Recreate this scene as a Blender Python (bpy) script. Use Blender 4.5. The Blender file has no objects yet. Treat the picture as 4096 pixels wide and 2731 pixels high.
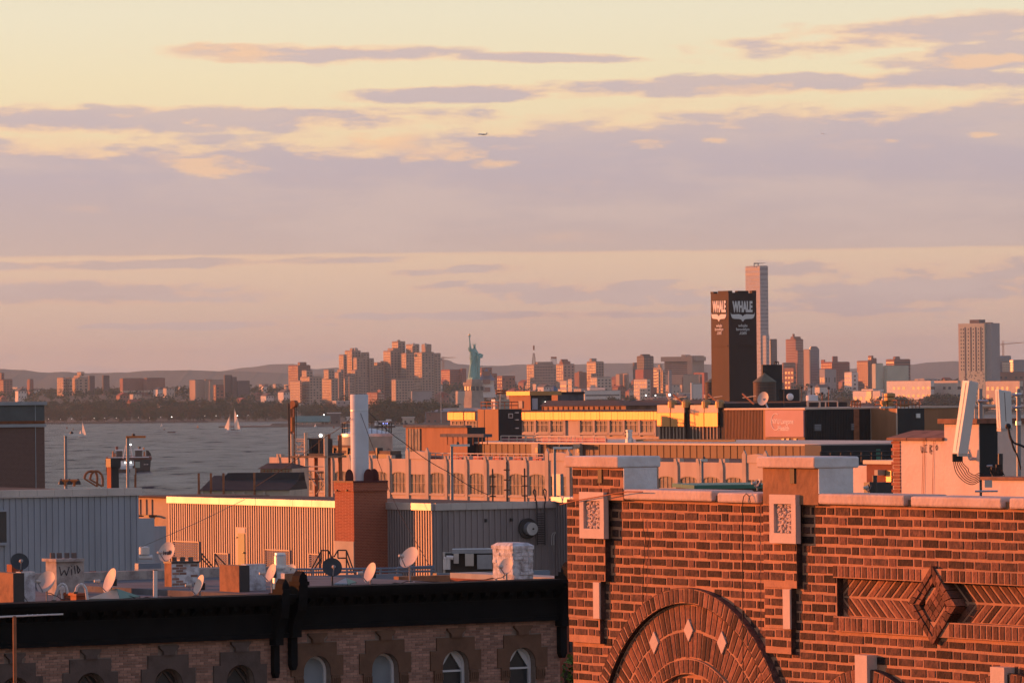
import bpy, bmesh, math, random
from mathutils import Vector, Matrix
from math import sin, cos, tan, pi, radians, sqrt, exp, atan2
random.seed(7)
SC = bpy.context.scene
COL = SC.collection

# ------------------------------------------------------------------ camera
F = 21670.0      # focal length in photograph pixels (4096 wide): a 190 mm tele lens
YH = 1565.0      # eye level in photograph pixels
CH = 33.6        # camera height above the harbour, metres
ROLL = 0.010     # the photograph is tipped by about half a degree
cam_d = bpy.data.cameras.new('camera')
cam = bpy.data.objects.new('camera', cam_d); COL.objects.link(cam)
cam_d.sensor_fit = 'HORIZONTAL'; cam_d.sensor_width = 36.0
cam_d.lens = 36.0 * F / 4096.0
cam_d.shift_y = (YH - 1365.5) / 4096.0
cam_d.clip_start = 1.0; cam_d.clip_end = 120000.0
cam.matrix_world = Matrix.Translation((0, 0, CH)) @ Matrix.Rotation(pi/2, 4, 'X') @ Matrix.Rotation(-ROLL, 4, 'Z')
cam_d.dof.use_dof = False
SC.camera = cam

# ------------------------------------------------------------------ sun and exposure
SUN_AZ = radians(-65.0)      # 65 degrees left of the view axis
SUN_EL = radians(6.0)
sun_d = bpy.data.lights.new('sun', 'SUN')
sun_d.energy = 5.0; sun_d.angle = radians(0.6); sun_d.color = (1.0, 0.255, 0.062)
sun = bpy.data.objects.new('sun', sun_d); COL.objects.link(sun)
sdir = Vector((sin(SUN_AZ)*cos(SUN_EL), cos(SUN_AZ)*cos(SUN_EL), sin(SUN_EL)))
sun.rotation_euler = sdir.to_track_quat('Z', 'Y').to_euler()
sun.location = (-300, 100, 200)
SC.view_settings.view_transform = 'Standard'; SC.view_settings.look = 'None'
SC.view_settings.exposure = 0.45; SC.view_settings.gamma = 1.0
SC.view_settings.use_curve_mapping = False
SC.render.engine = 'CYCLES'
SC.cycles.use_denoising = True
SC.cycles.max_bounces = 5; SC.cycles.diffuse_bounces = 2; SC.cycles.glossy_bounces = 2
SC.cycles.transmission_bounces = 2; SC.cycles.volume_bounces = 0; SC.cycles.transparent_max_bounces = 8
SC.cycles.sample_clamp_indirect = 4.0

# ------------------------------------------------------------------ world: evening sky with cloud bands
def lin(r, g, b):
    f = lambda c: (c/255/12.92) if c <= 10.3 else ((c/255+0.055)/1.055)**2.4
    return (f(r), f(g), f(b), 1.0)
W = bpy.data.worlds.new('World'); SC.world = W; W.use_nodes = True
nt = W.node_tree; N = nt.nodes; LK = nt.links
for n in list(N): N.remove(n)
def nd(t, **k):
    n = N.new(t)
    for a, b in k.items(): setattr(n, a, b)
    return n
def put(sock, v):
    if hasattr(v, 'is_linked') or hasattr(v, 'links'): LK.new(v, sock)
    else: sock.default_value = v
def ma(op, a, b=0.0, c=0.0, clamp=False):
    n = nd('ShaderNodeMath', operation=op, use_clamp=clamp)
    put(n.inputs[0], a); put(n.inputs[1], b); put(n.inputs[2], c)
    return n.outputs[0]
def ramp(fac, stops, interp='EASE'):
    n = nd('ShaderNodeValToRGB'); n.color_ramp.interpolation = interp
    el = n.color_ramp.elements
    while len(el) < len(stops): el.new(0.5)
    for e, (p, c) in zip(el, stops): e.position = p; e.color = c
    put(n.inputs[0], fac); return n.outputs[0]
def mixc(fac, a, b):
    n = nd('ShaderNodeMix', data_type='RGBA')
    put(n.inputs[0], fac); put(n.inputs[6], a); put(n.inputs[7], b)
    return n.outputs[2]
def smooth(x, a, b):
    n = nd('ShaderNodeMapRange', interpolation_type='SMOOTHSTEP')
    put(n.inputs[0], x); put(n.inputs[1], a); put(n.inputs[2], b)
    return n.outputs[0]
tc = nd('ShaderNodeTexCoord')
sp = nd('ShaderNodeSeparateXYZ'); LK.new(tc.outputs['Generated'], sp.inputs[0])
dx, dy, dz = sp.outputs
az = ma('ARCTAN2', dx, dy)               # azimuth from the view axis
el = ma('ARCSINE', dz)                   # elevation
def noise(kx, ky, off, detail=5.0, rough=0.55):
    cb = nd('ShaderNodeCombineXYZ')
    put(cb.inputs[0], ma('MULTIPLY_ADD', az, kx, off)); put(cb.inputs[1], ma('MULTIPLY_ADD', el, ky, off))
    n = nd('ShaderNodeTexNoise', noise_dimensions='2D'); n.inputs['Scale'].default_value = 1.0
    n.inputs['Detail'].default_value = detail; n.inputs['Roughness'].default_value = rough
    LK.new(cb.outputs[0], n.inputs['Vector'])
    return ma('SUBTRACT', n.outputs[0], 0.5)
nA = noise(34, 190, 1.3, 6, 0.6)      # long streaks
nB = noise(100, 360, 5.1, 6, 0.6)     # puffs
nC = noise(14, 60, 9.7, 1)       # broad
# clear sky by elevation (the view covers 0 to 4.2 degrees; higher up it turns blue)
S = lambda p: (YH - p) / F       # photograph row -> elevation
top = 1.5708
q = ma('POWER', ma('DIVIDE', ma('MAXIMUM', el, 0.0), top), 0.5)
qq = lambda e: (max(e, 0)/top)**0.5
clear = ramp(q, [(0.0, lin(202,177,170)), (qq(S(1400)), lin(208,181,170)), (qq(S(1060)), lin(231,200,175)),
                 (qq(S(600)), lin(240,219,182)), (qq(S(330)), lin(241,228,192)), (qq(S(60)), lin(236,230,205)),
                 (qq(0.16), lin(184,196,208)), (qq(0.5), lin(92,124,174)), (1.0, lin(52,84,148))], 'LINEAR')
# cloud bodies: lens-shaped patches of directions (centre, half width, half height in photograph pixels, tilt), outlines broken by noise
vec = nd('ShaderNodeCombineXYZ'); put(vec.inputs[0], az); put(vec.inputs[1], el)
def lenses(lst):
    d = None
    for xc, yc, hw, hh, tilt in lst:
        mp = nd('ShaderNodeMapping', vector_type='TEXTURE'); LK.new(vec.outputs[0], mp.inputs[0])
        mp.inputs['Location'].default_value = ((xc-2048)/F, S(yc), 0); mp.inputs['Rotation'].default_value = (0, 0, tilt); mp.inputs['Scale'].default_value = (hw/F, hh/F, 1)
        dt = nd('ShaderNodeVectorMath', operation='DOT_PRODUCT'); LK.new(mp.outputs[0], dt.inputs[0]); LK.new(mp.outputs[0], dt.inputs[1])
        d = dt.outputs['Value'] if d is None else ma('MINIMUM', d, dt.outputs['Value'])
    return d
nAB = ma('MULTIPLY_ADD', nB, 1.2, ma('MULTIPLY', nA, 2.0))
streaky = lenses([(200,470,2100,66,0),(1300,208,760,48,-.015),(2150,232,480,26,-.02),(3700,150,1000,80,.06),(4150,240,750,75,.04),(3300,352,1500,50,.012),(1850,375,560,40,.02),
                  (250,1158,860,60,-.02),(300,1045,1500,24,.01),(2600,640,2600,26,.004),(700,760,1800,20,-.004),(2000,1262,1000,24,0),(900,1290,700,20,0),(3500,1255,600,18,0)])
puffy = lenses([(2450,1180,640,60,-.02),(3850,1180,950,120,.05),(3150,1085,270,42,0),(1700,1085,150,18,0),(1930,1072,190,20,0),(1740,1145,130,20,.12),(2050,1150,260,30,.05),(2100,570,420,40,0)])
d1 = ma('ADD', ma('SUBTRACT', 1.0, streaky), nAB)
d2 = ma('ADD', ma('SUBTRACT', 1.0, puffy), ma('MULTIPLY_ADD', nB, 2.6, ma('MULTIPLY', nA, 1.2)))
# the broad sheet with its flat underside, all round the sky
edge_top = ma('MULTIPLY_ADD', nC, 0.014, ma('MULTIPLY_ADD', nAB, 0.0042, ma('MULTIPLY_ADD', ma('SINE', az), 0.034, S(548))))
sheet = smooth(ma('SUBTRACT', el, edge_top), 0.0052, -0.0022)
sheet = ma('MULTIPLY', sheet, smooth(ma('MULTIPLY_ADD', nA, -0.0012, el), S(1016)-0.0004, S(1016)+0.0010))
sheet = ma('MULTIPLY', sheet, ma('MULTIPLY_ADD', nA, 0.35, 0.9))
low = ma('MULTIPLY', smooth(ma('MULTIPLY_ADD', nA, 0.02, el), S(1230), S(1480)), ma('MULTIPLY_ADD', nAB, 0.7, 0.5))
hi = ma('MULTIPLY', smooth(el, 0.075, 0.12), smooth(ma('MULTIPLY_ADD', nC, 1.4, nA), 0.02, 0.28))
dens = ma('MAXIMUM', ma('MAXIMUM', ma('MAXIMUM', d1, d2), sheet), ma('MAXIMUM', low, ma('MULTIPLY', hi, 0.8)))
alpha = smooth(dens, -0.12, 0.72)
grey = ramp(q, [(0.0, lin(192,170,169)), (qq(S(1300)), lin(192,171,171)), (qq(S(1000)), lin(204,182,176)), (qq(S(860)), lin(196,179,180)), (qq(S(680)), lin(189,177,187)), (qq(S(480)), lin(197,183,189)), (qq(S(200)), lin(205,188,190)), (qq(0.3), lin(128,135,162)), (1.0, lin(84,106,152))], 'LINEAR')
grey = mixc(ma('MULTIPLY', smooth(ma('MULTIPLY_ADD', nC, 1.2, nA), -0.12, 0.30), 0.5), grey, lin(216,194,186))
lit = ramp(q, [(0.0, lin(222,175,158)), (qq(S(1000)), lin(234,194,170)), (qq(S(600)), lin(252,206,170)), (1.0, lin(240,205,190))], 'LINEAR')
ccol = mixc(smooth(ma('MULTIPLY_ADD', nAB, 0.32, dens), 0.08, 0.82), lit, grey)
sky = mixc(alpha, clear, ccol)
# sun-lit puffs in front of the sheet
pf = lenses([(830,650,230,40,-.04),(1560,568,170,46,0),(1760,615,170,36,.04),(2610,583,90,24,.03),(2870,578,66,18,-.08),(1980,660,100,20,0),(900,205,260,40,-.02),(3560,582,60,12,0),(3930,566,80,14,0),(3000,370,200,26,.01),(3950,262,300,30,.03)])
pf = ma('ADD', ma('SUBTRACT', 1.0, pf), ma('MULTIPLY_ADD', nB, 5.0, ma('MULTIPLY', nA, 2.0)))
sky = mixc(ma('MULTIPLY', smooth(pf, -0.1, 1.4), 0.7), sky, lin(255,208,165))
# the clear air itself: physical sky with the sun's glow (sun disc left to the lamp)
ns = nd('ShaderNodeTexSky', sky_type='NISHITA')
ns.sun_disc = False; ns.sun_elevation = SUN_EL; ns.sun_rotation = SUN_AZ
ns.air_density = 1.6; ns.dust_density = 2.5; ns.ozone_density = 2.0
bg1 = nd('ShaderNodeBackground'); LK.new(ns.outputs[0], bg1.inputs[0]); bg1.inputs[1].default_value = 0.036
bg2 = nd('ShaderNodeBackground'); LK.new(sky, bg2.inputs[0]); bg2.inputs[1].default_value = 0.70
ad = nd('ShaderNodeAddShader'); LK.new(bg1.outputs[0], ad.inputs[0]); LK.new(bg2.outputs[0], ad.inputs[1])
wo = nd('ShaderNodeOutputWorld'); LK.new(ad.outputs[0], wo.inputs[0])
W.cycles.sampling_method = 'MANUAL'; W.cycles.sample_map_resolution = 256
# ------------------------------------------------------------------ pixels to places
cR, sR = cos(ROLL), sin(ROLL)
REG = {  # zoom windows of the photograph: x0, y0, magnification
 'A1':(0,1300,2.296),'A2':(1024,1300,2.296),'A3':(2048,1000,2.296),'A4':(3072,1150,2.296),
 'B1':(0,2048,2.296),'B2':(1024,2048,2.296),'B3':(2048,2048,2.296),'B4':(3072,2048,2.296),
 'C1':(0,1700,2.296),'C2':(1024,1550,2.296),'C3':(2048,1500,2.296),'C4':(3072,1500,2.296),
 'Z1':(0,1400,4.523),'Z2':(500,1400,4.523),'T3':(1100,1330,4.523),'T4':(1480,1330,4.523),'T5':(1800,1310,4.127),
 'T6':(2080,1380,5.6),'T7':(2440,1380,5.6),'W1':(2800,1030,5.228),'R2':(3060,1320,4.9),'R3':(3420,1250,3.479),
 'SH':(380,1700,6.032),'SF':(1120,1580,3.734),'MD':(1700,1530,3.92),'P':(0,0,1.0)}
def Z(reg, x, y):
    a, b, k = REG[reg]; return (a + x/k, b + y/k)
def ray(px, py):
    u, v = px-2048, YH-py
    return ((u*cR + v*sR)/F, (-u*sR + v*cR)/F)
def at(px, py, Y):
    u, v = ray(px, py); return Vector((u*Y, Y, CH + v*Y))
def zat(reg, x, y, Y): return at(*Z(reg, x, y), Y)
GROUND = [(-500,17),(150,16),(300,14),(700,7),(1250,2),(1320,1.2)]
def gz(Y):
    for (a, za), (b, zb) in zip(GROUND, GROUND[1:]):
        if Y <= b: return za + (zb-za)*(Y-a)/(b-a)
    return 0.0
LAND = [(6480,-1),(6500,0.6),(6900,2.5),(7400,8),(7800,19),(8200,31),(8600,36),(9300,36),(10500,30),(14000,6),(40000,6)]
def lz(Y):
    for (a, za), (b, zb) in zip(LAND, LAND[1:]):
        if Y <= b: return za + (zb-za)*max(0, Y-a)/(b-a)
    return 6.0
class Pl:
    """an upright plane: point, direction to the right along it, outward normal towards the camera side"""
    def __init__(s, p, ang, off=0.0):
        s.t = Vector((cos(ang), sin(ang), 0)); s.n = Vector((sin(ang), -cos(ang), 0))
        s.p = Vector((p[0], p[1], 0)) + s.n*off; s.ang = ang
    def hit(s, px, py, off=0.0):
        u, v = ray(px, py); p = s.p + s.n*off
        k = (u*p.y - p.x)/(s.t.x - u*s.t.y)
        return k, CH + v*(p.y + k*s.t.y)
    def h(s, reg, x, y, off=0.0): return s.hit(*Z(reg, x, y), off)
    def w(s, k, z, o=0.0):
        q = s.p + s.t*k + s.n*o; return Vector((q.x, q.y, z))
    def box(s, m, s0, s1, z0, z1, o0, o1):
        m.hexa([s.w(s0,z0,o1), s.w(s1,z0,o1), s.w(s1,z0,o0), s.w(s0,z0,o0), s.w(s0,z1,o1), s.w(s1,z1,o1), s.w(s1,z1,o0), s.w(s0,z1,o0)])
        return m
    def pb(s, m, reg, x0, y0, x1, y1, o0=0.0, o1=0.1):
        a = s.h(reg, x0, y0); b = s.h(reg, x1, y1)
        return s.box(m, a[0], b[0], b[1], a[1], o0, o1)
    def prism(s, m, pts, o0, o1):
        n = len(pts); b = len(m.v)
        ar = sum(pts[i][0]*pts[(i+1)%n][1]-pts[(i+1)%n][0]*pts[i][1] for i in range(n))
        if ar < 0: pts = pts[::-1]
        m.v += [s.w(x, z, o1) for x, z in pts] + [s.w(x, z, o0) for x, z in pts]
        m.f.append(tuple(range(b, b+n))); m.f.append(tuple(range(b+2*n-1, b+n-1, -1)))
        for i in range(n):
            j = (i+1) % n; m.f.append((b+i, b+n+i, b+n+j, b+j))
        return m
SWA = radians(-60.0); SEA = radians(30.0)
def SW(px, Y, ang=SWA): u = ray(px, YH)[0]; return Pl((u*Y, Y), ang)
def SE(px, Y, ang=SEA): u = ray(px, YH)[0]; return Pl((u*Y, Y), ang)

# ------------------------------------------------------------------ mesh collecting
class MB:
    def __init__(s): s.v = []; s.f = []; s.sm = False
    def hexa(s, c):
        b = len(s.v); s.v += c
        s.f += [(b,b+3,b+2,b+1),(b+4,b+5,b+6,b+7),(b,b+1,b+5,b+4),(b+1,b+2,b+6,b+5),(b+2,b+3,b+7,b+6),(b+3,b,b+4,b+7)]
        return s
    def box(s, x0, x1, y0, y1, z0, z1):
        V = Vector
        return s.hexa([V((x0,y0,z0)),V((x1,y0,z0)),V((x1,y1,z0)),V((x0,y1,z0)),V((x0,y0,z1)),V((x1,y0,z1)),V((x1,y1,z1)),V((x0,y1,z1))])
    def tube(s, p, q, r0, r1=None, n=8):
        r1 = r0 if r1 is None else r1
        p, q = Vector(p), Vector(q); d = (q-p)
        if d.length < 1e-6: return s
        d.normalize(); a = d.orthogonal().normalized(); c = d.cross(a); b = len(s.v)
        for P_, r in ((p, r0), (q, r1)):
            for i in range(n):
                t = 2*pi*i/n; s.v.append(P_ + a*(r*cos(t)) + c*(r*sin(t)))
        for i in range(n):
            j = (i+1) % n; s.f.append((b+i, b+j, b+n+j, b+n+i))
        s.f.append(tuple(range(b+n-1, b-1, -1))); s.f.append(tuple(range(b+n, b+2*n)))
        return s
    def path(s, pts, r, n=6):
        for a, b in zip(pts, pts[1:]): s.tube(a, b, r, r, n)
        return s
    def lathe(s, o, prof, n=16, sx=1.0, sy=1.0, rz=0.0):
        o = Vector(o); b = len(s.v); k = len(prof)
        for r, z in prof:
            for i in range(n):
                t = 2*pi*i/n + rz; s.v.append(o + Vector((r*cos(t)*sx, r*sin(t)*sy, z)))
        for j in range(k-1):
            for i in range(n):
                i2 = (i+1) % n
                s.f.append((b+j*n+i, b+j*n+i2, b+(j+1)*n+i2, b+(j+1)*n+i))
        s.f.append(tuple(b+i for i in range(n-1, -1, -1))); s.f.append(tuple(b+(k-1)*n+i for i in range(n)))
        return s
    def loft(s, rings, cap=True):
        b = len(s.v); n = len(rings[0])
        for r in rings: s.v += [Vector(p) for p in r]
        for j in range(len(rings)-1):
            for i in range(n):
                i2 = (i+1) % n; s.f.append((b+j*n+i, b+j*n+i2, b+(j+1)*n+i2, b+(j+1)*n+i))
        if cap:
            s.f.append(tuple(b+i for i in range(n-1, -1, -1))); m_ = b+(len(rings)-1)*n
            s.f.append(tuple(m_+i for i in range(n)))
        return s
    def ball(s, c, r, n=8, sz=1.0):
        prof = [(max(1e-3, r*sin(pi*i/6)), -r*sz*cos(pi*i/6)) for i in range(7)]
        return s.lathe(c, prof, n)
    def quad(s, a, b, c, d):
        k = len(s.v); s.v += [Vector(a), Vector(b), Vector(c), Vector(d)]; s.f.append((k, k+1, k+2, k+3)); return s
    def pyramid(s, base, apex):
        k = len(s.v); n = len(base); s.v += [Vector(p) for p in base] + [Vector(apex)]
        s.f.append(tuple(range(k+n-1, k-1, -1)))
        for i in range(n): s.f.append((k+i, k+(i+1) % n, k+n))
        return s
WLOC = {}
def tag(o, label=None, cat=None, group=None, kind=None):
    if o is None: return None
    if label: o['label'] = label
    if cat: o['category'] = cat
    if group: o['group'] = group
    if kind: o['kind'] = kind
    return o
def thing(name, label, cat, loc, group=None):
    o = bpy.data.objects.new(name, None); COL.objects.link(o); o.empty_display_size = 0.5
    o.location = loc; WLOC[o.name] = Vector(loc); return tag(o, label, cat, group)
def mk(m, name, mat, par=None, smooth=False, base=None):
    """one mesh object, its origin at the middle of its foot"""
    if not m.v: return None
    if base is None:
        xs = [p[0] for p in m.v]; ys = [p[1] for p in m.v]; zs = [p[2] for p in m.v]
        base = Vector(((min(xs)+max(xs))/2, (min(ys)+max(ys))/2, min(zs)))
    me = bpy.data.meshes.new(name)
    me.from_pydata([tuple(p-base) for p in m.v], [], m.f)
    me.materials.append(mat if not isinstance(mat, str) else MT[mat])
    if smooth:
        for p in me.polygons: p.use_smooth = True
        me.set_sharp_from_angle(angle=radians(40))
    o = bpy.data.objects.new(name, me); COL.objects.link(o)
    WLOC[o.name] = Vector(base)
    if par is not None: o.parent = par; o.location = Vector(base) - WLOC[par.name]
    else: o.location = base
    return o
def inst(src_mesh, name, par, mw):
    """another object on shared mesh data; mw is its world matrix"""
    o = bpy.data.objects.new(name, src_mesh); COL.objects.link(o); o.parent = par
    o.matrix_local = Matrix.Translation(-WLOC[par.name]) @ mw; WLOC[o.name] = mw.translation.copy()
    return o
def copy_tree(o, loc=None, rz=None, sc=None, par=None):
    c = o.copy(); COL.objects.link(c)
    if par is not None: c.parent = par
    if loc is not None: c.location = loc; WLOC[c.name] = Vector(loc)
    if rz is not None: c.rotation_euler.z = rz
    if sc is not None: c.scale = (sc,)*3 if not hasattr(sc, '__len__') else sc
    for ch in list(o.children): copy_tree(ch, par=c)
    return c

# ------------------------------------------------------------------ procedural materials
MT = {}
def mat(name, rgb, rough=0.8, var=0.18, scale=1.0, metal=0.0, bump=0.0, bscale=None, rnd=0.0, hue2=None, spec=0.35, isl=0.0, streak=0.0, coat=0.0, soot=0.0):
    m = bpy.data.materials.new(name); m.use_nodes = True; t = m.node_tree; n = t.nodes; l = t.links
    bs = n['Principled BSDF']; bs.inputs['Roughness'].default_value = rough; bs.inputs['Metallic'].default_value = metal
    bs.inputs['Specular IOR Level'].default_value = spec
    if coat: bs.inputs['Coat Weight'].default_value = coat
    tcn = n.new('ShaderNodeTexCoord'); no = n.new('ShaderNodeTexNoise'); no.inputs['Scale'].default_value = scale
    no.inputs['Detail'].default_value = 6; no.inputs['Roughness'].default_value = 0.6
    gp = n.new('ShaderNodeNewGeometry'); src = gp.outputs['Position']
    if streak:
        mp = n.new('ShaderNodeMapping'); mp.inputs['Scale'].default_value = (1, 1, 1.0/streak); l.new(src, mp.inputs[0]); src = mp.outputs[0]
    l.new(src, no.inputs['Vector'])
    c = (*rgb, 1.0); c2 = (*(hue2 or tuple(x*0.45 for x in rgb)), 1.0)
    mx = n.new('ShaderNodeMix'); mx.data_type = 'RGBA'; mx.inputs[6].default_value = c; mx.inputs[7].default_value = c2
    mr = n.new('ShaderNodeMapRange'); mr.inputs[1].default_value = 0.42; mr.inputs[2].default_value = 0.75
    mr.inputs[3].default_value = 0.0; mr.inputs[4].default_value = min(1.0, var*2.2); l.new(no.outputs[0], mr.inputs[0])
    l.new(mr.outputs[0], mx.inputs[0]); out = mx.outputs[2]
    if soot:
        s2 = n.new('ShaderNodeTexNoise'); s2.inputs['Scale'].default_value = 0.9; s2.inputs['Detail'].default_value = 7; s2.inputs['Roughness'].default_value = 0.7; l.new(gp.outputs['Position'], s2.inputs['Vector'])
        sr_ = n.new('ShaderNodeMapRange'); sr_.inputs[1].default_value = 0.4; sr_.inputs[2].default_value = 0.66; sr_.inputs[3].default_value = 0.0; sr_.inputs[4].default_value = soot; l.new(s2.outputs[0], sr_.inputs[0])
        mz = n.new('ShaderNodeMix'); mz.data_type = 'RGBA'; l.new(sr_.outputs[0], mz.inputs[0]); l.new(out, mz.inputs[6]); mz.inputs[7].default_value = (0.03,0.02,0.017,1); out = mz.outputs[2]
    if rnd or isl:
        hs = n.new('ShaderNodeHueSaturation'); r2 = n.new('ShaderNodeMapRange'); k = rnd or isl
        r2.inputs[3].default_value = 1-k; r2.inputs[4].default_value = 1+k
        if rnd: oi = n.new('ShaderNodeObjectInfo'); l.new(oi.outputs['Random'], r2.inputs[0])
        else: ge = n.new('ShaderNodeNewGeometry'); l.new(ge.outputs['Random Per Island'], r2.inputs[0])
        l.new(r2.outputs[0], hs.inputs['Value']); l.new(out, hs.inputs['Color']); out = hs.outputs[0]
    l.new(out, bs.inputs['Base Color'])
    if bump:
        b2 = n.new('ShaderNodeTexNoise'); b2.inputs['Scale'].default_value = bscale or scale*6; b2.inputs['Detail'].default_value = 5
        l.new(gp.outputs['Position'], b2.inputs['Vector'])
        bp = n.new('ShaderNodeBump'); bp.inputs['Strength'].default_value = bump; bp.inputs['Distance'].default_value = 0.6/(bscale or scale*6)
        l.new(b2.outputs[0], bp.inputs['Height']); l.new(bp.outputs[0], bs.inputs['Normal'])
    MT[name] = m; return m
def lamp_mat(name, rgb, s):
    m = bpy.data.materials.new(name); m.use_nodes = True; b = m.node_tree.nodes['Principled BSDF']
    b.inputs['Base Color'].default_value = (*rgb, 1); b.inputs['Emission Color'].default_value = (*rgb, 1); b.inputs['Emission Strength'].default_value = s
    MT[name] = m
def brick_mat(name, c1, c2, mortar, bw, bh, ms=0.012):
    """far brickwork whose single bricks are below a pixel; u along the wall from x+y, v from height"""
    m = mat(name, c1, 0.85, 0.15, 0.6); t = m.node_tree; n = t.nodes; l = t.links
    tcn = n.new('ShaderNodeTexCoord'); s = n.new('ShaderNodeSeparateXYZ'); l.new(tcn.outputs['Object'], s.inputs[0])
    a = n.new('ShaderNodeMath'); a.operation = 'ADD'; l.new(s.outputs[0], a.inputs[0]); l.new(s.outputs[1], a.inputs[1])
    cb = n.new('ShaderNodeCombineXYZ'); l.new(a.outputs[0], cb.inputs[0]); l.new(s.outputs[2], cb.inputs[1])
    bt = n.new('ShaderNodeTexBrick'); bt.inputs['Scale'].default_value = 1.0; bt.inputs['Brick Width'].default_value = bw; bt.inputs['Row Height'].default_value = bh
    bt.inputs['Mortar Size'].default_value = ms; bt.inputs['Color1'].default_value = (*c1,1); bt.inputs['Color2'].default_value = (*c2,1); bt.inputs['Mortar'].default_value = (*mortar,1)
    l.new(cb.outputs[0], bt.inputs['Vector']); l.new(bt.outputs[0], n['Principled BSDF'].inputs['Base Color'])
    return m
mat('water_bed', (0.05,0.05,0.05)); mat('land', (0.07,0.075,0.045), 0.95, 0.4, 0.01, hue2=(0.10,0.08,0.06))
mat('street', (0.09,0.085,0.08), 0.9, 0.3, 0.15)
mat('hill', (0.055,0.07,0.05), 0.95, 0.4, 0.002)
mat('leaf_a', (0.058,0.080,0.026), 0.9, 0.5, 0.12, hue2=(0.085,0.055,0.025), isl=0.35, spec=0.1)
mat('leaf_b', (0.085,0.078,0.030), 0.9, 0.5, 0.12, hue2=(0.11,0.060,0.030), isl=0.35, spec=0.1)
mat('leaf_c', (0.042,0.066,0.027), 0.9, 0.5, 0.12, hue2=(0.06,0.05,0.025), isl=0.35, spec=0.1)
mat('leaf_bush', (0.10,0.16,0.025), 0.7, 0.4, 1.2, hue2=(0.05,0.10,0.02), isl=0.4, spec=0.2)
mat('bark', (0.09,0.07,0.05), 0.9)
# far buildings
mat('far_tan', (0.42,0.31,0.24), 0.85, 0.15, 0.05, streak=3); mat('far_cream', (0.55,0.46,0.38), 0.85, 0.12, 0.05)
mat('far_brick', (0.30,0.15,0.11), 0.85, 0.2, 0.05); mat('far_red', (0.34,0.12,0.09), 0.85, 0.2, 0.05)
mat('far_dark', (0.13,0.105,0.10), 0.75, 0.2, 0.05); mat('far_grey', (0.33,0.31,0.31), 0.8, 0.15, 0.05)
mat('far_pale', (0.40,0.40,0.41), 0.8, 0.1, 0.05); mat('far_slate', (0.20,0.205,0.235), 0.5, 0.2, 0.1, spec=0.3); mat('far_white', (0.68,0.62,0.57), 0.8, 0.12, 0.05); mat('far_blue', (0.20,0.23,0.29), 0.3, 0.2, 0.05, metal=0.3)
mat('far_olive', (0.56,0.53,0.41), 0.8, 0.15, 0.05); mat('far_glass', (0.07,0.07,0.085), 0.12, 0.2, 0.3, spec=0.8)
mat('far_roof', (0.16,0.13,0.12), 0.9, 0.3, 0.1); mat('red_roof', (0.28,0.10,0.07), 0.9, 0.3, 0.3)
mat('shade_blue', (0.06,0.07,0.09), 0.25, 0.2, 0.1, spec=0.6); mat('dark_win', (0.035,0.035,0.04), 0.25, 0.1, 0.3, spec=0.6)
mat('crane_paint', (0.5,0.22,0.12), 0.6)
# statue
mat('copper', (0.28,0.55,0.49), 0.75, 0.35, 0.25, hue2=(0.15,0.35,0.32), streak=4, spec=0.2); mat('gold', (0.95,0.66,0.25), 0.3, 0.05, 1, metal=1.0)
mat('granite', (0.36,0.30,0.25), 0.9, 0.25, 0.2); mat('fort', (0.34,0.31,0.30), 0.9, 0.25, 0.1)
# boats
mat('hull_white', (0.75,0.73,0.70), 0.4, 0.1, 0.5); mat('sail', (0.80,0.72,0.62), 0.85, 0.08, 0.3); mat('hull_black', (0.035,0.035,0.04), 0.5, 0.3, 0.4)
mat('hull_red', (0.16,0.035,0.03), 0.6, 0.3, 0.4); mat('ship_white', (0.66,0.66,0.68), 0.5, 0.15, 0.5); mat('ship_orange', (0.6,0.18,0.05), 0.5)
mat('pier_green', (0.10,0.22,0.19), 0.7, 0.2, 0.1); mat('seawall', (0.30,0.22,0.18), 0.9, 0.3, 0.1)
# industrial middle ground
mat('plaster_warm', (0.55,0.42,0.34), 0.9, 0.25, 0.5, streak=4, hue2=(0.36,0.26,0.21)); mat('plaster_trim', (0.50,0.40,0.33), 0.9, 0.2, 0.4)
mat('rust_metal', (0.30,0.14,0.08), 0.7, 0.5, 0.6, streak=8, hue2=(0.12,0.06,0.04)); mat('rust_light', (0.32,0.13,0.07), 0.7, 0.5, 0.6, streak=8, hue2=(0.20,0.08,0.05))
mat('brown_metal', (0.105,0.052,0.036), 0.6, 0.35, 0.5, streak=6); mat('ochre_panel', (0.36,0.17,0.08), 0.7, 0.2, 0.5, streak=5)
mat('bright_metal', (0.50,0.33,0.16), 0.62, 0.35, 0.8, metal=1.0, streak=4, hue2=(0.50,0.28,0.12)); mat('galv', (0.62,0.64,0.68), 0.42, 0.2, 1.5, metal=0.85)
mat('roof_dark', (0.045,0.035,0.033), 0.85, 0.3, 0.3); mat('roof_brown', (0.09,0.05,0.04), 0.85, 0.3, 0.3); mat('roof_grey', (0.13,0.13,0.145), 0.9, 0.4, 0.8, bump=0.3)
mat('gold_glass', (0.40,0.31,0.20), 0.05, 0.5, 0.9, spec=0.6, metal=0.0, hue2=(0.13,0.11,0.10)); mat('frame_cream', (0.44,0.34,0.26), 0.7, 0.15, 1)  # golden reflection of the low sky is put into the glass colour
mat('rail_paint', (0.62,0.48,0.38), 0.6); mat('pink_mesh', (0.55,0.16,0.17), 0.7, 0.35, 0.6); mat('pole_grey', (0.24,0.26,0.29), 0.5, 0.15, 1.5, metal=0.4)
mat('tower_black', (0.055,0.035,0.030), 0.75, 0.3, 0.25, streak=3, hue2=(0.09,0.05,0.035)); mat('sign_white', (0.78,0.76,0.74), 0.7, 0.05, 1)
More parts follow.
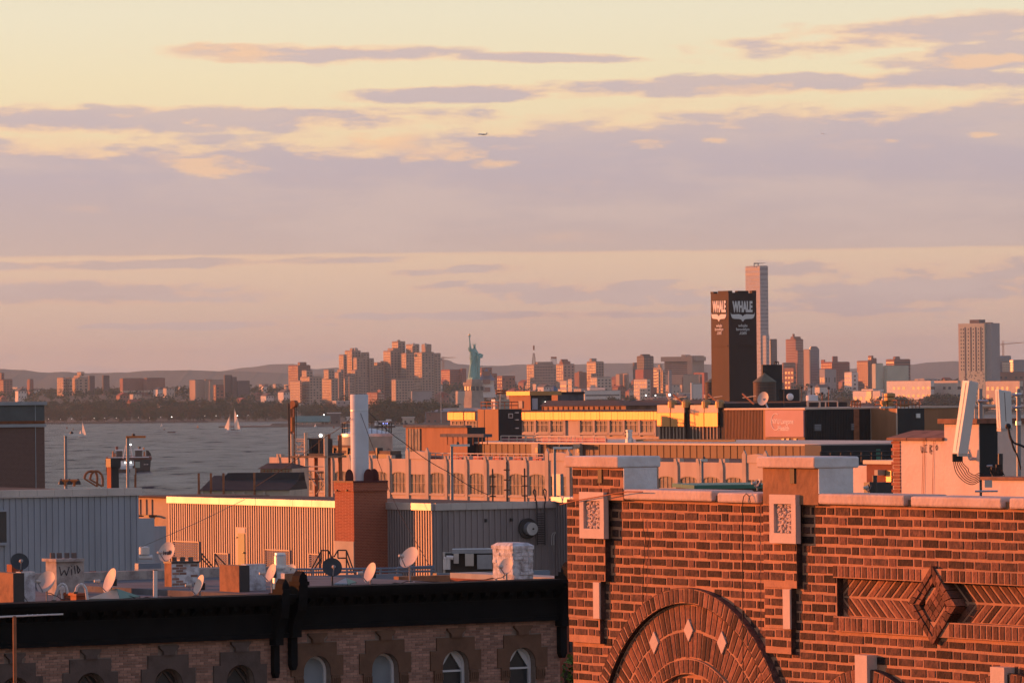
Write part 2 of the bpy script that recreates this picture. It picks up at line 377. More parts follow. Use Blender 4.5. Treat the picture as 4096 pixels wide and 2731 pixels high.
mat('sign_board', (0.42,0.22,0.25), 0.6, 0.12, 0.3); mat('sign_letter', (0.80,0.72,0.74), 0.6, 0.05, 1); mat('sign_dark', (0.02,0.02,0.022), 0.7)
mat('tank_wood', (0.16,0.105,0.08), 0.85, 0.4, 0.8, streak=8); mat('tank_roof', (0.17,0.15,0.10), 0.8, 0.3, 0.8); mat('tank_green', (0.42,0.43,0.36), 0.7, 0.25, 0.5)
mat('wall_black_shade', (0.022,0.024,0.027), 0.6, 0.25, 0.5); mat('wood_strip', (0.30,0.19,0.12), 0.8, 0.3, 2, streak=6); mat('beige_wall', (0.52,0.43,0.34), 0.9, 0.25, 0.5)  # the black also paints shade onto right faces of ochre and rust blocks
mat('concrete', (0.40,0.38,0.36), 0.9, 0.3, 1.2, bump=0.2); mat('steel_dark', (0.05,0.045,0.045), 0.5, 0.2, 2); mat('steel_rust', (0.35,0.13,0.06), 0.7, 0.35, 2)
# sheds and near roofs
mat('shed_blue', (0.34,0.38,0.45), 0.45, 0.22, 0.8, metal=0.25, streak=6); mat('shed_tan', (0.29,0.25,0.25), 0.5, 0.25, 0.8, metal=0.1, streak=6)
mat('shed_fascia', (0.56,0.52,0.50), 0.5, 0.2, 0.7, metal=0.45); mat('door_green', (0.16,0.20,0.10), 0.5, 0.1, 1)
mat('stack_white', (0.62,0.64,0.68), 0.62, 0.1, 0.8); mat('cowl_red', (0.10,0.022,0.020), 0.6, 0.25, 1.5)
brick_mat('chimney_brick', (0.33,0.09,0.047), (0.24,0.065,0.038), (0.42,0.19,0.12), 0.22, 0.075, 0.010)
brick_mat('brown_brick', (0.145,0.085,0.070), (0.115,0.070,0.060), (0.19,0.13,0.11), 0.22, 0.075, 0.012)
mat('green_panel', (0.115,0.125,0.125), 0.7, 0.25, 0.8); mat('band_stone', (0.33,0.36,0.38), 0.7, 0.15, 1); mat('brick_orange', (0.25,0.10,0.05), 0.85, 0.3, 3)
mat('rust_red', (0.30,0.08,0.035), 0.8, 0.25, 2)
mat('cornice_black', (0.010,0.011,0.012), 0.8, 0.25, 2, spec=0.08); mat('rowbrick_obj', (0.34,0.195,0.15), 0.9, 0.25, 6, rnd=0.32); mat('rowbrick', (0.34,0.195,0.15), 0.9, 0.25, 6, isl=0.32)
mat('rowmortar', (0.24,0.19,0.165), 0.95, 0.2, 8); mat('brownstone', (0.15,0.085,0.055), 0.9, 0.3, 2.5, bump=0.2)
mat('brownstone_grey', (0.115,0.085,0.075), 0.9, 0.3, 2.5, bump=0.2)
mat('window_white', (0.62,0.64,0.68), 0.6, 0.08, 3); mat('window_blind', (0.23,0.27,0.31), 0.5, 0.2, 1.5); mat('window_dark', (0.035,0.04,0.045), 0.15, 0.2, 2, spec=0.7)
mat('dish_beige', (0.62,0.52,0.45), 0.55, 0.12, 3); mat('dish_dark', (0.045,0.05,0.055), 0.6, 0.15, 4); mat('arm_grey', (0.30,0.30,0.32), 0.5, 0.1, 4)
mat('whitewash', (0.66,0.67,0.70), 0.85, 0.5, 5, bump=0.5, bscale=14, hue2=(0.20,0.16,0.15)); mat('old_stucco', (0.42,0.37,0.34), 0.9, 0.5, 3, bump=0.4, hue2=(0.16,0.13,0.13))
mat('brown_stucco', (0.32,0.16,0.085), 0.9, 0.4, 3, bump=0.3, hue2=(0.13,0.07,0.045)); mat('pot_clay', (0.16,0.12,0.11), 0.8, 0.3, 5); mat('graffiti', (0.045,0.04,0.05), 0.8)
mat('white_pipe', (0.66,0.62,0.60), 0.5, 0.1, 3); mat('skylight', (0.30,0.28,0.20), 0.35, 0.3, 2, spec=0.6); mat('skylight_green', (0.06,0.18,0.13), 0.5); mat('hatch_red', (0.34,0.09,0.04), 0.7)
mat('hvac', (0.30,0.31,0.33), 0.5, 0.2, 2); mat('hvac_beige', (0.52,0.47,0.42), 0.6, 0.15, 2); mat('rail_blue', (0.16,0.21,0.28), 0.5, 0.15, 2)
# foreground wall
mat('mortar', (0.54,0.265,0.155), 0.95, 0.4, 7, soot=0.22, bump=0.4, bscale=60, hue2=(0.34,0.18,0.13)); 
mat('brick_stretcher', (0.062,0.030,0.025), 0.9, 0.5, 16, rnd=0.62, hue2=(0.19,0.085,0.058), soot=0.45, bump=0.8, bscale=45); mat('brick_header', (0.165,0.068,0.046), 0.9, 0.5, 16, rnd=0.62, hue2=(0.075,0.034,0.027), soot=0.35, bump=0.8, bscale=45)
mat('brick_stretcher_m', (0.062,0.030,0.025), 0.9, 0.5, 16, isl=0.62, hue2=(0.19,0.085,0.058), soot=0.45, bump=0.8, bscale=45); mat('brick_header_m', (0.165,0.068,0.046), 0.9, 0.5, 16, isl=0.62, hue2=(0.075,0.034,0.027), soot=0.35, bump=0.8, bscale=45)
mat('brick_stuff', (0.185,0.082,0.058), 0.9, 0.45, 9, isl=0.55, hue2=(0.30,0.13,0.085), bump=0.5, bscale=70); mat('brick_arch', (0.215,0.086,0.053), 0.9, 0.5, 16, rnd=0.62, hue2=(0.09,0.038,0.030), soot=0.4, bump=0.8, bscale=45)
mat('coping_stone', (0.62,0.47,0.41), 0.9, 0.35, 3, bump=0.35, bscale=25, hue2=(0.42,0.28,0.22)); mat('stone_white', (0.66,0.50,0.43), 0.9, 0.12, 6, bump=0.2, bscale=50)
mat('stucco_pale', (0.66,0.66,0.66), 0.9, 0.3, 4, bump=0.4, bscale=20, hue2=(0.45,0.42,0.40)); mat('cable', (0.03,0.022,0.02), 0.6, 0.1, 10); mat('cable_orange', (0.35,0.11,0.05), 0.6, 0.1, 10)
mat('plaster_pink', (0.74,0.58,0.50), 0.9, 0.25, 1.5, bump=0.25, bscale=12, hue2=(0.60,0.42,0.34)); mat('antenna_white', (0.66,0.66,0.64), 0.45, 0.06, 3); mat('tile_brown', (0.25,0.12,0.08), 0.8, 0.4, 4)
mat('quoin_brick', (0.40,0.14,0.085), 0.9, 0.35, 6, rnd=0.3); mat('wall_brick_red', (0.26,0.085,0.05), 0.9, 0.25, 3); mat('yellow_pane', (0.55,0.42,0.22), 0.2, 0.2, 1, metal=0.6)
lamp_mat('lamp_glow', (1.0,0.97,0.9), 5.0); lamp_mat('lamp_dim', (1.0,0.9,0.75), 3.0); lamp_mat('lamp_blue', (0.25,0.3,1.0), 5.0)
# ------------------------------------------------------------------ ground sheet, harbour water, hills
m = MB(); prof = GROUND + [(1326,-4),(6470,-4)] + LAND[0:]
prof = sorted(set(prof))
for i, (Y, z) in enumerate(prof):
    for X in (-14000, -6000, -1500, 0, 1500, 6000, 14000): m.v.append(Vector((X, Y, z)))
for i in range(len(prof)-1):
    for j in range(6):
        a = i*7+j; m.f.append((a, a+1, a+8, a+7))
tag(mk(m, 'ground', 'land', base=Vector((0,0,0))), kind='structure')
def water_mat():
    w = bpy.data.materials.new('harbour_water'); w.use_nodes = True; t = w.node_tree; n = t.nodes; l = t.links
    b = n['Principled BSDF']; b.inputs['Base Color'].default_value = (0.022,0.030,0.058,1); b.inputs['Roughness'].default_value = 0.3; b.inputs['IOR'].default_value = 1.33; b.inputs['Specular IOR Level'].default_value = 0.11
    tcn = n.new('ShaderNodeTexCoord')
    def layer(sx, sy, d):
        mp = n.new('ShaderNodeMapping'); mp.inputs['Scale'].default_value = (sx, sy, 1); l.new(tcn.outputs['Object'], mp.inputs[0])
        no = n.new('ShaderNodeTexNoise'); no.inputs['Scale'].default_value = 1; no.inputs['Detail'].default_value = d; no.inputs['Roughness'].default_value = 0.6
        l.new(mp.outputs[0], no.inputs['Vector']); return no.outputs[0]
    h1 = layer(0.9, 0.55, 3); h2 = layer(0.16, 0.045, 4); big = layer(0.012, 0.0042, 4)
    s1 = n.new('ShaderNodeMath'); s1.operation = 'MULTIPLY_ADD'; l.new(h2, s1.inputs[0]); s1.inputs[1].default_value = 4.5; l.new(h1, s1.inputs[2])
    mr = n.new('ShaderNodeMapRange'); mr.inputs[1].default_value = 0.3; mr.inputs[2].default_value = 0.7; mr.inputs[3].default_value = 0.35; mr.inputs[4].default_value = 1.0; l.new(big, mr.inputs[0])
    bp = n.new('ShaderNodeBump'); bp.inputs['Distance'].default_value = 1.6; l.new(mr.outputs[0], bp.inputs['Strength']); l.new(s1.outputs[0], bp.inputs['Height'])
    l.new(bp.outputs[0], b.inputs['Normal'])
    st_ = layer(0.055, 0.0125, 5); m2 = n.new('ShaderNodeMapRange'); m2.inputs[1].default_value = 0.36; m2.inputs[2].default_value = 0.66; m2.inputs[3].default_value = 0.0; m2.inputs[4].default_value = 0.13; l.new(st_, m2.inputs[0]); l.new(m2.outputs[0], b.inputs['Specular IOR Level'])
    return w
m = MB(); m.quad((-14000,1150,0),(14000,1150,0),(14000,6560,0),(-14000,6560,0))
tag(mk(m, 'water', water_mat(), base=Vector((0,0,0))), kind='structure')
# far ridges seen over the city
def ridge(name, pts, Y, depth, jit):
    m = MB(); xs = []
    for (xa, ya), (xb, yb) in zip(pts, pts[1:]):
        k = max(2, int(abs(xb-xa)/14))
        for i in range(k): t = i/k; xs.append((xa+(xb-xa)*t, ya+(yb-ya)*(t*t*(3-2*t)) + random.uniform(-jit, jit)))
    rows = []
    for x, y in xs:
        p = at(x, y, Y); rows.append((Vector((p.x, Y-depth, 4)), Vector((p.x, Y-depth*0.45, 4+(p.z-4)*0.62)), p, Vector((p.x, Y+depth, 4))))
    for r in rows: m.v += list(r)
    for i in range(len(rows)-1):
        for j in range(3): a = i*4+j; m.f.append((a, a+4, a+5, a+1))
    tag(mk(m, name, 'hill'), kind='structure')
ridge('hills', [(-900,1480),(0,1475),(80,1479),(190,1490),(250,1487),(340,1492),(500,1489),(600,1482),(760,1480),(900,1485),(1300,1496),(1500,1500)], 21000, 1500, 0.8)
ridge('hills', [(700,1500),(860,1486),(1000,1468),(1100,1456),(1170,1455),(1260,1476),(1340,1470),(1500,1474),(1700,1452),(1780,1437),(1835,1456),(1920,1462),(2000,1463),(2080,1457),(2300,1457),(2430,1452),(2780,1452),(2840,1458),(3100,1470),(3400,1474),(3640,1458),(3720,1449),(3820,1444),(3960,1452),(5000,1460)], 27000, 1800, 0.5)

# ------------------------------------------------------------------ trees
def leaf_cloud(m, c, r, k, ls, sz=0.8):
    """k leaf-clump faces through a lumpy ball"""
    for _ in range(k):
        d = Vector((random.gauss(0,1), random.gauss(0,1), random.gauss(0,1))).normalized()
        rr = r*(0.45 + 0.6*random.random()); p = Vector(c) + Vector((d.x*rr, d.y*rr, d.z*rr*sz))
        nrm = (d + Vector((random.gauss(0,.6), random.gauss(0,.6), random.gauss(0,.6)))).normalized()
        a = nrm.orthogonal().normalized(); b = nrm.cross(a); s = ls*random.uniform(0.6, 1.3)
        th = random.random()*6.28; a, b = a*cos(th)+b*sin(th), b*cos(th)-a*sin(th)
        i = len(m.v); m.v += [p-a*s, p-b*s*0.7, p+a*s, p+b*s*0.7]; m.f.append((i, i+1, i+2, i+3))
def make_tree(name, H, Wd, leaf, seed, label, group, loc):
    random.seed(seed); t = thing(name, label, 'tree', loc, group); L = Vector(loc)
    tr = MB(); tr.tube(L, L+Vector((0,0,H*.5)), H*.028, H*.016, 6)
    cr = MB()
    for i in range(random.randint(13, 16)):
        a = random.random()*6.28; z = H*random.uniform(.14, .86); r = Wd*.5*random.uniform(.25, .9)*(1.15-abs(z/H-.45))
        c = L+Vector((cos(a)*r, sin(a)*r, z)); tr.tube(L+Vector((0,0,H*random.uniform(.25,.45))), c, H*.011, H*.004, 4)
        leaf_cloud(cr, c, Wd*random.uniform(.18,.28), 62, H*.036)
    mk(tr, 'trunk', 'bark', t); mk(cr, 'crown', leaf, t); return t
TREES = []
def tree_row(n, x0, x1, Y0, Y1, ytop, dy, protos, seed):
    random.seed(seed)
    for i in range(n):
        px = x0+(x1-x0)*(i+random.uniform(.1,.9))/n; Y = random.uniform(Y0, Y1); pr = random.choice(protos)
        zg = lz(Y) if Y > 6490 else 1.6
        H = max(6.0, at(px, ytop+random.uniform(-dy, dy), Y).z - zg); loc = at(px, 1600, Y); loc.z = zg
        used = PRO[pr].get('first', True); base = PRO[pr]['H']
        if used: o = PRO[pr]['o']; PRO[pr]['first'] = False; o.location = loc; o.rotation_euler.z = random.random()*6.28; o.scale = (H/base*random.uniform(.9,1.25),)*2+(H/base,)
        else: copy_tree(PRO[pr]['o'], loc, random.random()*6.28, (H/base*random.uniform(.9,1.3),)*2+(H/base,))
PRO = {}
for k, (H, Wd, lf, lab, g) in {
  'shore0':(20,17,'leaf_a','olive green tree in the wooded shore across the water','trees along the far shore'),
  'shore1':(20,16,'leaf_b','olive green tree in the wooded shore across the water','trees along the far shore'),
  'shore2':(18,18,'leaf_c','olive green tree in the wooded shore across the water','trees along the far shore'),
  'isle0':(24,19,'leaf_c','tall dark green tree on the island beside the statue','trees on the statue island'),
  'isle1':(24,20,'leaf_a','tall dark green tree on the island beside the statue','trees on the statue island'),
  'park0':(18,15,'leaf_b','leafy tree below the pale long buildings on the right shore','trees on the right shore'),
  'park1':(18,16,'leaf_c','leafy tree below the pale long buildings on the right shore','trees on the right shore')}.items():
    PRO[k] = {'H':H, 'o':make_tree('tree', H, Wd, lf, hash(k) % 97 if False else sum(map(ord,k)), lab, g, Vector((0,6700,3)))}
sh = ['shore0','shore1','shore2']
tree_row(28, 130, 1180, 6950, 7150, 1598, 8, sh, 1); tree_row(26, 130, 1480, 6700, 6900, 1614, 10, sh, 2)
tree_row(34, 130, 1470, 6530, 6640, 1632, 14, sh, 3); tree_row(7, 1020, 1430, 6600, 6900, 1606, 8, sh, 13)
tree_row(14, 1478, 1745, 5600, 5800, 1596, 10, ['isle0','isle1'], 4); tree_row(10, 1490, 1760, 5520, 5590, 1632, 14, ['isle0','isle1'], 5)
tree_row(7, 1740, 1870, 5650, 5800, 1610, 10, ['isle1','isle0'], 6); tree_row(6, 1930, 2180, 5750, 5900, 1588, 8, ['isle1','isle0'], 7)
tree_row(16, 2380, 2850, 6600, 6900, 1590, 12, ['park0','park1'], 8); tree_row(10, 3120, 3440, 6600, 7000, 1588, 16, ['park0','park1'], 9)
tree_row(12, 3480, 4096, 6650, 6800, 1590, 10, ['park1','park0'], 10); tree_row(7, 3560, 3630, 6560, 6600, 1580, 6, ['park1','park0'], 11)
tree_row(12, 3700, 3860, 6560, 6620, 1578, 8, ['park1','park0'], 12)
# treetops over the whole hillside: one mass nobody could count
random.seed(21); m = MB()
for _ in range(2300):
    Y = random.uniform(7000, 9500); px = random.uniform(-100, 4200); p = at(px, 1600, Y); zg = lz(Y)
    if random.random() < 0.25 and 2050 < px < 2500: continue
    H = random.uniform(7, 13); leaf_cloud(m, (p.x, Y, zg+H*.5), H*.75, 22, 1.9, 0.7)
tag(mk(m, 'woodland', 'leaf_c'), 'dark wooded hillside of treetops between the far houses', 'woodland', kind='stuff')

# ------------------------------------------------------------------ small houses on the hillside
def house_proto(name, w, d, h, rh, wm, rm, label):
    t = thing(name, label, 'house', Vector((0,7500,0)), 'small houses on the far hillside'); o = Vector((0,7500,0))
    m = MB(); m.box(-w/2, w/2, 7500-d/2, 7500+d/2, -6, h); mk(m, 'wall', wm, t)
    r = MB(); b = 7500
    if rh: r.loft([[( -w/2-.3, b-d/2-.3, h),(w/2+.3,b-d/2-.3,h),(0,b-d/2-.3,h+rh)],[(-w/2-.3,b+d/2+.3,h),(w/2+.3,b+d/2+.3,h),(0,b+d/2+.3,h+rh)]])
    else: r.box(-w/2-.2, w/2+.2, b-d/2-.2, b+d/2+.2, h, h+.5)
    mk(r, 'roof', rm, t)
    wn = MB()
    for i in range(3):
        x = -w/2+(i+.5)*w/3
        for z in (1.2, h-2.0): wn.box(x-.6, x+.6, b-d/2-.08, b-d/2+.02, z, z+1.4)
    tag(mk(wn, 'windows', 'dark_win', t), kind='stuff'); return t
HP = [house_proto('small_house', 9, 12, 8, 3, 'far_white', 'far_roof', 'small pale gabled house among the trees on the far hillside'),
      house_proto('small_house', 12, 10, 9, 0, 'far_cream', 'far_roof', 'small flat-roofed cream house on the far hillside'),
      house_proto('small_house', 10, 13, 8, 3.2, 'far_brick', 'red_roof', 'small brown brick house on the far hillside'),
      house_proto('small_house', 16, 11, 7, 0, 'far_grey', 'far_white', 'small grey block with a pale flat roof on the far hillside')]
random.seed(33); first = set()
for i in range(170):
    if i < 110: px = random.uniform(0, 4096); Y = random.uniform(7200, 9000)
    else: px = random.uniform(2050, 2900); Y = random.uniform(7000, 8600)
    k = random.randrange(4); loc = at(px, 1600, Y); loc.z = lz(Y)+random.uniform(0, 5); s = random.uniform(.8, 1.5); rz = random.choice((radians(30), radians(-60), radians(20)))
    if k not in first: first.add(k); o = HP[k]; o.location = loc; o.rotation_euler.z = rz; o.scale = (s,s,s)
    else: copy_tree(HP[k], loc, rz, s)

# ------------------------------------------------------------------ the skyline
def block(par, Y, reg, xl, xc, xr, yt, zb, wm, name='wall', fh=0, bw=0, wmat='dark_win', ang=SEA, wf=0.5, roof=True, slit=False):
    """a rectangular block: lit face xl..xc, shaded face xc..xr, roof line yt"""
    a, b, k = REG[reg]; X = lambda x: a + x/k; y = b + yt/k
    C = at(X(xc), y, Y); u = ray(X(xc), y)[0]; zt = C.z
    pe = Pl((C.x, Y), ang); pw = Pl((C.x, Y), ang-pi/2)
    s1 = max(2.0, pe.hit(X(xr), y)[0]); s0 = min(-2.0, pw.hit(X(xl), y)[0])
    La, Lb = s1, -s0
    c0 = pe.w(0,0); va = pe.t*La; vb = -pw.t*Lb
    m = MB(); cs = [c0, c0+va, c0+va+vb, c0+vb]
    m.hexa([Vector((p.x,p.y,zb)) for p in cs] + [Vector((p.x,p.y,zt)) for p in cs])
    mk(m, name, wm, par)
    if roof:
        m = MB(); e = 0.04; cc = [c0+va*e+vb*e, c0+va*(1-e)+vb*e, c0+va*(1-e)+vb*(1-e), c0+va*e+vb*(1-e)]
        m.hexa([Vector((p.x,p.y,zt+.02)) for p in cc] + [Vector((p.x,p.y,zt+.6)) for p in cc]); mk(m, 'roof', 'far_roof', par)
    if fh:
        w = MB()
        for pl, L, o in ((pe, La, 0), (pw, Lb, -Lb)):
            nb = max(1, int(L/bw)); z = zt - fh*0.9
            while z > zb + 1:
                if slit: pl.box(w, o+L*.03, o+L*.97, z-fh*wf*.5, z+fh*.06, 0.0, 0.15)
                else:
                    for i in range(nb):
                        if random.random() < .06: continue
                        c = o + L*(i+.5)/nb; pl.box(w, c-bw*.26, c+bw*.26, z-fh*wf*.5, z+fh*wf*.35, 0.0, 0.15)
                z -= fh
        tag(mk(w, 'windows', wmat, par), kind='stuff')
    return zt, c0 + va*.5 + vb*.5
def tower(name, label, Y, wm, blocks, cat='building', fh=3.8, bw=4.2, wmat='dark_win', group=None, zb=None, tank=None, wf=.5, slit=False):
    r0, xl, xc, xr, yt = blocks[0][:5]; X = Z(r0, xc, yt)
    g = (lz(Y) if Y > 6490 else 1.6) - 2 if zb is None else zb
    p = at(X[0], X[1], Y); t = thing(name, label, cat, Vector((p.x, p.y, g)), group)
    zt = prev = g
    for i, bl in enumerate(blocks):
        reg, xl, xc, xr, yt = bl[:5]; o = bl[5] if len(bl) > 5 else {}
        zbb = g if i == 0 or o.get('ground') else (prev if prev > g else zt0)
        zt, mid = block(t, Y + o.get('dY', 0), reg, xl, xc, xr, yt, o.get('zb', zbb-.5 if i else zbb), o.get('mat', wm), 'wall' if i == 0 else o.get('name', 'upper_block'), o.get('fh', fh), bw, o.get('wmat', wmat), wf=o.get('wf', wf), slit=o.get('slit', slit))
        if i == 0: zt0 = zt
        if not o.get('keep'): prev = zt
    if tank:
        reg, x, y0, y1 = tank; a = zat(reg, x, y0, Y+6); b = zat(reg, x, y1, Y+6)
        m = MB(); m.lathe((a.x, a.y, b.z-3), [(2.2,0),(2.2,a.z-b.z+1.5),(.2,a.z-b.z+3)], 10); mk(m, 'water_tank', 'far_cream', t)
    return t
K = dict(keep=1)
T = tower
# far left
T('apartment_block','brown block with a square tower cut by the left edge of the view',8300,'far_brick',[('Z1',-60,60,225,530),('Z1',-40,20,75,415)])
T('round_tower','squat dark brick tower alone against the hills on the left',8400,'far_brick',[('Z1',485,535,605,560),('Z1',497,540,603,530)],fh=0)
T('hospital_block','sunlit orange block of three stepped wings under a square tower',8400,'far_tan',[('Z1',1305,1415,1600,500,K),('Z1',1030,1145,1185,500,dict(ground=1,keep=1)),('Z1',1185,1265,1300,500,dict(ground=1)),('Z1',1335,1440,1470,460),('Z1',1395,1465,1525,400)],fh=4.5,bw=6)
T('dark_block','dark tower right of the sunlit stepped block, frames on its roof',8450,'far_dark',[('Z1',1590,1615,1715,470)],fh=0)
T('gantry_tower','dark narrow tower with bracing standing alone on the hill',8450,'far_dark',[('Z1',1850,1875,1980,462)],fh=0)
T('slab_block','left one of two long low slabs with sunlit ends',8300,'far_brick',[('Z1',2165,2222,2600,515)],slit=True,fh=22,wf=.14,wmat='far_cream')
T('slab_block','right one of two long low slabs with sunlit ends',8300,'far_brick',[('Z2',340,392,725,508)],slit=True,fh=22,wf=.14,wmat='far_cream')
T('office_block','pale block with round roof vents left of the tall dark brick block',8000,'far_tan',[('Z2',1165,1270,1430,545,K),('Z2',1430,1460,1570,535,dict(ground=1,keep=1)),('Z2',1560,1572,1785,545,dict(ground=1))],fh=0)
T('brick_block','brown windowless block in front of the pale vented block',7900,'far_brick',[('Z2',1600,1642,1790,632)],fh=5,bw=5)
T('dark_block','tall dark brick block with a sloping roof line by the hill road',8100,'far_dark',[('Z2',1785,1800,1940,455,K),('Z2',1930,1945,2022,490,dict(ground=1,keep=1)),('Z2',2020,2040,2255,560,dict(ground=1))],fh=0)
t = thing('chimney_stack','thin pale brick smokestack in front of the vented block','chimney',zat('Z2',1545,860,7800)-Vector((0,0,10)))
m = MB(); a = zat('Z2',1545,560,7800); m.tube(WLOC[t.name], a, 2.6, 1.8, 10); mk(m,'shaft','far_tan',t); m = MB(); m.tube(a, a+Vector((0,0,1.5)), 2.2, 2.2, 10); mk(m,'rim','far_brick',t)
# medical-centre group
T('construction_tower','red brown tower frame under construction left of the cream blocks',8300,'far_brick',[('T3',240,415,640,592),('T3',410,450,570,542)],fh=3.6,bw=3.2)
T('stepped_block','cream block with a sunlit stepped tower above its low left wing',7700,'far_tan',[('T3',455,625,850,800,K),('T3',270,455,470,872,dict(ground=1,keep=1)),('T3',483,570,680,685,dict(dY=6))])
T('cream_block','cream block with a short square tower, second from the stepped wing',7750,'far_tan',[('T3',845,1020,1140,830),('T3',880,968,1075,672)])
T('ziggurat_block','largest cream block, its left side rising in many sunlit steps',7850,'far_tan',[
 ('T3',1215,1400,1690,830,K),('T3',1080,1150,1230,720,dict(ground=1,keep=1)),('T3',1125,1195,1240,672,dict(ground=1,keep=1)),('T3',1155,1240,1300,402,dict(ground=1,keep=1,dY=30)),
 ('T3',1262,1340,1400,790,dict(ground=1,keep=1,dY=-8)),('T3',1300,1375,1440,745,dict(ground=1,keep=1,dY=-4)),('T3',1262,1392,1550,328,dict(ground=1,keep=1,dY=40)),
 ('T3',1415,1480,1640,455,dict(ground=1,keep=1,dY=14)),('T3',1370,1450,1560,680,dict(ground=1,keep=1,dY=2)),('T3',1552,1600,1705,362,dict(ground=1,keep=1,dY=34)),('T3',1680,1705,1790,470,dict(ground=1,keep=1,dY=36)),('T3',1355,1400,1500,288,dict(zb=80,dY=46,fh=0))],tank=('T3',1460,268,290))
T('cream_block','lower cream block between the many-stepped block and the tall pair',7900,'far_tan',[('T3',1690,1735,1965,600,K),('T3',1790,1850,1905,545,dict(ground=1,dY=10,keep=1)),('T3',1905,1915,1980,522,dict(ground=1,dY=12))])
T('cream_tower','tallest cream tower with two sunlit setbacks, left of three',7900,'far_tan',[('T4',240,372,545,332,K),('T4',318,418,545,288,dict(ground=1,keep=1,dY=8)),('T4',395,508,638,165,dict(zb=60,dY=14)),('T4',495,505,546,140,dict(fh=0,dY=16))])
T('cream_tower','middle cream tower of three with a drum tank on its top',7880,'far_tan',[('T4',540,655,805,375,K),('T4',650,765,893,215,dict(zb=60,dY=12))],tank=('T4',792,185,212))
T('cream_tower','cream tower of three nearest the statue, broad sunlit left face',7800,'far_tan',[('T4',800,938,1160,360,K),('T4',1120,1165,1278,378,dict(ground=1,keep=1,dY=20)),('T4',932,1000,1110,216,dict(dY=10,fh=0,zb=70))],tank=('T4',1003,188,216))
T('low_block','low cream block with a sunlit end at the feet of the towers',7600,'far_tan',[('T4',388,466,780,850)])
T('loft_block','low orange brick loft with many windows behind the white chimney',7300,'far_brick',[('T3',1660,1850,1990,1085,K),('T3',1855,1910,1930,1035,dict(ground=1))],wmat='far_cream')
T('construction_block','pink red building wrapped in scaffold left of the statue',9000,'far_red',[('T4',1285,1445,1660,672),('T4',1640,1665,1740,655,dict(ground=1))],fh=3.6,bw=3.4)
T('low_shed','long pale roofed shed between island trees and the statue',7400,'far_grey',[('T4',742,760,1120,1065),('T4',790,800,860,1100)],fh=0)
T('low_shed','cream low building at the left foot of the pedestal',7400,'far_cream',[('T4',1548,1590,1720,1062)],fh=0)
# right of the statue
T('brown_block','brown grey block just right of the statue, small mast on top',8300,'far_brick',[('T5',495,520,692,666),('T5',690,700,776,760,dict(ground=1,keep=1))],fh=4.5,bw=5)
t = thing('white_tower','white square tower with a blue pointed roof right of the pedestal','tower',zat('T5',605,1080,7500)-Vector((0,0,6)))
m = MB(); c = zat('T5',605,870,7500); h = c.z-WLOC[t.name].z; o = WLOC[t.name]
m.loft([[Vector((o.x+a*13, o.y+b*13, o.z)) for a,b in((-1,-1),(1,-1),(1,1),(-1,1))],[Vector((o.x+a*10, o.y+b*10, o.z+h*.7)) for a,b in((-1,-1),(1,-1),(1,1),(-1,1))],[Vector((o.x+a*10, o.y+b*10, o.z+h)) for a,b in((-1,-1),(1,-1),(1,1),(-1,1))]]); mk(m,'wall','far_white',t)
m = MB(); m.pyramid([Vector((o.x+a*12, o.y+b*12, o.z+h+.02)) for a,b in((-1,-1),(1,-1),(1,1),(-1,1))], (o.x,o.y,o.z+h+17)); mk(m,'roof','far_blue',t)
for k in range(3):
    m = MB(); m.box(o.x-5, o.x+5, o.y-13.2, o.y-9.9, o.z+8+k*11, o.z+14+k*11); mk(m,'window','far_brick',t)
T('brick_block','low red brick block with vents along its sunlit roof edge',8200,'far_brick',[('T5',776,860,1075,800)],fh=5,bw=5)
T('office_block','long office block with bright left end and a lattice mast',8200,'far_tan',[('T6',148,312,805,436,K),('T6',330,400,735,385,dict(zb=40,dY=10,fh=0))],fh=4.2,bw=4.6)
t = thing('lattice_mast','lattice radio mast on the roof of the long office block','mast',zat('T6',312,435,8215))
m = MB(); a = WLOC[t.name]; z1 = zat('T6',312,180,8215).z
for i in range(4):
    th = i*pi/2+.4; m.tube(a+Vector((cos(th)*3,sin(th)*3,0)), Vector((a.x+cos(th)*1.2, a.y+sin(th)*1.2, z1)), .7, .4, 4)
mk(m,'leg','steel_rust',t); m = MB(); m.lathe(a+Vector((0,0,22)),[(1.3,0),(1.3,(z1-a.z)*.35),(.8,(z1-a.z)*.4)],8); mk(m,'antenna_drum','far_brick',t)
t = thing('roof_sign','open steel roof sign frame behind the long office block','sign',zat('T6',757,436,8260))
m = MB(); a = zat('T6',695,436,8260); b = zat('T6',822,436,8260); z1 = zat('T6',757,305,8260).z
for i in range(6):
    p = a.lerp(b, i/5); m.tube(p, Vector((p.x,p.y,z1)), .45, .45, 4)
for k in range(5): zz = a.z+(z1-a.z)*k/4; m.tube(Vector((a.x,a.y,zz)), Vector((b.x,b.y,zz)), .4, .4, 4)
mk(m,'frame','far_grey',t); m = MB(); m.box(a.x, b.x, a.y-.5, a.y+.5, z1+.3, z1+3); mk(m,'letter_board','crane_paint',t)
T('cream_tower','cream and brown tower with a two-tier top right of the sign frame',8150,'far_tan',[('T6',808,970,1222,426),('T6',880,960,1130,370,dict(mat='far_brick')),('T6',905,930,1075,325,dict(mat='far_brick',fh=0))],fh=4.4,bw=5)
T('brick_block','small orange block between the two cream towers',8100,'far_brick',[('T6',1220,1330,1495,620,K),('T6',1285,1325,1405,595,dict(ground=1))],fh=0)
T('cream_tower','pink grey tower with a banded right half and small top house',8100,'far_tan',[('T6',1493,1700,1875,372,K),('T6',1555,1600,1715,308,dict(dY=14,fh=0))],fh=4.0,bw=4.4,wf=.6)
T('apartment_block','wide apartment block with sunlit end below the pink grey tower',7500,'far_cream',[('T6',1580,1725,2050,725)],fh=4.2,bw=5)
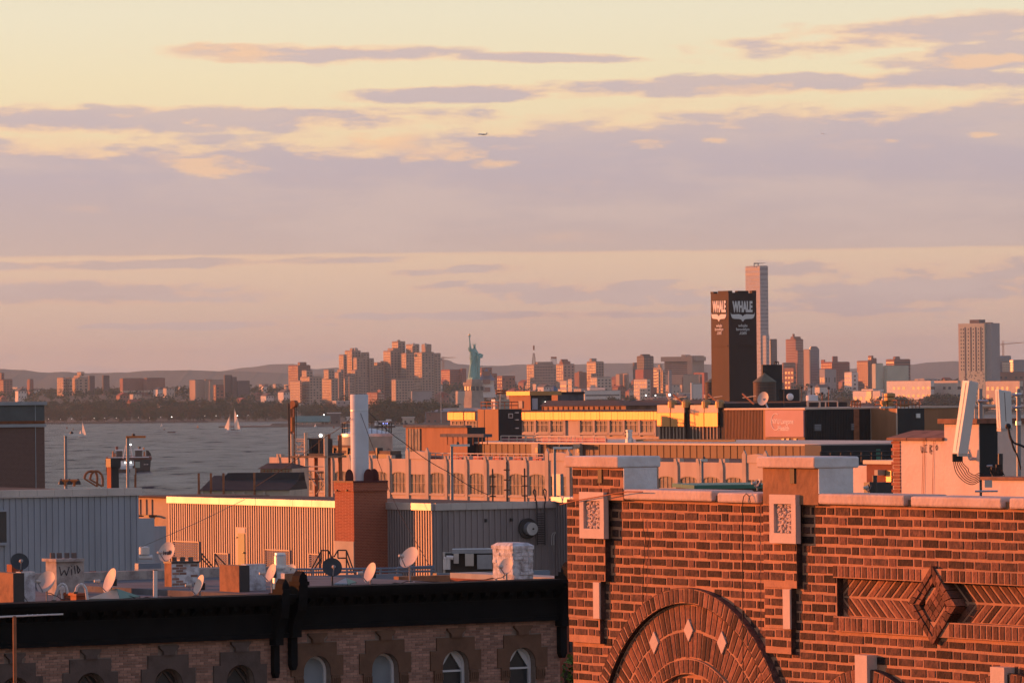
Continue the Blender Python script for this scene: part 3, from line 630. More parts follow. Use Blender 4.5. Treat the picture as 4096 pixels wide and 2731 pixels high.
T('small_block','small sunlit arched front left of the wide apartment block',7400,'far_cream',[('T6',1070,1162,1180,762)],fh=5,bw=3.5)
T('small_block','small cream block with one long window band on its front',7350,'far_cream',[('T6',900,1042,1065,800)],slit=True,fh=7)
T('depot','long low white depot with dark window strips on the shore',6950,'far_white',[('T6',1430,1450,2250,1022,K),('T6',1500,1560,1900,950,dict(dY=30)),('T6',1565,1580,1690,905,dict(dY=34))],fh=6,slit=True)
T('small_block','orange sunlit low block below the ridge, left of dark tower',8000,'far_tan',[('T7',130,210,290,655,K),('T7',215,395,400,640,dict(ground=1))],fh=0)
T('dark_tower','dark tower with window columns coloured as gold reflections and a raised roof',8000,'far_dark',[('T7',600,762,975,252,K),('T7',675,720,900,212,dict(dY=8,fh=0))],fh=4.0,bw=5,wmat='gold_glass')
T('dark_block','narrow dark block tucked behind the gold-windowed tower',8100,'far_dark',[('T7',510,545,610,400)],wmat='gold_glass')
T('brick_block','plain red brick base block under the gold-windowed tower',7900,'far_red',[('T7',565,747,1045,550)],fh=0)
T('stair_block','stepped sunlit orange block beside the wide overhanging building',7850,'far_tan',[('T7',1045,1090,1130,560,K),('T7',970,1150,1165,505,dict(zb=38,keep=1,dY=6)),('T7',1075,1120,1160,442,dict(zb=45,keep=1,dY=10)),('T7',1125,1215,1230,565,dict(ground=1))],fh=4.5,slit=True)
t = T('overhang_building','wide pinkish building with a windowless overhanging top and dark bands',8200,'far_tan',[('T7',1215,1230,1770,362,dict(slit=True,fh=5.5,wf=.7,keep=1,wmat='far_roof')),('T7',1770,1790,1890,240,dict(ground=1,fh=0,keep=1)),('T7',1165,1180,1785,265,dict(zb=0,fh=0,keep=1)),('T7',1880,1890,1940,262,dict(zb=74,fh=0))],fh=0) if False else None
def overhang():
    Y = 8200; A = zat('T7',1215,362,Y); Bq = zat('T7',1775,362,Y); g = lz(Y)-2
    t = thing('overhang_building','wide pinkish building with a windowless overhanging top and dark bands','building',Vector(((A.x+Bq.x)/2, Y, g)))
    p = Pl((A.x, Y), radians(-30)); h = lambda x, y: p.h('T7', x, y)
    def bx(nm, x0, y0, x1, y1, o0, o1, mt):
        m = MB(); a = h(x0,y0); b = h(x1,y1); p.box(m, a[0], b[0], b[1] if y1 < 800 else g, a[1], o0, o1); return mk(m, nm, mt, t)
    bx('wall',1218,362,1770,900,-30,0,'far_tan'); bx('stair_tower',1770,236,1890,900,-32,6,'far_tan'); bx('overhang',1165,264,1785,362,-34,4,'far_tan'); bx('overhang',1890,262,1940,352,-30,4,'far_tan'); bx('roof_box',1570,218,1660,262,-20,-4,'far_tan')
    for k in range(7):
        y = 372+k*43; bx('window',1232,y,1765,y+21,-.4,.3,'far_roof')
overhang()
T('brick_row','long orange low building right of the overhanging one',7700,'far_brick',[('T7',1610,2018,2060,712),('T7',1640,2010,2060,662,dict(zb=20,mat='far_tan')),('T7',1870,2110,2190,618,dict(zb=20,dY=40,mat='far_red'))],fh=0)
T('blue_grey_block','slim grey tower block in front of the banded building',7600,'far_grey',[('T7',1300,1320,1380,570)],fh=0)
T('low_block','pale low block with small windows below the red brick base',7300,'far_cream',[('T7',530,830,905,765)],fh=5,bw=5)
T('white_shed','white stepped shed close to the left water tank',7000,'far_white',[('T7',1805,1820,1860,842,K),('T7',1850,1860,2065,872,dict(ground=1))],fh=0)
# skyscraper beside the black tower
t = T('skyscraper','tall slender white gridded skyscraper rising behind the black tower',8600,'far_pale',[('W1',948,1252,1420,178,dict(fh=0,keep=1)),('R2',-118,20,85,108,dict(ground=1,dY=-10,fh=6,wmat='far_slate',keep=1))],fh=0)
def sky_grid():
    p = at(*Z('W1',1252,178), 8600); pe = Pl((p.x,8600),SEA); pw = Pl((p.x,8600),SEA-pi/2)
    La = pe.h('W1',1420,178)[0]; Lb = -pw.h('W1',948,178)[0]
    w = MB(); zt = p.z
    for pl, o, L, nb in ((pe,0,La,7),(pw,-Lb,Lb,8)):
        z = zt-6.5; k = 0
        while z > 30:
            h = 5.0 if k < 2 else 3.0; n2 = nb if k < 2 else nb*2
            for i in range(n2):
                if k >= 2 and random.random() < (.25 if pl is pe else .45): continue
                c = o+L*(i+.5)/n2; wd = L/n2*.36; pl.box(w, c-wd, c+wd, z, z+h*.72, 0, .15)
            z -= 8.0 if k < 2 else 6.0; k += 1
    tag(mk(w,'windows','far_slate',t),kind='stuff')
    m = MB(); a = zat('W1',1130,125,8610); b = zat('W1',1370,118,8610); m.tube(a, b, 1.2, .3, 5); m.tube(a, a-Vector((0,0,6)), .8, .8, 5); m.tube(a.lerp(b,.35), a.lerp(b,.35)-Vector((0,0,6)), .8, .8, 5); mk(m,'roof_crane','far_grey',t)
random.seed(5); sky_grid()
T('dark_tower','plain dark slab tower right behind the white skyscraper',8700,'far_dark',[('R2',95,105,234,182)],fh=4,bw=4,wmat='shade_blue')
T('brown_tower','broad brown tower with a sloping crown and lower front wing',8400,'far_brick',[('R2',405,600,750,182,K),('R2',500,560,700,135,dict(zb=100,dY=10,keep=1,fh=0)),('R2',538,550,582,82,dict(zb=100,dY=14,fh=0,keep=1)),('R2',600,640,756,402,dict(ground=1,dY=-30,keep=1)),('R2',335,360,600,645,dict(ground=1,dY=-40))],fh=4,bw=4.2,wmat='far_cream',wf=.35)
T('tan_tower','tan plain tower with a toothed edge right of the broad brown tower',8200,'far_tan',[('R2',755,870,886,382)],fh=0)
T('glass_tower','dark blue glass tower with stepped round-shouldered top',8250,'far_blue',[('R2',884,890,1062,365,K),('R2',878,885,1040,345,dict(dY=4,fh=0,keep=1)),('R2',890,900,1020,325,dict(dY=6,fh=0))],fh=4,bw=3,wmat='far_glass')
T('brick_block','wide dark red block with a square roof tower right of the glass tower',8200,'far_red',[('R2',1095,1312,1658,628,K),('R2',1320,1330,1425,520,dict(dY=20,keep=1,fh=0)),('R2',1096,1160,1172,588,dict(fh=0,dY=30))],fh=4,bw=4)
T('low_block','low grey colonnaded block under the dark red block',7800,'far_grey',[('R2',1068,1172,1395,770)],fh=16,bw=4)
T('low_block','low brown block at the foot of the broad brown tower',7700,'far_brick',[('R2',380,560,605,745)],fh=7,bw=8)
T('small_block','small white sunlit block on the hill right of the colonnade',7900,'far_white',[('R2',1555,1700,1820,825)],fh=6,bw=6)
T('brown_block','pinkish brick block with a square tower, first right of the gap',8100,'far_brick',[('R3',25,180,302,672,K),('R3',180,228,256,604,dict(dY=10,keep=1)),('R3',235,262,300,638,dict(dY=12))],fh=4,bw=4.5)
T('long_block','long grey brown block with dark window bands and a roof tower',8000,'far_brick',[('R3',430,545,770,652,K),('R3',530,560,625,616,dict(dY=12,fh=0))],fh=4.6,slit=True)
T('olive_block','olive sloping lower block with sunlit ramps in front of the long block',7800,'far_olive',[('R3',235,285,390,712,K),('R3',395,455,745,740,dict(ground=1))],fh=0)
T('long_white_building','long white building with rows of paired windows on the right shore',7000,'far_white',[('R3',440,1055,1100,948,K),('R3',1056,1430,1470,948,dict(ground=1,mat='far_cream',dY=-10))],fh=10,bw=11,wf=.42)
T('low_white_building','low white building with a dark centre block near the red roofs',6800,'far_white',[('R3',-30,350,372,1090,K),('R3',156,226,232,1092,dict(ground=1,mat='shade_blue',dY=-6,fh=0,keep=1)),('R3',88,250,400,1064,dict(dY=20))],fh=10,bw=12,wf=.55)
T('long_white_building','second long pale building with square windows behind the antennas',7000,'far_cream',[('R3',1815,2290,2340,952)],fh=10,bw=10,wf=.55)
T('low_block','low brown row behind the second long pale building',7400,'far_brick',[('R3',1895,1990,2420,830)],fh=8,bw=8)
T('blue_block','dark blue blocks under the tower crane at the right edge',8300,'far_blue',[('R3',1880,1950,2110,610,K),('R3',1885,1960,2010,570,dict(keep=1,dY=8)),('R3',2015,2060,2172,605,dict(ground=1,keep=1,dY=10)),('R3',2050,2142,2150,692,dict(ground=1,dY=-30,mat='far_cream',keep=1)),('R3',2150,2200,2400,662,dict(ground=1,dY=-20))],fh=4,bw=4,wmat='gold_glass')
def corner_tower():
    Y = 7300; p = at(*Z('R3',1460,155), Y); g = lz(Y)-2
    t = thing('apartment_tower','olive grey apartment tower with dark vertical balcony slots on the right','tower',Vector((p.x,p.y,g)))
    pl = Pl((p.x,Y), radians(-42)); pr = lambda x: pl.h('R3', x, 155)[0]; zt = p.z
    L = pr(1800); m = MB(); pl.box(m, 0, L, g, zt, -24, 0); mk(m,'wall','far_olive',t)
    m = MB(); pl.box(m, pr(1425), 0, g, zt, -22, -2); mk(m,'side_wing','far_cream',t); m = MB(); pl.box(m, L, pr(1875), g, zt, -22, -3); mk(m,'side_wing','far_grey',t)
    m = MB(); pl.box(m, pr(1570), pr(1700), zt, pl.h('R3',1570,100)[1], -18, -4); mk(m,'roof_house','far_dark',t)
    m = MB(); pl.box(m, pr(1700), pr(1820), zt+.1, pl.h('R3',1570,140)[1], -16, -6); mk(m,'roof_deck','far_dark',t)
    zb = pl.h('R3',1500,820)[1]; zs = pl.h('R3',1500,205)[1]
    for x in (1532,1610,1680,1750): m = MB(); pl.box(m, pr(x-9), pr(x+9), zb if x > 1532 else g+4, zs, -.3, .25); mk(m,'balcony_slot','far_dark',t)
    w = MB()
    for x in (1475,1508,1575,1645,1715,1775):
        z = zs-4
        while z > zb: pl.box(w, pr(x-5), pr(x+5), z, z+2.2, 0, .2); z -= 4.9
    for k in range(90):
        x = random.uniform(1470,1790); z = random.uniform(g+8, zb-2); pl.box(w, pr(x-3), pr(x+3), z, z+1.6, 0, .2)
    tag(mk(w,'windows','dark_win',t),kind='stuff')
corner_tower()
# tower cranes
def crane(label, reg, xm, yb, yt, x0, y0, x1, y1, Y):
    b = zat(reg, xm, yb, Y); b.z = lz(Y); t = thing('tower_crane', label, 'crane', b)
    top = zat(reg, xm, yt, Y); m = MB()
    for dx, dy in ((-1,-1),(1,-1),(1,1),(-1,1)): m.tube(b+Vector((dx*1.1,dy*1.1,0)), Vector((b.x+dx*1.1, b.y+dy*1.1, top.z)), .35, .35, 4)
    z = b.z
    while z < top.z-4: m.tube((b.x-1.1,b.y-1.1,z),(b.x+1.1,b.y-1.1,z+4),.22,.22,4); m.tube((b.x+1.1,b.y-1.1,z),(b.x-1.1,b.y-1.1,z+4),.22,.22,4); z += 4
    mk(m,'mast','crane_paint',t); a = zat(reg,x0,y0,Y); c = zat(reg,x1,y1,Y); m = MB(); m.tube(a,c,.7,.3,4); m.tube(a+Vector((0,0,2)),c,.3,.2,4); m.tube(top,a.lerp(c,.75),.15,.15,4); mk(m,'jib','crane_paint',t)
    m = MB(); m.box(a.x-2,a.x+2,a.y-1,a.y+1,a.z-4,a.z); mk(m,'counterweight','far_grey',t)
crane('thin orange tower crane between the cream towers and the statue','T4',1328,660,435,1285,462,1560,450,9100)
crane('tower crane with a long jib reaching the right edge','R3',2062,575,390,1930,455,2420,410,8400)
# ------------------------------------------------------------------ statue island
Y0 = 5600.0
def P5(x, y, Y=Y0): return zat('T5', x, y, Y)
m = MB(); isl = [(1085,5470),(1500,5440),(2300,5440),(2700,5500),(2650,6050),(1500,6080),(1250,5900),(1085,5640)]
b = [Vector((ray(x,YH)[0]*Y, Y, -3)) for x, Y in isl]; m.loft([b, [Vector((p.x,p.y,1.6)) for p in b]])
tag(mk(m,'island_ground','land'), kind='structure')
sw = MB()
for p, q in zip(b, b[1:]+b[:1]):
    d = (q-p).normalized(); n = Vector((d.y,-d.x,0))*1.2
    sw.hexa([p+n, q+n, q, p] + [Vector((v.x,v.y,2.6)) for v in (p+n,q+n,q,p)])
tag(mk(sw,'seawall','seawall'), 'low brown stone seawall round the statue island', 'wall')
px = 46.0/ (zat('T5',325,95,Y0).z - zat('T5',325,822,Y0).z)
# pedestal and fort
gc = P5(400,1270); st = thing('pedestal','tapering granite pedestal with a columned loggia under the green statue','pedestal',Vector((gc.x,Y0,1.6)))
TOP = P5(400,852).z; cx = P5(393,852).x; cy = Y0; A30 = radians(32)
def sq(c, h, z, rot=A30): return [Vector((c[0]+h*1.414*cos(rot+pi/4+k*pi/2), c[1]+h*1.414*sin(rot+pi/4+k*pi/2), z)) for k in range(4)]
def half(x0, x1): return (P5(x1,900).x-P5(x0,900).x)/2/1.36
zz = lambda y: P5(400,y).z
def tier(nm, z0, h0, z1, h1, mt='granite'): m = MB(); m.loft([sq((cx,cy),h0,z0), sq((cx,cy),h1,z1)]); return mk(m, nm, mt, st)
tier('base', 16, half(222,572), zz(1150), half(232,550)); tier('shaft', zz(1150)+.02, half(240,548), zz(950), half(260,535))
tier('cornice', zz(950)+.02, half(236,545), zz(905), half(232,545)); tier('attic', zz(905)+.02, half(270,520), TOP, half(276,512))
plw = Pl((cx, cy), A30); 
for k in (-1,0,1):
    hw = half(250,540)+.35; m = MB(); plw.box(m, k*5.2-1.6, k*5.2+1.6, zz(1035), zz(968), hw-1.0, hw+.25); mk(m,'loggia_opening','dark_win',st)
for k in (-1.5,-.5,.5,1.5):
    hw = half(250,540)+.35; m = MB(); p = plw.w(k*5.2, 0, hw+.3); m.tube((p.x,p.y,zz(1040)),(p.x,p.y,zz(965)),.8,.7,8); mk(m,'column','granite',st)
pl2 = Pl((cx, cy), A30-pi/2)
for k in (-1,0,1):
    hw = half(250,540)+.35; m = MB(); pl2.box(m, k*5.2-1.6, k*5.2+1.6, zz(1035), zz(968), hw-1.0, hw+.25); mk(m,'loggia_opening','dark_win',st)
ft = thing('fort','low star-shaped grey fort walls at the foot of the pedestal','fort',Vector((cx,cy,1.6)))
m = MB(); ring = []
for k in range(22): th = 2*pi*k/22; r = 52 if k % 2 else 40; ring.append((cx+r*cos(th), cy+r*sin(th)))
m.loft([[Vector((x,y,1.6)) for x,y in ring],[Vector((cx+(x-cx)*.97,cy+(y-cy)*.97,13)) for x,y in ring],[Vector((cx+(x-cx)*.6,cy+(y-cy)*.6,17)) for x,y in ring]]); mk(m,'rampart','fort',ft)
for x0,x1,y0,y1 in ((10,135,1325,1395),(150,228,1275,1330)):
    a = P5(x0,y0,5540); c = P5(x1,y1,5540); m = MB(); m.box(a.x,c.x,5534,5552,1.6,a.z); mk(m,'block_house','far_cream',ft)
# the statue: one draped body lofted through sections, with head, arms, torch and tablet
s = thing('statue','green copper statue of a robed figure raising a torch and holding a tablet','statue',Vector((cx,cy,TOP)))
bm_ = MB(); bm_.loft([sq((cx,cy),half(285,505)*.98,TOP), sq((cx,cy),half(300,492)*.94,TOP+2.2)]); mk(bm_,'plinth','copper',s)
def sec(xl, xr, y, dep, n=48, fold=0.05, ph=0.0):
    a = P5(xl,y); c = P5(xr,y); mx = (a.x+c.x)/2; rx = (c.x-a.x)/2; r = []
    for i in range(n):
        t = 2*pi*i/n; f = 1+fold*sin(11*t+ph)+fold*.6*sin(17*t+ph*2.3); r.append(Vector((mx+rx*cos(t)*f, cy+dep*rx*sin(t)*f, a.z)))
    return r
rings = [sec(303,495,822,.85,fold=.06,ph=0),sec(308,493,790,.85,fold=.06,ph=.2),sec(314,490,740,.84,fold=.065,ph=.4),sec(322,488,680,.82,fold=.065,ph=.7),
 sec(330,487,620,.80,fold=.06,ph=1.0),sec(336,484,570,.80,fold=.06,ph=1.4),sec(330,488,540,.80,fold=.05,ph=1.8),sec(322,492,510,.80,fold=.05,ph=2.2),sec(326,480,470,.78,fold=.045,ph=2.6),sec(330,466,430,.76,fold=.04,ph=3.0),
 sec(325,455,395,.72,fold=.03,ph=3.3),sec(332,442,370,.66,fold=.02,ph=3.5),sec(360,432,352,.62,fold=.01,ph=3.6),sec(378,424,342,.8,fold=.0)]
bm_ = MB(); bm_.loft(rings); mk(bm_,'robe','copper',s,True)
u = P5(0,0).x - P5(-1,0).x   # metres per zoom pixel
hm = MB(); c = P5(402,318); hm.lathe((c.x,c.y-1,c.z-28*u),[(12*u,0),(15*u,10*u),(20*u,22*u),(22*u,36*u),(20*u,48*u),(12*u,56*u),(2*u,60*u)],12,1.0,1.1); mk(hm,'head','copper',s,True)
hn = MB(); c = P5(414,330); hn.lathe((c.x,c.y+1.0,c.z-16*u),[(8*u,0),(11*u,20*u),(9*u,40*u)],8); mk(hn,'hair','copper',s,True)
ns_ = MB(); c = P5(395,322); ns_.pyramid([(c.x-3*u,c.y-22*u,c.z-8*u),(c.x+3*u,c.y-22*u,c.z-8*u),(c.x,c.y-19*u,c.z+9*u)],(c.x-1*u,c.y-28*u,c.z-5*u)); mk(ns_,'nose','copper',s)
cr = MB(); c = P5(402,290); cr.lathe((c.x,c.y-.5,c.z-4*u),[(22*u,0),(25*u,3*u),(25*u,9*u),(22*u,12*u)],16); mk(cr,'crown','copper',s)
for k in range(7):
    th = radians(8+k*27.5); d = Vector((cos(th), -.25, sin(th)*.75+.16)).normalized(); b0 = Vector((c.x,c.y-.5,c.z+4*u))+d*16*u
    r_ = MB(); r_.tube(b0, b0+d*44*u, 2.3*u, .5*u, 5); mk(r_,'crown_ray','copper',s)
am = MB(); pts = [(342,372,24),(334,345,21),(330,305,15),(328,260,11),(325,215,10),(322,185,9.5),(324,168,9)]
am.loft([[P5(x,y)+Vector((r*u*cos(2*pi*i/10), r*u*sin(2*pi*i/10)-1.5, r*u*.25*cos(2*pi*i/10))) for i in range(10)] for x,y,r in pts]); mk(am,'raised_arm','copper',s,True)
sl = MB(); pts = [(345,400,30),(322,372,22),(316,345,19),(312,326,12)]
sl.loft([[P5(x,y)+Vector((r*u*cos(2*pi*i/10), r*u*.9*sin(2*pi*i/10)-1.0, 0)) for i in range(10)] for x,y,r in pts]); mk(sl,'sleeve','copper',s,True)
for (dx,dy) in ((-8,0),(-5,-7),(2,-8),(8,-4),(7,5)):
    fg = MB(); c = P5(324,168); fg.tube(c+Vector((dx*u,dy*u-1.5,-5*u)), c+Vector((dx*u*.8,dy*u*.8-1.5,6*u)), 2.6*u, 2.2*u, 5); mk(fg,'finger','copper',s)
tm = MB(); c = P5(324,172); tm.lathe((c.x,c.y-1.5,c.z),[(4*u,-8*u),(6*u,12*u),(9*u,18*u),(23*u,20*u),(23*u,32*u),(20*u,33*u),(13*u,34*u),(13*u,42*u)],14); mk(tm,'torch','copper',s)
fl = MB(); c = P5(324,128); fl.lathe((c.x,c.y-1.5,c.z),[(10*u,-2*u),(14*u,6*u),(13*u,14*u),(7*u,24*u),(1*u,34*u)],10); mk(fl,'flame','gold',s,True)
ta = MB(); q = [P5(470,500),P5(492,425),P5(541,452),P5(520,505)]; d = Vector((.5,-1.0,0)).normalized()*1.6
q2 = [p+Vector((0,-5.0,0)) for p in q]; ta.loft([[p-d for p in q2],[p+d for p in q2]]); mk(ta,'tablet','copper',s)
la = MB(); pts = [(440,400,22),(462,440,20),(478,480,17),(500,490,10)]
la.loft([[P5(x,y)+Vector((r*u*cos(2*pi*i/10), r*u*.8*sin(2*pi*i/10)-4, r*u*.3*sin(2*pi*i/10))) for i in range(10)] for x,y,r in pts]); mk(la,'left_arm','copper',s,True)
dr = MB(); pts = [(470,470,26),(478,520,22),(480,600,17),(484,690,14),(486,760,10)]
dr.loft([[P5(x,y)+Vector((r*u*cos(2*pi*i/12), r*u*.8*sin(2*pi*i/12)-6, 0)) for i in range(12)] for x,y,r in pts]); mk(dr,'robe_fold','copper',s,True)
for k,(x0,y0,x1,y1,r) in enumerate(((338,420,400,600,9),(352,410,430,560,8),(365,560,322,800,8),(400,560,350,815,9),(430,540,385,818,8),(452,560,420,818,8),(340,520,470,430,10),(345,560,476,470,8),(466,600,462,815,8))):
    a = P5(x0,y0); b2 = P5(x1,y1); rd = (P5(490,700).x-P5(330,700).x)/2*.82
    f_ = MB(); f_.tube(a+Vector((0,-rd*.82,0)), b2+Vector((0,-rd*.95,0)), r*u*.6, r*u, 6); mk(f_,'robe_fold','copper',s,True)
# island buildings, dock, flag, ferry
d = thing('dock_shed','long dock shed with green roof and open arches on the water','shed',zat('A2',510,900,5480))
a = zat('A2',345,878,5470); c = zat('A2',680,838,5470); m = MB(); m.loft([[Vector((a.x,5462,c.z-1.5)),Vector((a.x,5480,c.z+1.0)),Vector((a.x,5500,c.z-1.5)),Vector((a.x,5480,c.z-3))],[Vector((c.x,5462,c.z-3.0)),Vector((c.x,5480,c.z+.2)),Vector((c.x,5500,c.z-3.0)),Vector((c.x,5480,c.z-4))]]); 
m = MB(); m.loft([[Vector((x,5460,c.z-5)),Vector((x,5480,c.z+.6)),Vector((x,5500,c.z-5)),Vector((x,5500,c.z-5.6)),Vector((x,5460,c.z-5.6))] for x in (a.x,c.x)]); mk(m,'roof','pier_green',d)
for k in range(9): x = a.x+(c.x-a.x)*(k+.1)/8.3; m = MB(); m.tube((x,5462,1.5),(x,5462,c.z-5.3),.5,.5,6); mk(m,'post','far_tan',d)
m = MB(); m.box(a.x-75,c.x+30,5455,5510,-2,1.6); mk(m,'deck','seawall',d)
a = zat('A2',605,872,5470); c = zat('A2',678,900,5470); m = MB(); m.box(a.x,c.x,5466,5490,1.6,a.z); mk(m,'brick_end','far_brick',d)
def lowhut(label, x0, y0, x1, y1, Y, mt, rm):
    a = zat('A2',x0,y0,Y); c = zat('A2',x1,y1,Y); t = thing('island_building',label,'building',Vector(((a.x+c.x)/2,Y,1.6)))
    m = MB(); m.box(a.x,c.x,Y,Y+16,1.6,a.z); mk(m,'wall',mt,t); m = MB(); m.box(a.x-1,c.x+1,Y-1,Y+17,a.z+.02,a.z+1.0); mk(m,'roof',rm,t)
    w = MB(); n = max(2,int((c.x-a.x)/6))
    for i in range(n): x = a.x+(c.x-a.x)*(i+.5)/n; w.box(x-1,x+1,Y-.15,Y+.02,3.2,5.2)
    tag(mk(w,'windows','dark_win',t),kind='stuff')
lowhut('dark low hall with pale flat roof behind the dock shed',660,812,770,880,5560,'far_dark','far_white')
lowhut('cream flat-roofed pavilion on the seawall by the ferry',1345,852,1450,890,5480,'far_cream','far_white')
lowhut('long grey brown hall on the island right of the trees',1562,806,1782,880,5520,'far_brick','far_roof')
lowhut('small white hut between dock shed and white chimney',835,850,872,895,5490,'far_white','far_white')
fl = thing('flagpole','flagpole with a red striped flag in front of the statue','flagpole',zat('A2',1700,860,5500)*1.0)
b0 = WLOC[fl.name]; b0.z = 1.6; fl.location = b0; tz = zat('A2',1700,612,5500).z
m = MB(); m.tube(b0,(b0.x,b0.y,tz),.35,.2,6); mk(m,'pole','far_white',fl)
m = MB(); a = zat('A2',1702,616,5500); c = zat('A2',1730,650,5500); n = 6
m.loft([[Vector((a.x+(c.x-a.x)*k/n, 5500+.8*sin(k*1.3)+e, zz_)) for zz_,e in ((a.z-.4*k,.08),(a.z-.4*k,-.08),(c.z-.5*k,-.08),(c.z-.5*k,.08))] for k in range(n+1)]); mk(m,'flag','far_red',fl)
def shore_lamp(x, y, Y, reg, r, mt='lamp_glow', lab='small white lamp on a post along the far shore path', grp='lamps along the far shore'):
    p = zat(reg,x,y,Y); zg = lz(Y) if Y > 6490 else 1.6
    t = thing('shore_lamp',lab,'lamp',Vector((p.x,p.y,zg)),grp); m = MB(); m.tube((p.x,p.y,zg),(p.x,p.y,p.z-r),.15,.1,5); mk(m,'post','steel_dark',t)
    m = MB(); m.ball(p, r, 6); mk(m,'lamp_head',mt,t)
for x,y in ((445,860),(555,862),(658,860),(863,855),(965,853),(1067,852),(1270,848),(1475,845),(1372,850),(2278,828),(1880,833),(1985,832)): shore_lamp(x,y,6515,'A1',.2)
for x,y in ((1577,843),(2180,832)): shore_lamp(x,y,6515,'A1',.5,lab='brighter white lamp on the far shore path beside the two-masted boat' if x > 2000 else 'brightest white lamp on the far wooded shore, left half',grp=None)
shore_lamp(624,823,5560,'A2',.5,lab='white lamp above the green dock shed roof',grp=None)
for x,y,r in ((806,1122,.8),(1018,1128,.7)): shore_lamp(x,y,6560,'T7',r,lab='bright floodlight before the trees left of the black tower',grp='floodlights by the right trees')
shore_lamp(1334,1112,6560,'T7',1.3,lab='largest white floodlight, nearest the black tower',grp=None)
for k in range(15):
    x = 430+k*102; t = thing('mooring_pier','short dark timber pier on piles at the far waterline','pier',zat('A1',x,905,6440),'timber piers along the far shore'); b0 = WLOC[t.name]; t.location = Vector((b0.x,6440,0)); WLOC[t.name] = Vector((b0.x,6440,0))
    m = MB(); m.box(b0.x-7,b0.x+7,6436,6446,1.4,2.4); mk(m,'deck','far_dark',t); m = MB()
    for j in range(6): m.tube((b0.x-6+j*2.4,6437,-3),(b0.x-6+j*2.4,6437,1.4),.4,.4,5)
    mk(m,'piles','far_dark',t)
# red-roofed houses on the right shore
for i,(x0,x1,yr,ye,yb) in enumerate(((80,255,1255,1300,1345),(905,1035,1195,1235,1250),(975,1155,1272,1325,1412),(1185,1385,1268,1330,1412))):
    Y = 6620 if i != 1 else 6700; a = zat('R3',x0,yb,Y); c = zat('R3',x1,ye,Y); rz = zat('R3',(x0+x1)/2,yr,Y).z; g = lz(Y)-1
    lab = ['red-roofed house half hidden behind the dark rooftop','red-roofed house highest among the right shore trees','red-roofed house on the right shore, left of the pair by water','red-roofed house on the right shore, right of the pair by water'][i]
    t = thing('red_roofed_house',lab,'house',Vector(((a.x+c.x)/2,Y,g)),'red-roofed houses on the right shore')
    m = MB(); m.box(a.x+1,c.x-1,Y,Y+18,g,c.z); mk(m,'wall','far_brick',t)
    m = MB(); m.loft([[(a.x-1,Y-1,c.z),(c.x+1,Y-1,c.z),(c.x+1,Y+19,c.z),(a.x-1,Y+19,c.z)],[(a.x+12,Y+8,rz),(c.x-12,Y+8,rz),(c.x-12,Y+10,rz),(a.x+12,Y+10,rz)]]); mk(m,'roof','red_roof',t)
    for k in range(4): x = a.x+(c.x-a.x)*(k+.5)/4; m = MB(); m.box(x-1,x+1,Y-.2,Y+.1,g+5,g+8); mk(m,'window','dark_win',t)
    m = MB(); m.box((a.x+c.x)/2-1,(a.x+c.x)/2+1,Y+8,Y+10,rz-.5,rz+2.5); mk(m,'chimney','far_brick',t)
# ------------------------------------------------------------------ boats
def sail_m(pts, y, belly, t=0.12):
    """a curved triangular sail with real thickness"""
    m = MB(); n = 6; A,B,C = [Vector(p) for p in pts]; g = []; mx = C.x      # set round so that the sail catches the low sun
    A,B,C = [Vector((p.x, p.y-(p.x-mx)*1.25, p.z)) for p in (A,B,C)]
    for i in range(n+1):
        row = []
        for j in range(n+1-i):
            a_ = i/n; b_ = j/n; p = A*(1-a_-b_)+B*a_+C*b_; p = p+Vector((0,-belly*4*max(0,(1-a_-b_))*(a_+b_*.6),0)); row.append(p)
        g.append(row)
    for off in (0,t):
        base = len(m.v); idx = {}
        for i,row in enumerate(g):
            for j,p in enumerate(row): idx[i,j] = len(m.v); m.v.append(p+Vector((0,off,0)))
        for i in range(n):
            for j in range(n-i):
                f1 = (idx[i,j],idx[i+1,j],idx[i,j+1]); m.f.append(f1 if not off else f1[::-1])
                if j < n-i-1: f2 = (idx[i+1,j],idx[i+1,j+1],idx[i,j+1]); m.f.append(f2 if not off else f2[::-1])
    return m
def boat_hull(m, x0, x1, Y, zw, fr, w):
    rings = []
    for k in range(9):
        t = k/8; x = x0+(x1-x0)*t; b = w*(sin(pi*min(1,t*1.05+.04))**.6) if t < .95 else w*.1; sh = fr*(1+.35*(2*t-1)**2)
        rings.append([Vector((x,Y-b,zw+sh)),Vector((x,Y-b*.85,zw+.2)),Vector((x,Y,zw-.5)),Vector((x,Y+b*.85,zw+.2)),Vector((x,Y+b,zw+sh))])
    m.loft(rings); return m
D1 = CH*F/(Z('A1',0,985)[1]-(YH+11)); D2 = CH*F/(Z('A1',0,1028)[1]-(YH+17))
t = thing('sailboat','two-masted sailboat with full cream sails left of centre','sailboat',Vector((zat('A1',2140,985,D1).x,D1,0))); q = lambda x,y: zat('A1',x,y,D1)
a = q(2075,985); c = q(2225,985); mk(boat_hull(MB(),a.x,c.x,D1,0,2.0,2.4),'hull','hull_white',t)
for x,y,z in ((2152,765,2152),(2112,815,2112)): m = MB(); p = q(x,y); m.tube((p.x,D1,1),(p.x,D1,p.z),.16,.1,6); mk(m,'mast','hull_white',t)
P_ = lambda x,y: tuple(q(x,y))
mk(sail_m([P_(2152,962),P_(2210,952),P_(2155,770)],D1,.6),'mainsail','sail',t); mk(sail_m([P_(2058,948),P_(2108,955),P_(2106,838)],D1,.5),'mizzen_sail','sail',t); mk(sail_m([P_(2080,960),P_(2108,962),P_(2100,925)],D1,.3),'staysail','sail',t)
m = MB(); a = q(2120,965); c = q(2190,972); m.box(a.x,c.x,D1-1,D1+1,1.8,2.9); mk(m,'cabin','tank_wood',t)
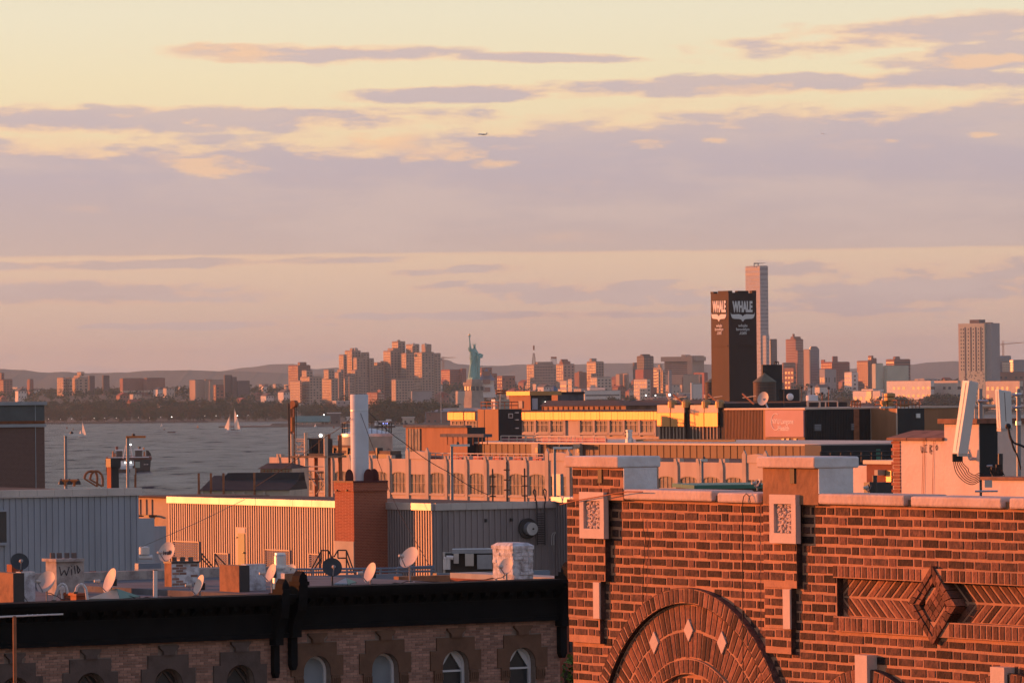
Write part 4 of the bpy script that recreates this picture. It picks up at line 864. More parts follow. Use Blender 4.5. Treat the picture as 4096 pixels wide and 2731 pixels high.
t = thing('sailboat','small one-masted sailboat with pale sail near the grey lamp pole','sailboat',Vector((zat('A1',760,1028,D2).x,D2,0))); q = lambda x,y: zat('A1',x,y,D2); P_ = lambda x,y: tuple(q(x,y))
a = q(720,1028); c = q(797,1028); mk(boat_hull(MB(),a.x,c.x,D2,0,1.2,1.5),'hull','hull_white',t); m = MB(); p = q(756,888); m.tube((p.x,D2,.5),(p.x,D2,p.z),.12,.08,6); mk(m,'mast','hull_white',t)
mk(sail_m([P_(754,1008),P_(795,1008),P_(757,892)],D2,.4),'mainsail','sail',t); mk(sail_m([P_(724,1003),P_(748,1003),P_(740,965)],D2,.3),'jib_sail','sail',t)
# ferry
DF = CH*F/(Z('A2',0,940)[1]-(YH+5)); q = lambda x,y: zat('A2',x,y,DF)
t = thing('ferry','white two-deck ferry with blue lights by the island seawall','ferry',Vector((q(1180,940).x,DF,0))); a = q(1087,940); c = q(1278,940)
m = MB(); boat_hull(m,a.x,c.x,DF,0,1.6,4.5); mk(m,'hull','hull_black',t)
m = MB(); m.box(a.x+.3,c.x-1,DF-4,DF+4,1.9,q(0,912).z); mk(m,'lower_deck','hull_white',t); m = MB(); m.box(a.x+.5,c.x-6,DF-3.8,DF+3.8,q(0,912).z,q(0,892).z); mk(m,'upper_deck','hull_white',t)
m = MB(); m.box(q(1185,0).x,q(1235,0).x,DF-3,DF+3,q(0,892).z,q(0,876).z); mk(m,'wheelhouse','hull_white',t)
for k in range(7): m = MB(); x = a.x+4+k*4.2; m.box(x,x+3,DF-4.1,DF-3.9,q(0,916).z-1.0,q(0,916).z+.8); mk(m,'window','dark_win',t)
for x in (1170,1190,1205): m = MB(); p = q(x,902); m.ball(p-Vector((0,4.2,0)),.35,6); mk(m,'deck_light','lamp_blue',t)
# buoys
for i,(reg,x,y,r) in enumerate((('A1',1485,927,1.2),('A1',615,952,1.0),('A1',1817,942,1.1),('A1',673,962,.9),('A1',1575,988,1.0),('A2',545,935,1.3),('A2',715,945,1.0),('A1',1508,965,.9))):
    px_,py_ = Z(reg,x,y); D = CH*F/(py_-(YH+ROLL*(2048-px_))); p = at(px_,py_,D)
    lab = ['pale buoy below the brightest shore lamp','red buoy left of the small sailboat','orange buoy between small boat lights and two-masted boat','dark buoy just left of the small sailboat mast','low dark skiff on the open water','white buoy before the end of the dock','red buoy left of the white chimney','small dark buoy near the skiff'][i]
    t = thing('buoy' if i != 4 else 'skiff',lab,'buoy' if i != 4 else 'boat',Vector((p.x,D,0)))
    if i == 4: mk(boat_hull(MB(),p.x-3.5,p.x+3.5,D,0,.8,1.0),'hull','hull_red',t); m = MB(); m.tube((p.x,D,.5),(p.x,D,2.2),.35,.25,6); mk(m,'person','far_dark',t) if False else None
    else:
        m = MB(); m.lathe((p.x,D,-.3),[(r*.9,0),(r,.5),(r*.9,r)],8); mk(m,'float',['hull_white','hull_red','ship_orange','hull_black','hull_red','hull_white','hull_red','hull_black'][i],t)
        m = MB(); m.lathe((p.x,D,r*.6),[(r*.45,0),(r*.2,r*1.6),(.05,r*1.9)],6); mk(m,'top_mark',['sail','hull_red','ship_orange','hull_black','hull_red','hull_white','hull_red','hull_black'][i],t)
# tug-barge seen end on
DS = CH*F/(1886-1580); q = lambda x,y: zat('SH',x,y,DS)
t = thing('cargo_barge','broad black and dark red barge with paired engine houses and a pushing tug','ship',Vector((q(810,1110).x,DS,0)))
def sb(nm,x0,y0,x1,y1,d0,d1,mt):
    a = q(x0,y0); c = q(x1,y1); m = MB(); m.box(a.x,c.x,DS+d0,DS+d1,c.z,a.z); return mk(m,nm,mt,t)
a = q(250,1110); c = q(1352,1110); zt = q(0,840).z
m = MB(); m.loft([[Vector((a.x+e,DS+y,-.5)),Vector((c.x-e,DS+y,-.5)),Vector((c.x,DS+y,zt)),Vector((a.x,DS+y,zt))] for y,e in ((0,.5),(50,.3),(62,3))]); mk(m,'hull','hull_black',t)
a2 = q(262,780); c2 = q(1368,850); m = MB(); m.box(a2.x,c2.x,DS+1,DS+58,c2.z,a2.z); mk(m,'bulwark','hull_red',t)
m = MB(); bw_ = [q(1240,620),q(1300,640),q(1350,700),q(1372,780),q(1240,780)]
pp = Pl((0,DS+40),0); pp.prism(m,[(p.x,p.z) for p in bw_],-14,0); mk(m,'raised_bow','hull_black',t)
t.rotation_euler.z = math.atan2(-WLOC[t.name].x, DS)
sb('engine_house',515,620,660,770,6,20,'far_dark'); sb('engine_house',968,610,1140,765,6,20,'far_dark'); sb('house_roof',490,600,680,622,5,21,'ship_white'); sb('house_roof',950,590,1150,612,5,21,'ship_white')
for x,y0,y1,mt in ((528,520,600,'hull_red'),(1075,520,590,'hull_black')): a = q(x,y0); m = MB(); m.tube((a.x,DS+10,q(0,y1).z),(a.x,DS+10,a.z),.55,.55,8); mk(m,'funnel',mt,t)
for x,y0,y1 in ((435,630,770),(1178,545,600),(1190,640,760),(480,680,770)): a = q(x,y0); m = MB(); m.tube((a.x,DS+4,q(0,y1).z),(a.x,DS+4,a.z),.4,.35,8); mk(m,'deck_post','ship_orange',t)
sb('walkway',550,765,1300,780,-1,1,'ship_white'); sb('railing',320,770,550,785,-1,1,'ship_white')
sb('tug_hull',570,1045,960,1140,-24,-2,'hull_black'); sb('tug_house',610,960,905,1048,-20,-6,'ship_white'); sb('tug_house',625,860,940,962,-18,-8,'ship_white'); sb('tug_bridge',670,820,940,862,-17,-9,'far_dark')
for x in (690,875): sb('bridge_window',x,872,x+40,905,-18.2,-17.9,'dark_win')
m = MB(); m.path([q(680,800)+Vector((0,-10,0)),q(745,480)+Vector((0,-10,0)),q(850,480)+Vector((0,-10,0)),q(915,770)+Vector((0,-10,0))],.22,5); m.path([q(700,700)+Vector((0,-10,0)),q(900,700)+Vector((0,-10,0))],.15,5); m.path([q(720,600)+Vector((0,-10,0)),q(880,600)+Vector((0,-10,0))],.15,5); mk(m,'mast_frame','ship_white',t)
for x,y in ((728,888),(866,885),(860,458)): m = MB(); p = q(x,y)+Vector((0,-20,0)); m.box(p.x-.32,p.x+.32,p.y-.2,p.y,p.z-.32,p.z+.32); mk(m,'floodlight','lamp_glow',t)
m = MB(); p = q(1228,945); 
for k in range(7):
    if k == 3: continue
    m.box(p.x-.9+k*.28,p.x-.72+k*.28,DS-.12,DS-.05,p.z-.2,p.z+.2)
mk(m,'hull_lettering','ship_white',t)
# ------------------------------------------------------------------ aircraft
def plane_(label, x, y, Y, span, hd, reg='P'):
    p = zat(reg,x,y,Y); t = thing('airliner',label,'airplane',p); d = Vector((cos(hd),sin(hd),0)); r = Vector((-d.y,d.x,0)); L = span*1.05; k = span/36
    m = MB(); m.loft([[p+d*x_+r*(w_*cos(2*pi*i/8))+Vector((0,0,w_*sin(2*pi*i/8))) for i in range(8)] for x_,w_ in ((-L*.5,.3*k),(-L*.3,1.6*k),(-L*.1,2*k),(L*.35,2*k),(L*.46,1.4*k),(L*.5,.3*k))]); mk(m,'fuselage','hull_white',t,True)
    for s_ in (-1,1):
        m = MB(); w0 = [p+d*5*k,p-d*3*k]; w1 = [p-d*4*k+r*s_*span/2+Vector((0,0,1.5*k)),p-d*6.2*k+r*s_*span/2+Vector((0,0,1.5*k))]
        m.hexa([w0[0]-Vector((0,0,.3*k)),w0[1]-Vector((0,0,.3*k)),w1[1],w1[0],w0[0]+Vector((0,0,.4*k)),w0[1]+Vector((0,0,.4*k)),w1[1]+Vector((0,0,.25*k)),w1[0]+Vector((0,0,.25*k))]); mk(m,'wing','hull_white',t)
        m = MB(); e = p+r*s_*span*.17+d*3*k-Vector((0,0,1.6*k)); m.tube(e,e-d*4*k,1.1*k,.8*k,8); mk(m,'engine','far_grey',t)
        m = MB(); e = p-d*L*.44; m.hexa([e,e-d*2.5*k,e-d*4*k+r*s_*6*k,e-d*2.5*k+r*s_*6*k]+[v+Vector((0,0,.3*k)) for v in (e,e-d*2.5*k,e-d*4*k+r*s_*6*k,e-d*2.5*k+r*s_*6*k)]); mk(m,'tailplane','hull_white',t)
    m = MB(); e = p-d*L*.4; m.hexa([e-r*.2*k,e+r*.2*k,e-d*4*k+r*.2*k,e-d*4*k-r*.2*k]+[e-d*3.5*k-r*.15*k+Vector((0,0,7*k)),e-d*3.5*k+r*.15*k+Vector((0,0,7*k)),e-d*5.5*k+r*.15*k+Vector((0,0,7*k)),e-d*5.5*k-r*.15*k+Vector((0,0,7*k))]); mk(m,'tail_fin','hull_white',t)
    m = MB(); m.ball(p+d*L*.2-Vector((0,0,2*k)),.5*k,6); mk(m,'landing_light','lamp_dim',t)
plane_('airliner low in the clouds near the centre top, lights on',1930,538,15000,36,radians(-130))
plane_('tiny airliner far off in the grey cloud on the right',3291,535,26000,34,radians(-95))
plane_('tiniest airliner above the white skyscraper',3050,662,36000,30,radians(-110))
# ------------------------------------------------------------------ middle ground: industrial buildings towards the water
def hexbox(pl, par, nm, mt, s0, s1, z0, z1, o0, o1):
    m = MB(); pl.box(m, s0, s1, z0, z1, o0, o1); return mk(m, nm, mt, par)
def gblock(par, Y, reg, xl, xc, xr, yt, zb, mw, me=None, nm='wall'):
    """block with its near edge at xc: left (sunlit) face colour mw, right face me, on some blocks darkened as shade"""
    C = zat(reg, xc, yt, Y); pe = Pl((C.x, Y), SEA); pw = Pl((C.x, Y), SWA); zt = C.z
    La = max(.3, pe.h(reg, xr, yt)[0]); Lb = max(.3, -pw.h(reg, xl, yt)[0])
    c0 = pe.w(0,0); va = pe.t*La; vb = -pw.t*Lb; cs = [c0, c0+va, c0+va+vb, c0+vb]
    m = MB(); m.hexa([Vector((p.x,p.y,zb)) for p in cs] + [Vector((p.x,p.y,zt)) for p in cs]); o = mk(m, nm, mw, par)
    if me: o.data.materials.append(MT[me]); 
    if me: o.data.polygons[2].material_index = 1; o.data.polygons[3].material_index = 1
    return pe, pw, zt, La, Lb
def bthing(name, label, cat, Y, reg, x, y, zb): p = zat(reg, x, y, Y); return thing(name, label, cat, Vector((p.x, p.y, zb)))
# --- long arched-window loft
FA = SW(2000, 700)
t = thing('arched_warehouse','long plaster warehouse with arched windows, pilasters and small gables','building',FA.w(-20,gz(700),-12)); AW = t
piers = [1118,1192,1261,1331,1403,1483,1559,1634,1712,1788,1869,1947,2028,2107,2192,2277,2363,2450,2537,2623,2710,2799,2891,2982,3067,3150,3232,3310,3390,3468]
gab = {7, 14, 23}
S_ = [FA.hit(x, 1900)[0] for x in piers]
zt = FA.h('C2',2240,663)[1]; zsp = FA.h('C2',1306,802)[1]; zar = FA.h('C2',1306,768)[1]; zsi = FA.h('C2',1306,965)[1]; zg = gz(700); zpk = FA.h('C2',1487,580)[1]
wl = MB(); FA.box(wl, S_[0]-3, S_[0], zg, zt, -.6, 0); FA.box(wl, S_[0]-3, S_[-1], zg, zsi, -.6, 0)
def arc(o0, o1, zs, za, n=10):
    c = (o0+o1)/2; r = (o1-o0)/2; return [(c - r*cos(pi*i/n), zs + (za-zs)*sin(pi*i/n)) for i in range(n+1)]
for i in range(len(S_)-1):
    a, b = S_[i], S_[i+1]; L = b-a; o0, o1 = a+L*.11, b-L*.13
    FA.box(wl, a, o0, zsi, zt, -.6, 0); FA.box(wl, o1, b, zsi, zt, -.6, 0)
    if i in gab: FA.box(wl, o0, o1, zar-.35, zt, -.6, 0); FA.prism(wl, [(a+.2,zt-.01),(b-.2,zt-.01),(b-.2,zt+.9),((a+b)/2,zpk),(a+.2,zt+.9)], -.6, .12)
    else: FA.prism(wl, [(o1,zt),(o0,zt)] + arc(o0,o1,zsp,zar), -.6, 0)
    pts = arc(o0,o1,zsp,zar) if i not in gab else [(o0,zar-.35),(o1,zar-.35)]
    fr = MB(); n = 4
    for k in range(n+1):
        s = o0+(o1-o0)*k/n; zt_ = zsp+(zar-zsp)*sqrt(max(0,1-((s-(o0+o1)/2)/((o1-o0)/2))**2)) if i not in gab else zar-.36
        FA.box(fr, s-.03, s+.03, zsi, zt_, -.12, -.05)
    for zz_ in (zsi, zsi+(zsp-zsi)*.55): FA.box(fr, o0, o1, zz_, zz_+.07, -.13, -.04)
    if i not in gab:
        A_ = arc(o0,o1,zsp,zar); B_ = arc(o0+.1,o1-.1,zsp,zar-.1); FA.prism(fr, A_+B_[::-1], -.14, -.03)
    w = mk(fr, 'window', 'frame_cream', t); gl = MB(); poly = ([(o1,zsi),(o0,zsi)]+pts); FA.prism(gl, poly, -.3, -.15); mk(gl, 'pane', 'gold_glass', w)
    hexbox(FA, t, 'sill', 'plaster_trim', o0-.1, o1+.1, zsi-.25, zsi-.005, -.02, .15)
mk(wl, 'wall', 'plaster_warm', t)
zpp = FA.h('C2',1230,690)[1]
for i, s in enumerate(S_):
    big = i in gab or (i-1) in gab; m = MB(); h = .36 if not big else .42
    ztop = zt+1.0 if big else zpp
    FA.prism(m, [(s-h,zg),(s+h,zg),(s+h,ztop),(s+.0,ztop+(.5 if big else 1.0)),(s-h,ztop)], .005, .22); mk(m, 'pilaster', 'plaster_trim', t)
    if not big: hexbox(FA, t, 'parapet_block', 'plaster_trim', s-.7, s+.7, zt+.005, zt+.45, -.5, .1)
hexbox(FA, t, 'roof', 'roof_brown', S_[0]-3, S_[-1], zg+2, zt-.5, -46, -.61)
# railing along its roof
def railing(par, pl, reg, x0, x1, y0, y1, n, mt, o=0.0, r=.05, rows=(1.0,.5), nm='railing'):
    a = pl.h(reg,x0,y0,o); b = pl.h(reg,x1,y0,o); zb = pl.h(reg,x0,y1,o)[1]; ztp = a[1]; m = MB()
    for i in range(n+1): s = a[0]+(b[0]-a[0])*i/n; m.tube(pl.w(s,zb,o), pl.w(s,ztp,o), r, r, 5)
    for q_ in rows: m.tube(pl.w(a[0],zb+(ztp-zb)*q_,o), pl.w(b[0],zb+(ztp-zb)*q_,o), r, r, 5)
    return mk(m, nm, mt, par)
rt = thing('roof_railing','long pale handrail along the roof edge of the arched warehouse','railing',FA.w(0,zt-.5,-2)); railing(rt, FA, 'MD', 55, 1860, 1105, 1215, 16, 'rail_paint', -1.5, .07)
m = MB(); a = FA.h('MD',70,1110,-1.6); b = FA.h('MD',1860,1200,-1.6); FA.box(m, a[0], b[0], zt-.45, a[1]-.25, -1.75, -1.66); mk(m,'mesh_panel','pink_mesh',rt)
# --- brown sheet-metal store behind
GB = SW(2400, 760)
t = thing('metal_store','long brown sheet-metal roof store with streaked wall behind the warehouse','building',GB.w(0,gz(760),-10))
a = GB.h('C2',1672,508); b = GB.h('C4',490,650); zt2 = GB.h('C3',700,636)[1]
hexbox(GB, t, 'wall', 'brown_metal', a[0], b[0], gz(760), zt2, -30, 0); hexbox(GB, t, 'roof_edge', 'rail_paint', a[0]-.2, b[0]+.2, zt2+.005, zt2+.25, -30.2, .25)
n = 60
for i in range(n+1): s = a[0]+(b[0]-a[0])*i/n; hexbox(GB, t, 'seam', 'brown_metal', s-.04, s+.04, gz(760)+12, zt2-.01, .0, .07)
for x,y in ((235,690),(620,690)):
    c = GB.h('C3',x,y); hexbox(GB, t, 'wall_box', 'frame_cream', c[0]-.9, c[0]+.9, c[1]-1.0, c[1]+1.0, .0, .5); hexbox(GB, t, 'vent', 'dark_win', c[0]+.3, c[0]+.95, c[1]-.3, c[1]+.4, .5, .56)
# pink fence on its roof
rt = thing('roof_fence','pink mesh roof fence with pale rails on the brown store','fence',GB.w(-20,zt2,-6)); railing(rt, GB, 'MD', 1190, 2352, 835, 945, 9, 'rail_paint', -5, .08); railing(rt, GB, 'C3', 130, 860, 560, 628, 7, 'rail_paint', -5, .08)
m = MB(); a = GB.h('MD',1200,845,-5.2); b = GB.h('C3',860,600,-5.2); GB.box(m, a[0], b[0], zt2+.15, a[1]-.2, -5.5, -5.3); mk(m,'mesh_panel','pink_mesh',rt)
for i,(x0,x1,y) in enumerate(((1000,1880,605),)):
    p_ = thing('pipe_rack','row of bright pipes laid along the roof of the brown store','pipes',GB.w(10,zt2+.25,-3))
    for k in range(14):
        c = GB.h('C3',x0+k*63,y); m = MB(); m.tube(GB.w(c[0]-.8,zt2+.55,-3),GB.w(c[0]+.8,zt2+.62,-3.6),.16,.16,6); mk(m,'pipe','bright_metal',p_)
v = thing('roof_vent','round galvanised roof vent standing on the brown store','vent',GB.w(GB.h('C3',965,600)[0],zt2+.25,-2)); m = MB(); c = GB.h('C3',965,600); q_ = GB.w(c[0],zt2+.25,-2); m.lathe(q_,[(.55,0),(.55,.6),(.4,.65),(.4,1.5),(.5,1.55),(.5,1.8)],12); mk(m,'duct','galv',v)
# --- rusty block at left with dark end
t = bthing('rusty_block','rust streaked sheet-metal block with a lit window strip and an end coloured dark for shade','building',790,'C2',1940,370,gz(790))
pe,pw,z,_,_ = gblock(t,790,'C2',1375,1940,2105,366,gz(790),'rust_light','wall_black_shade')  # dark colour of the right face stands in for its shade
for x0,x1 in ((1405,1455),(1460,1515)): m = MB(); pw.pb(m,'C2',x0,375,x1,595,.0,.12); w = mk(m,'window','gold_glass',t); m = MB(); [pw.pb(m,'C2',x,375,x+4,595,.13,.2) for x in (x0,(x0+x1)//2,x1-4)]; mk(m,'frame','frame_cream',w)
hexbox(pw,t,'roof_edge','roof_grey',-pw.h('C2',1375,366)[0]*-1-.3,.3,z+.005,z+.35,-.6,.3)
t2 = bthing('pipe_bridge','long grey walkway roof on thin red posts over the store','walkway',775,'C2',1900,435,zt2)
pk = SW(1900,770); a = pk.h('C2',1690,440); b = pk.h('C2',2090,425); m = MB(); pk.box(m,a[0],b[0],a[1]-.2,a[1]+.25,-1.4,0); mk(m,'deck','roof_grey',t2)
for x in (1720,1770,1815,1860,1955,2005,2040,2085): c = pk.h('C2',x,500); m = MB(); m.tube(pk.w(c[0],zt2,-.7),pk.w(c[0],a[1]-.2,-.7),.08,.08,5); mk(m,'post','steel_rust',t2)
# --- bright-fascia building
GF = SW(2400, 850)
t = thing('bright_fascia_building','plaster building with a gleaming yellow metal fascia and square windows','building',GF.w(0,gz(850),-15))
zf1 = GF.h('C3',700,338)[1]; zf0 = GF.h('C3',700,410)[1]; zwt = GF.h('C3',700,418)[1]; zws = GF.h('C3',700,528)[1]
sBeg = GF.h('C2',1783,230)[0]; sEnd = GF.h('C3',1960,320)[0]
hexbox(GF,t,'wall','plaster_warm',sBeg,GF.h('C3',1360,340)[0],gz(850),zf0,-25,0); hexbox(GF,t,'roof','roof_dark',sBeg-.2,sEnd,zf1+.01,zf1+.2,-25,.1)
def fascia(x0,x1,r0,r1,ya,yb):
    a = GF.h(r0,x0,ya)[0]; b = GF.h(r1,x1,ya)[0]; n = max(3,int((b-a)/.9))
    for i in range(n):
        s = a+(b-a)*i/n; e = a+(b-a)*(i+1)/n; m = MB(); j = random.uniform(0,.05); GF.box(m,s+.02,e-.02,zf0,zf1,.3,.5+j); mk(m,'fascia_panel','bright_metal',t)
random.seed(3); fascia(1783,1928,'C2','C2',230,0); fascia(1935,2035,'C2','C2',230,0); fascia(90,1355,'C3','C3',340,0)
def sqwin(r,x0,x1):
    a = GF.h(r,x0,470)[0]; b = GF.h(r,x1,470)[0]; m = MB()
    for k in range(4): s = a+(b-a)*k/3; GF.box(m,s-.07,s+.07,zws,zwt,.02,.14)
    for z_ in (zws,zws+(zwt-zws)*.62,zwt-.12): GF.box(m,a,b,z_,z_+.13,.025,.15)
    w = mk(m,'window','frame_cream',t); m = MB(); GF.box(m,a,b,zws,zwt,.005,.03); mk(m,'pane','gold_glass',w); hexbox(GF,t,'sill','plaster_trim',a-.2,b+.2,zws-.35,zws-.01,.0,.35)
for x0,x1 in ((105,215),(235,350),(368,485),(640,755),(775,890),(912,1030),(1050,1172),(1192,1315)): sqwin('C3',x0,x1)
for x0,x1 in ((1808,1915),(1945,2035)): sqwin('C2',x0,x1)
for x0,x1 in ((90,105),(215,235),(350,368),(485,505),(755,775),(890,912),(1030,1050),(1172,1192),(1315,1335),(620,640)): m = MB(); GF.pb(m,'C3',x0,412,x1,560,.0,.3); mk(m,'pier','plaster_trim',t)
# tall bright panels
for x0,x1 in ((1358,1478),(1485,1608),(1663,1788),(1794,1916)):
    m = MB(); GF.pb(m,'C3',x0,275,x1,345,.3,.5); mk(m,'upper_panel','rail_paint',t); m = MB(); GF.pb(m,'C3',x0,347,x1,472,.35,.55); mk(m,'bright_panel','bright_metal',t)
    m = MB(); GF.pb(m,'C3',x0,474,x1,590,.0,.2); mk(m,'dark_bay','roof_brown',t)
    for k in range(4): x = x0+(x1-x0)*(k+.5)/4; m = MB(); GF.pb(m,'C3',x-4,474,x+4,585,.2,.35); mk(m,'mullion','frame_cream',t)
hexbox(GF,t,'bay_core','roof_dark',GF.h('C3',1356,280)[0],sEnd,gz(850),GF.h('C3',1600,262)[1],-22,0)
for x in (1490,1618,1800,1925): c = GF.h('C3',x,262); m = MB(); m.lathe(GF.w(c[0],c[1]-.6,.3),[(.7,0),(.7,.9),(.4,1.2)],10); mk(m,'roof_drum','bright_metal',t)
for x,y in ((1482,178),(1805,175),(2118,172)):
    q_ = thing('roof_davit','rusty roof post with a pale side arm above the bright panels '+{1482:'at left',1805:'in the middle',2118:'at right'}[x],'post',GF.w(GF.h('C3',x,250)[0],GF.h('C3',x,265)[1],-2)); a = GF.h('C3',x,y,-2); m = MB(); m.tube(WLOC[q_.name],GF.w(a[0],a[1],-2),.14,.14,6); mk(m,'post','steel_rust',q_); m = MB(); c = GF.h('C3',x+125,y+18,-2); m.tube(GF.w(a[0],a[1]-.6,-2),GF.w(c[0],c[1],-2),.06,.06,5); mk(m,'arm','hvac',q_)
# dark box and ochre stair tower
t = bthing('stair_tower','ochre panelled stair tower with side wall blackened for shade and a square hatch','building',838,'C2',2225,200,gz(838))
pe,pw,z,_,_ = gblock(t,838,'C2',2035,2225,2440,198,gz(838),'ochre_panel','wall_black_shade')  # black second colour paints the shade of the right face
m = MB(); pe.pb(m,'MD',1302,484,1370,555,.0,.15); w = mk(m,'hatch_window','galv',t); m = MB(); pe.pb(m,'MD',1312,494,1360,545,.15,.2); mk(m,'pane','dark_win',w)
for y in (470,582,712): m = MB(); pe.pb(m,'MD',1405,y-8,1455,y+8,.0,.3); mk(m,'wall_light','galv',t)
hexbox(pw,t,'joint','roof_dark',pw.h('C2',2098,300)[0]-.06,pw.h('C2',2098,300)[0]+.06,gz(838)+10,z,.0,.03)
rt = thing('roof_railing','dark handrail on the roof of the ochre stair tower','railing',pw.w(-4,z,-1)); railing(rt,pw,'MD',880,1145,305,412,3,'steel_rust',-.5,.07); railing(rt,pe,'MD',1145,1460,305,412,3,'steel_rust',-.5,.07)
q_ = thing('roof_unit','white equipment cabinet on the roof of the ochre stair tower','cabinet',pe.w(1,z,-2)); gblock(q_,842,'MD',1040,1098,1325,262,z-.2,'sign_white','tank_green','cabinet'); 
q_ = thing('antenna_mast','thin white mast with red fittings on the ochre stair tower','mast',pe.w(pe.h('MD',1187,400)[0],z,-.3)); m = MB(); a = pe.h('MD',1190,90,-.3); m.tube(WLOC[q_.name],pe.w(a[0],a[1],-.3),.12,.08,6); mk(m,'pole','rail_paint',q_)
for y in (125,165): m = MB(); c = pe.h('MD',1190,y,-.3); m.tube(pe.w(c[0]-.9,c[1],-.3),pe.w(c[0]+.9,c[1],-.3),.14,.14,5); mk(m,'crossbar','steel_rust',q_)
# block-like structures behind the fascia
t = bthing('brick_penthouse','orange brick penthouse with a bright cap and dark open side','building',930,'MD',1655,200,gz(930)); pe,pw,z,_,_ = gblock(t,930,'MD',1315,1655,1985,200,gz(930),'rust_light','wall_black_shade'); a0 = pw.h('MD',1315,200)[0]; hexbox(pw,t,'cap','bright_metal',a0-.3,.3,z+.005,z+.7,-6,.35)
m = MB(); pw.pb(m,'MD',1475,288,1540,400,.0,.2); mk(m,'door','frame_cream',t); m = MB(); pe.pb(m,'MD',1675,245,1760,420,.02,.2); mk(m,'shutter','shed_blue',t)
m = MB(); p_ = pe.h('MD',1875,312); m.ball(pe.w(p_[0],p_[1],.4),.22,6); mk(m,'wall_lamp','lamp_dim',t)
t = bthing('grey_penthouse','weathered grey rooftop block with an orange left face','building',960,'T6',845,1050,gz(960)); pe,pw,z,_,_ = gblock(t,960,'T6',85,845,1430,1048,gz(960),'rust_light','shed_tan' if False else 'roof_grey'); m = MB(); pe.pb(m,'T6',850,1048,1435,1090,.0,.25); mk(m,'parapet','roof_dark',t)
q_ = thing('tarp_heap','small blue tarpaulin heap on the orange rooftop block','tarp',pw.w(-4,z,-2)); m = MB(); a = zat('T6',660,1015,965); b = zat('T6',850,1015,965); m.loft([[(a.x,a.y,z),(a.x,a.y+2,z),(a.x,a.y+1,z+.4)],[((a.x+b.x)/2,a.y,z),((a.x+b.x)/2,a.y+2.5,z),((a.x+b.x)/2,a.y+1,z+1.2)],[(b.x,a.y,z),(b.x,a.y+2,z),(b.x,a.y+1,z+.5)]]); mk(m,'sheet','rail_blue',q_)
def gable(label, Y, reg, x0, xr0, xr1, x1, ye, yr, yb, rm, wm):
    """long low roof, its hips falling to both ends"""
    p = SW(Z(reg,(x0+x1)/2,ye)[0], Y); a = p.h(reg,x0,ye); b = p.h(reg,x1,ye); c = p.h(reg,xr0,yr,-6); d = p.h(reg,xr1,yr,-6); g = gz(Y)
    t = thing('hipped_shed',label,'shed',p.w((a[0]+b[0])/2,g,-6)); hexbox(p,t,'wall',wm,a[0]+.3,b[0]-.3,g,a[1],-11.5,-.3)
    m = MB(); m.loft([[p.w(a[0],a[1],0),p.w(b[0],a[1],0),p.w(b[0],a[1],-12),p.w(a[0],a[1],-12)],[p.w(c[0],c[1],-5.8),p.w(d[0],c[1],-5.8),p.w(d[0],c[1],-6.2),p.w(c[0],c[1],-6.2)]]); mk(m,'roof',rm,t)
    n = 16
    for i in range(n): s = a[0]+.6+(b[0]-a[0]-1.2)*i/n; hexbox(p,t,'batten','steel_rust',s,s+.15,p.h(reg,x0,yb)[1],a[1]-.1,-.3,-.12)
gable('long dark brown hipped roof shed, left of the pair behind the fascia',900,'C3',252,330,960,1040,285,234,335,'roof_brown','rust_metal')
gable('long dark brown hipped roof shed, right one running to the black tower',905,'C3',990,1110,1780,1830,280,232,335,'roof_brown','roof_dark')
# corrugated wall, sign board and dark end
GS = GF
t = thing('sign_building','brown ribbed building with a big pink sign board and black side walls','building',GS.w(6,gz(838),-10)); SB = t
s0 = GS.h('C3',1957,320)[0]; s1 = GS.h('C4',342,320)[0]; zt3 = GS.h('C3',2200,318)[1]
hexbox(GS,t,'wall','ochre_panel',s0,s1,gz(838),zt3,-30,0)
n = 26
for i in range(n): s = s0+(GS.h('C3',2305,320)[0]-s0)*(i+.5)/n; hexbox(GS,t,'rib','ochre_panel',s-.05,s+.05,gz(838)+10,zt3-.02,.0,.12)
hexbox(GS,t,'cap','rail_paint',s0,s1+.2,zt3+.005,zt3+.25,-30,.2)
sg = MB(); GS.pb(sg,'C4',-12,322,342,568,.05,.3); sign = mk(sg,'sign_board','sign_board',t); m = MB(); GS.pb(m,'C4',-12,570,345,637,.0,.15); mk(m,'wood_strip','wood_strip',t)
for x in (150,195,262): m = MB(); GS.pb(m,'C4',x-12,580,x+14,602,.16,.3); mk(m,'wall_box','dark_win',t)
def text_mesh(txt, h, sx=1.0, bold=0.0, thick=0.04, align='CENTER'):
    cu = bpy.data.curves.new('lettering','FONT'); cu.body = txt; cu.size = 1.0; cu.offset = bold; cu.extrude = 0.5; cu.align_x = align; cu.resolution_u = 3
    o = bpy.data.objects.new('lettering',cu); COL.objects.link(o); dg = bpy.context.evaluated_depsgraph_get(); me = bpy.data.meshes.new_from_object(o.evaluated_get(dg)); bpy.data.objects.remove(o)
    zs = [v.co.y for v in me.vertices]; z0, z1 = min(zs), max(zs); cap = z1-z0; xs = [v.co.x for v in me.vertices]; xm = (min(xs)+max(xs))/2
    return me, z0, cap, xm, max(xs)-min(xs)
def put_text(txt, pl, reg, x0, y0, x1, y1, off, mt, par, bold=0.0, thick=.06, nm='lettering'):
    """lettering fitted in the rectangle given by its top left and bottom right corner on plane pl"""
    me, zb, cap, xm, wd = text_mesh(txt, 1, bold=bold); a = pl.h(reg,x0,y0); b = pl.h(reg,x1,y1); cs = (a[0]+b[0])/2; kx = (b[0]-a[0])/wd; kz = (a[1]-b[1])/cap
    m = MB(); m.v = [pl.w(cs+(v.co.x-xm)*kx, b[1]+(v.co.y-zb)*kz, off+(v.co.z+.5)*thick) for v in me.vertices]; m.f = [tuple(p.vertices) for p in me.polygons]; return mk(m,nm,mt,par)
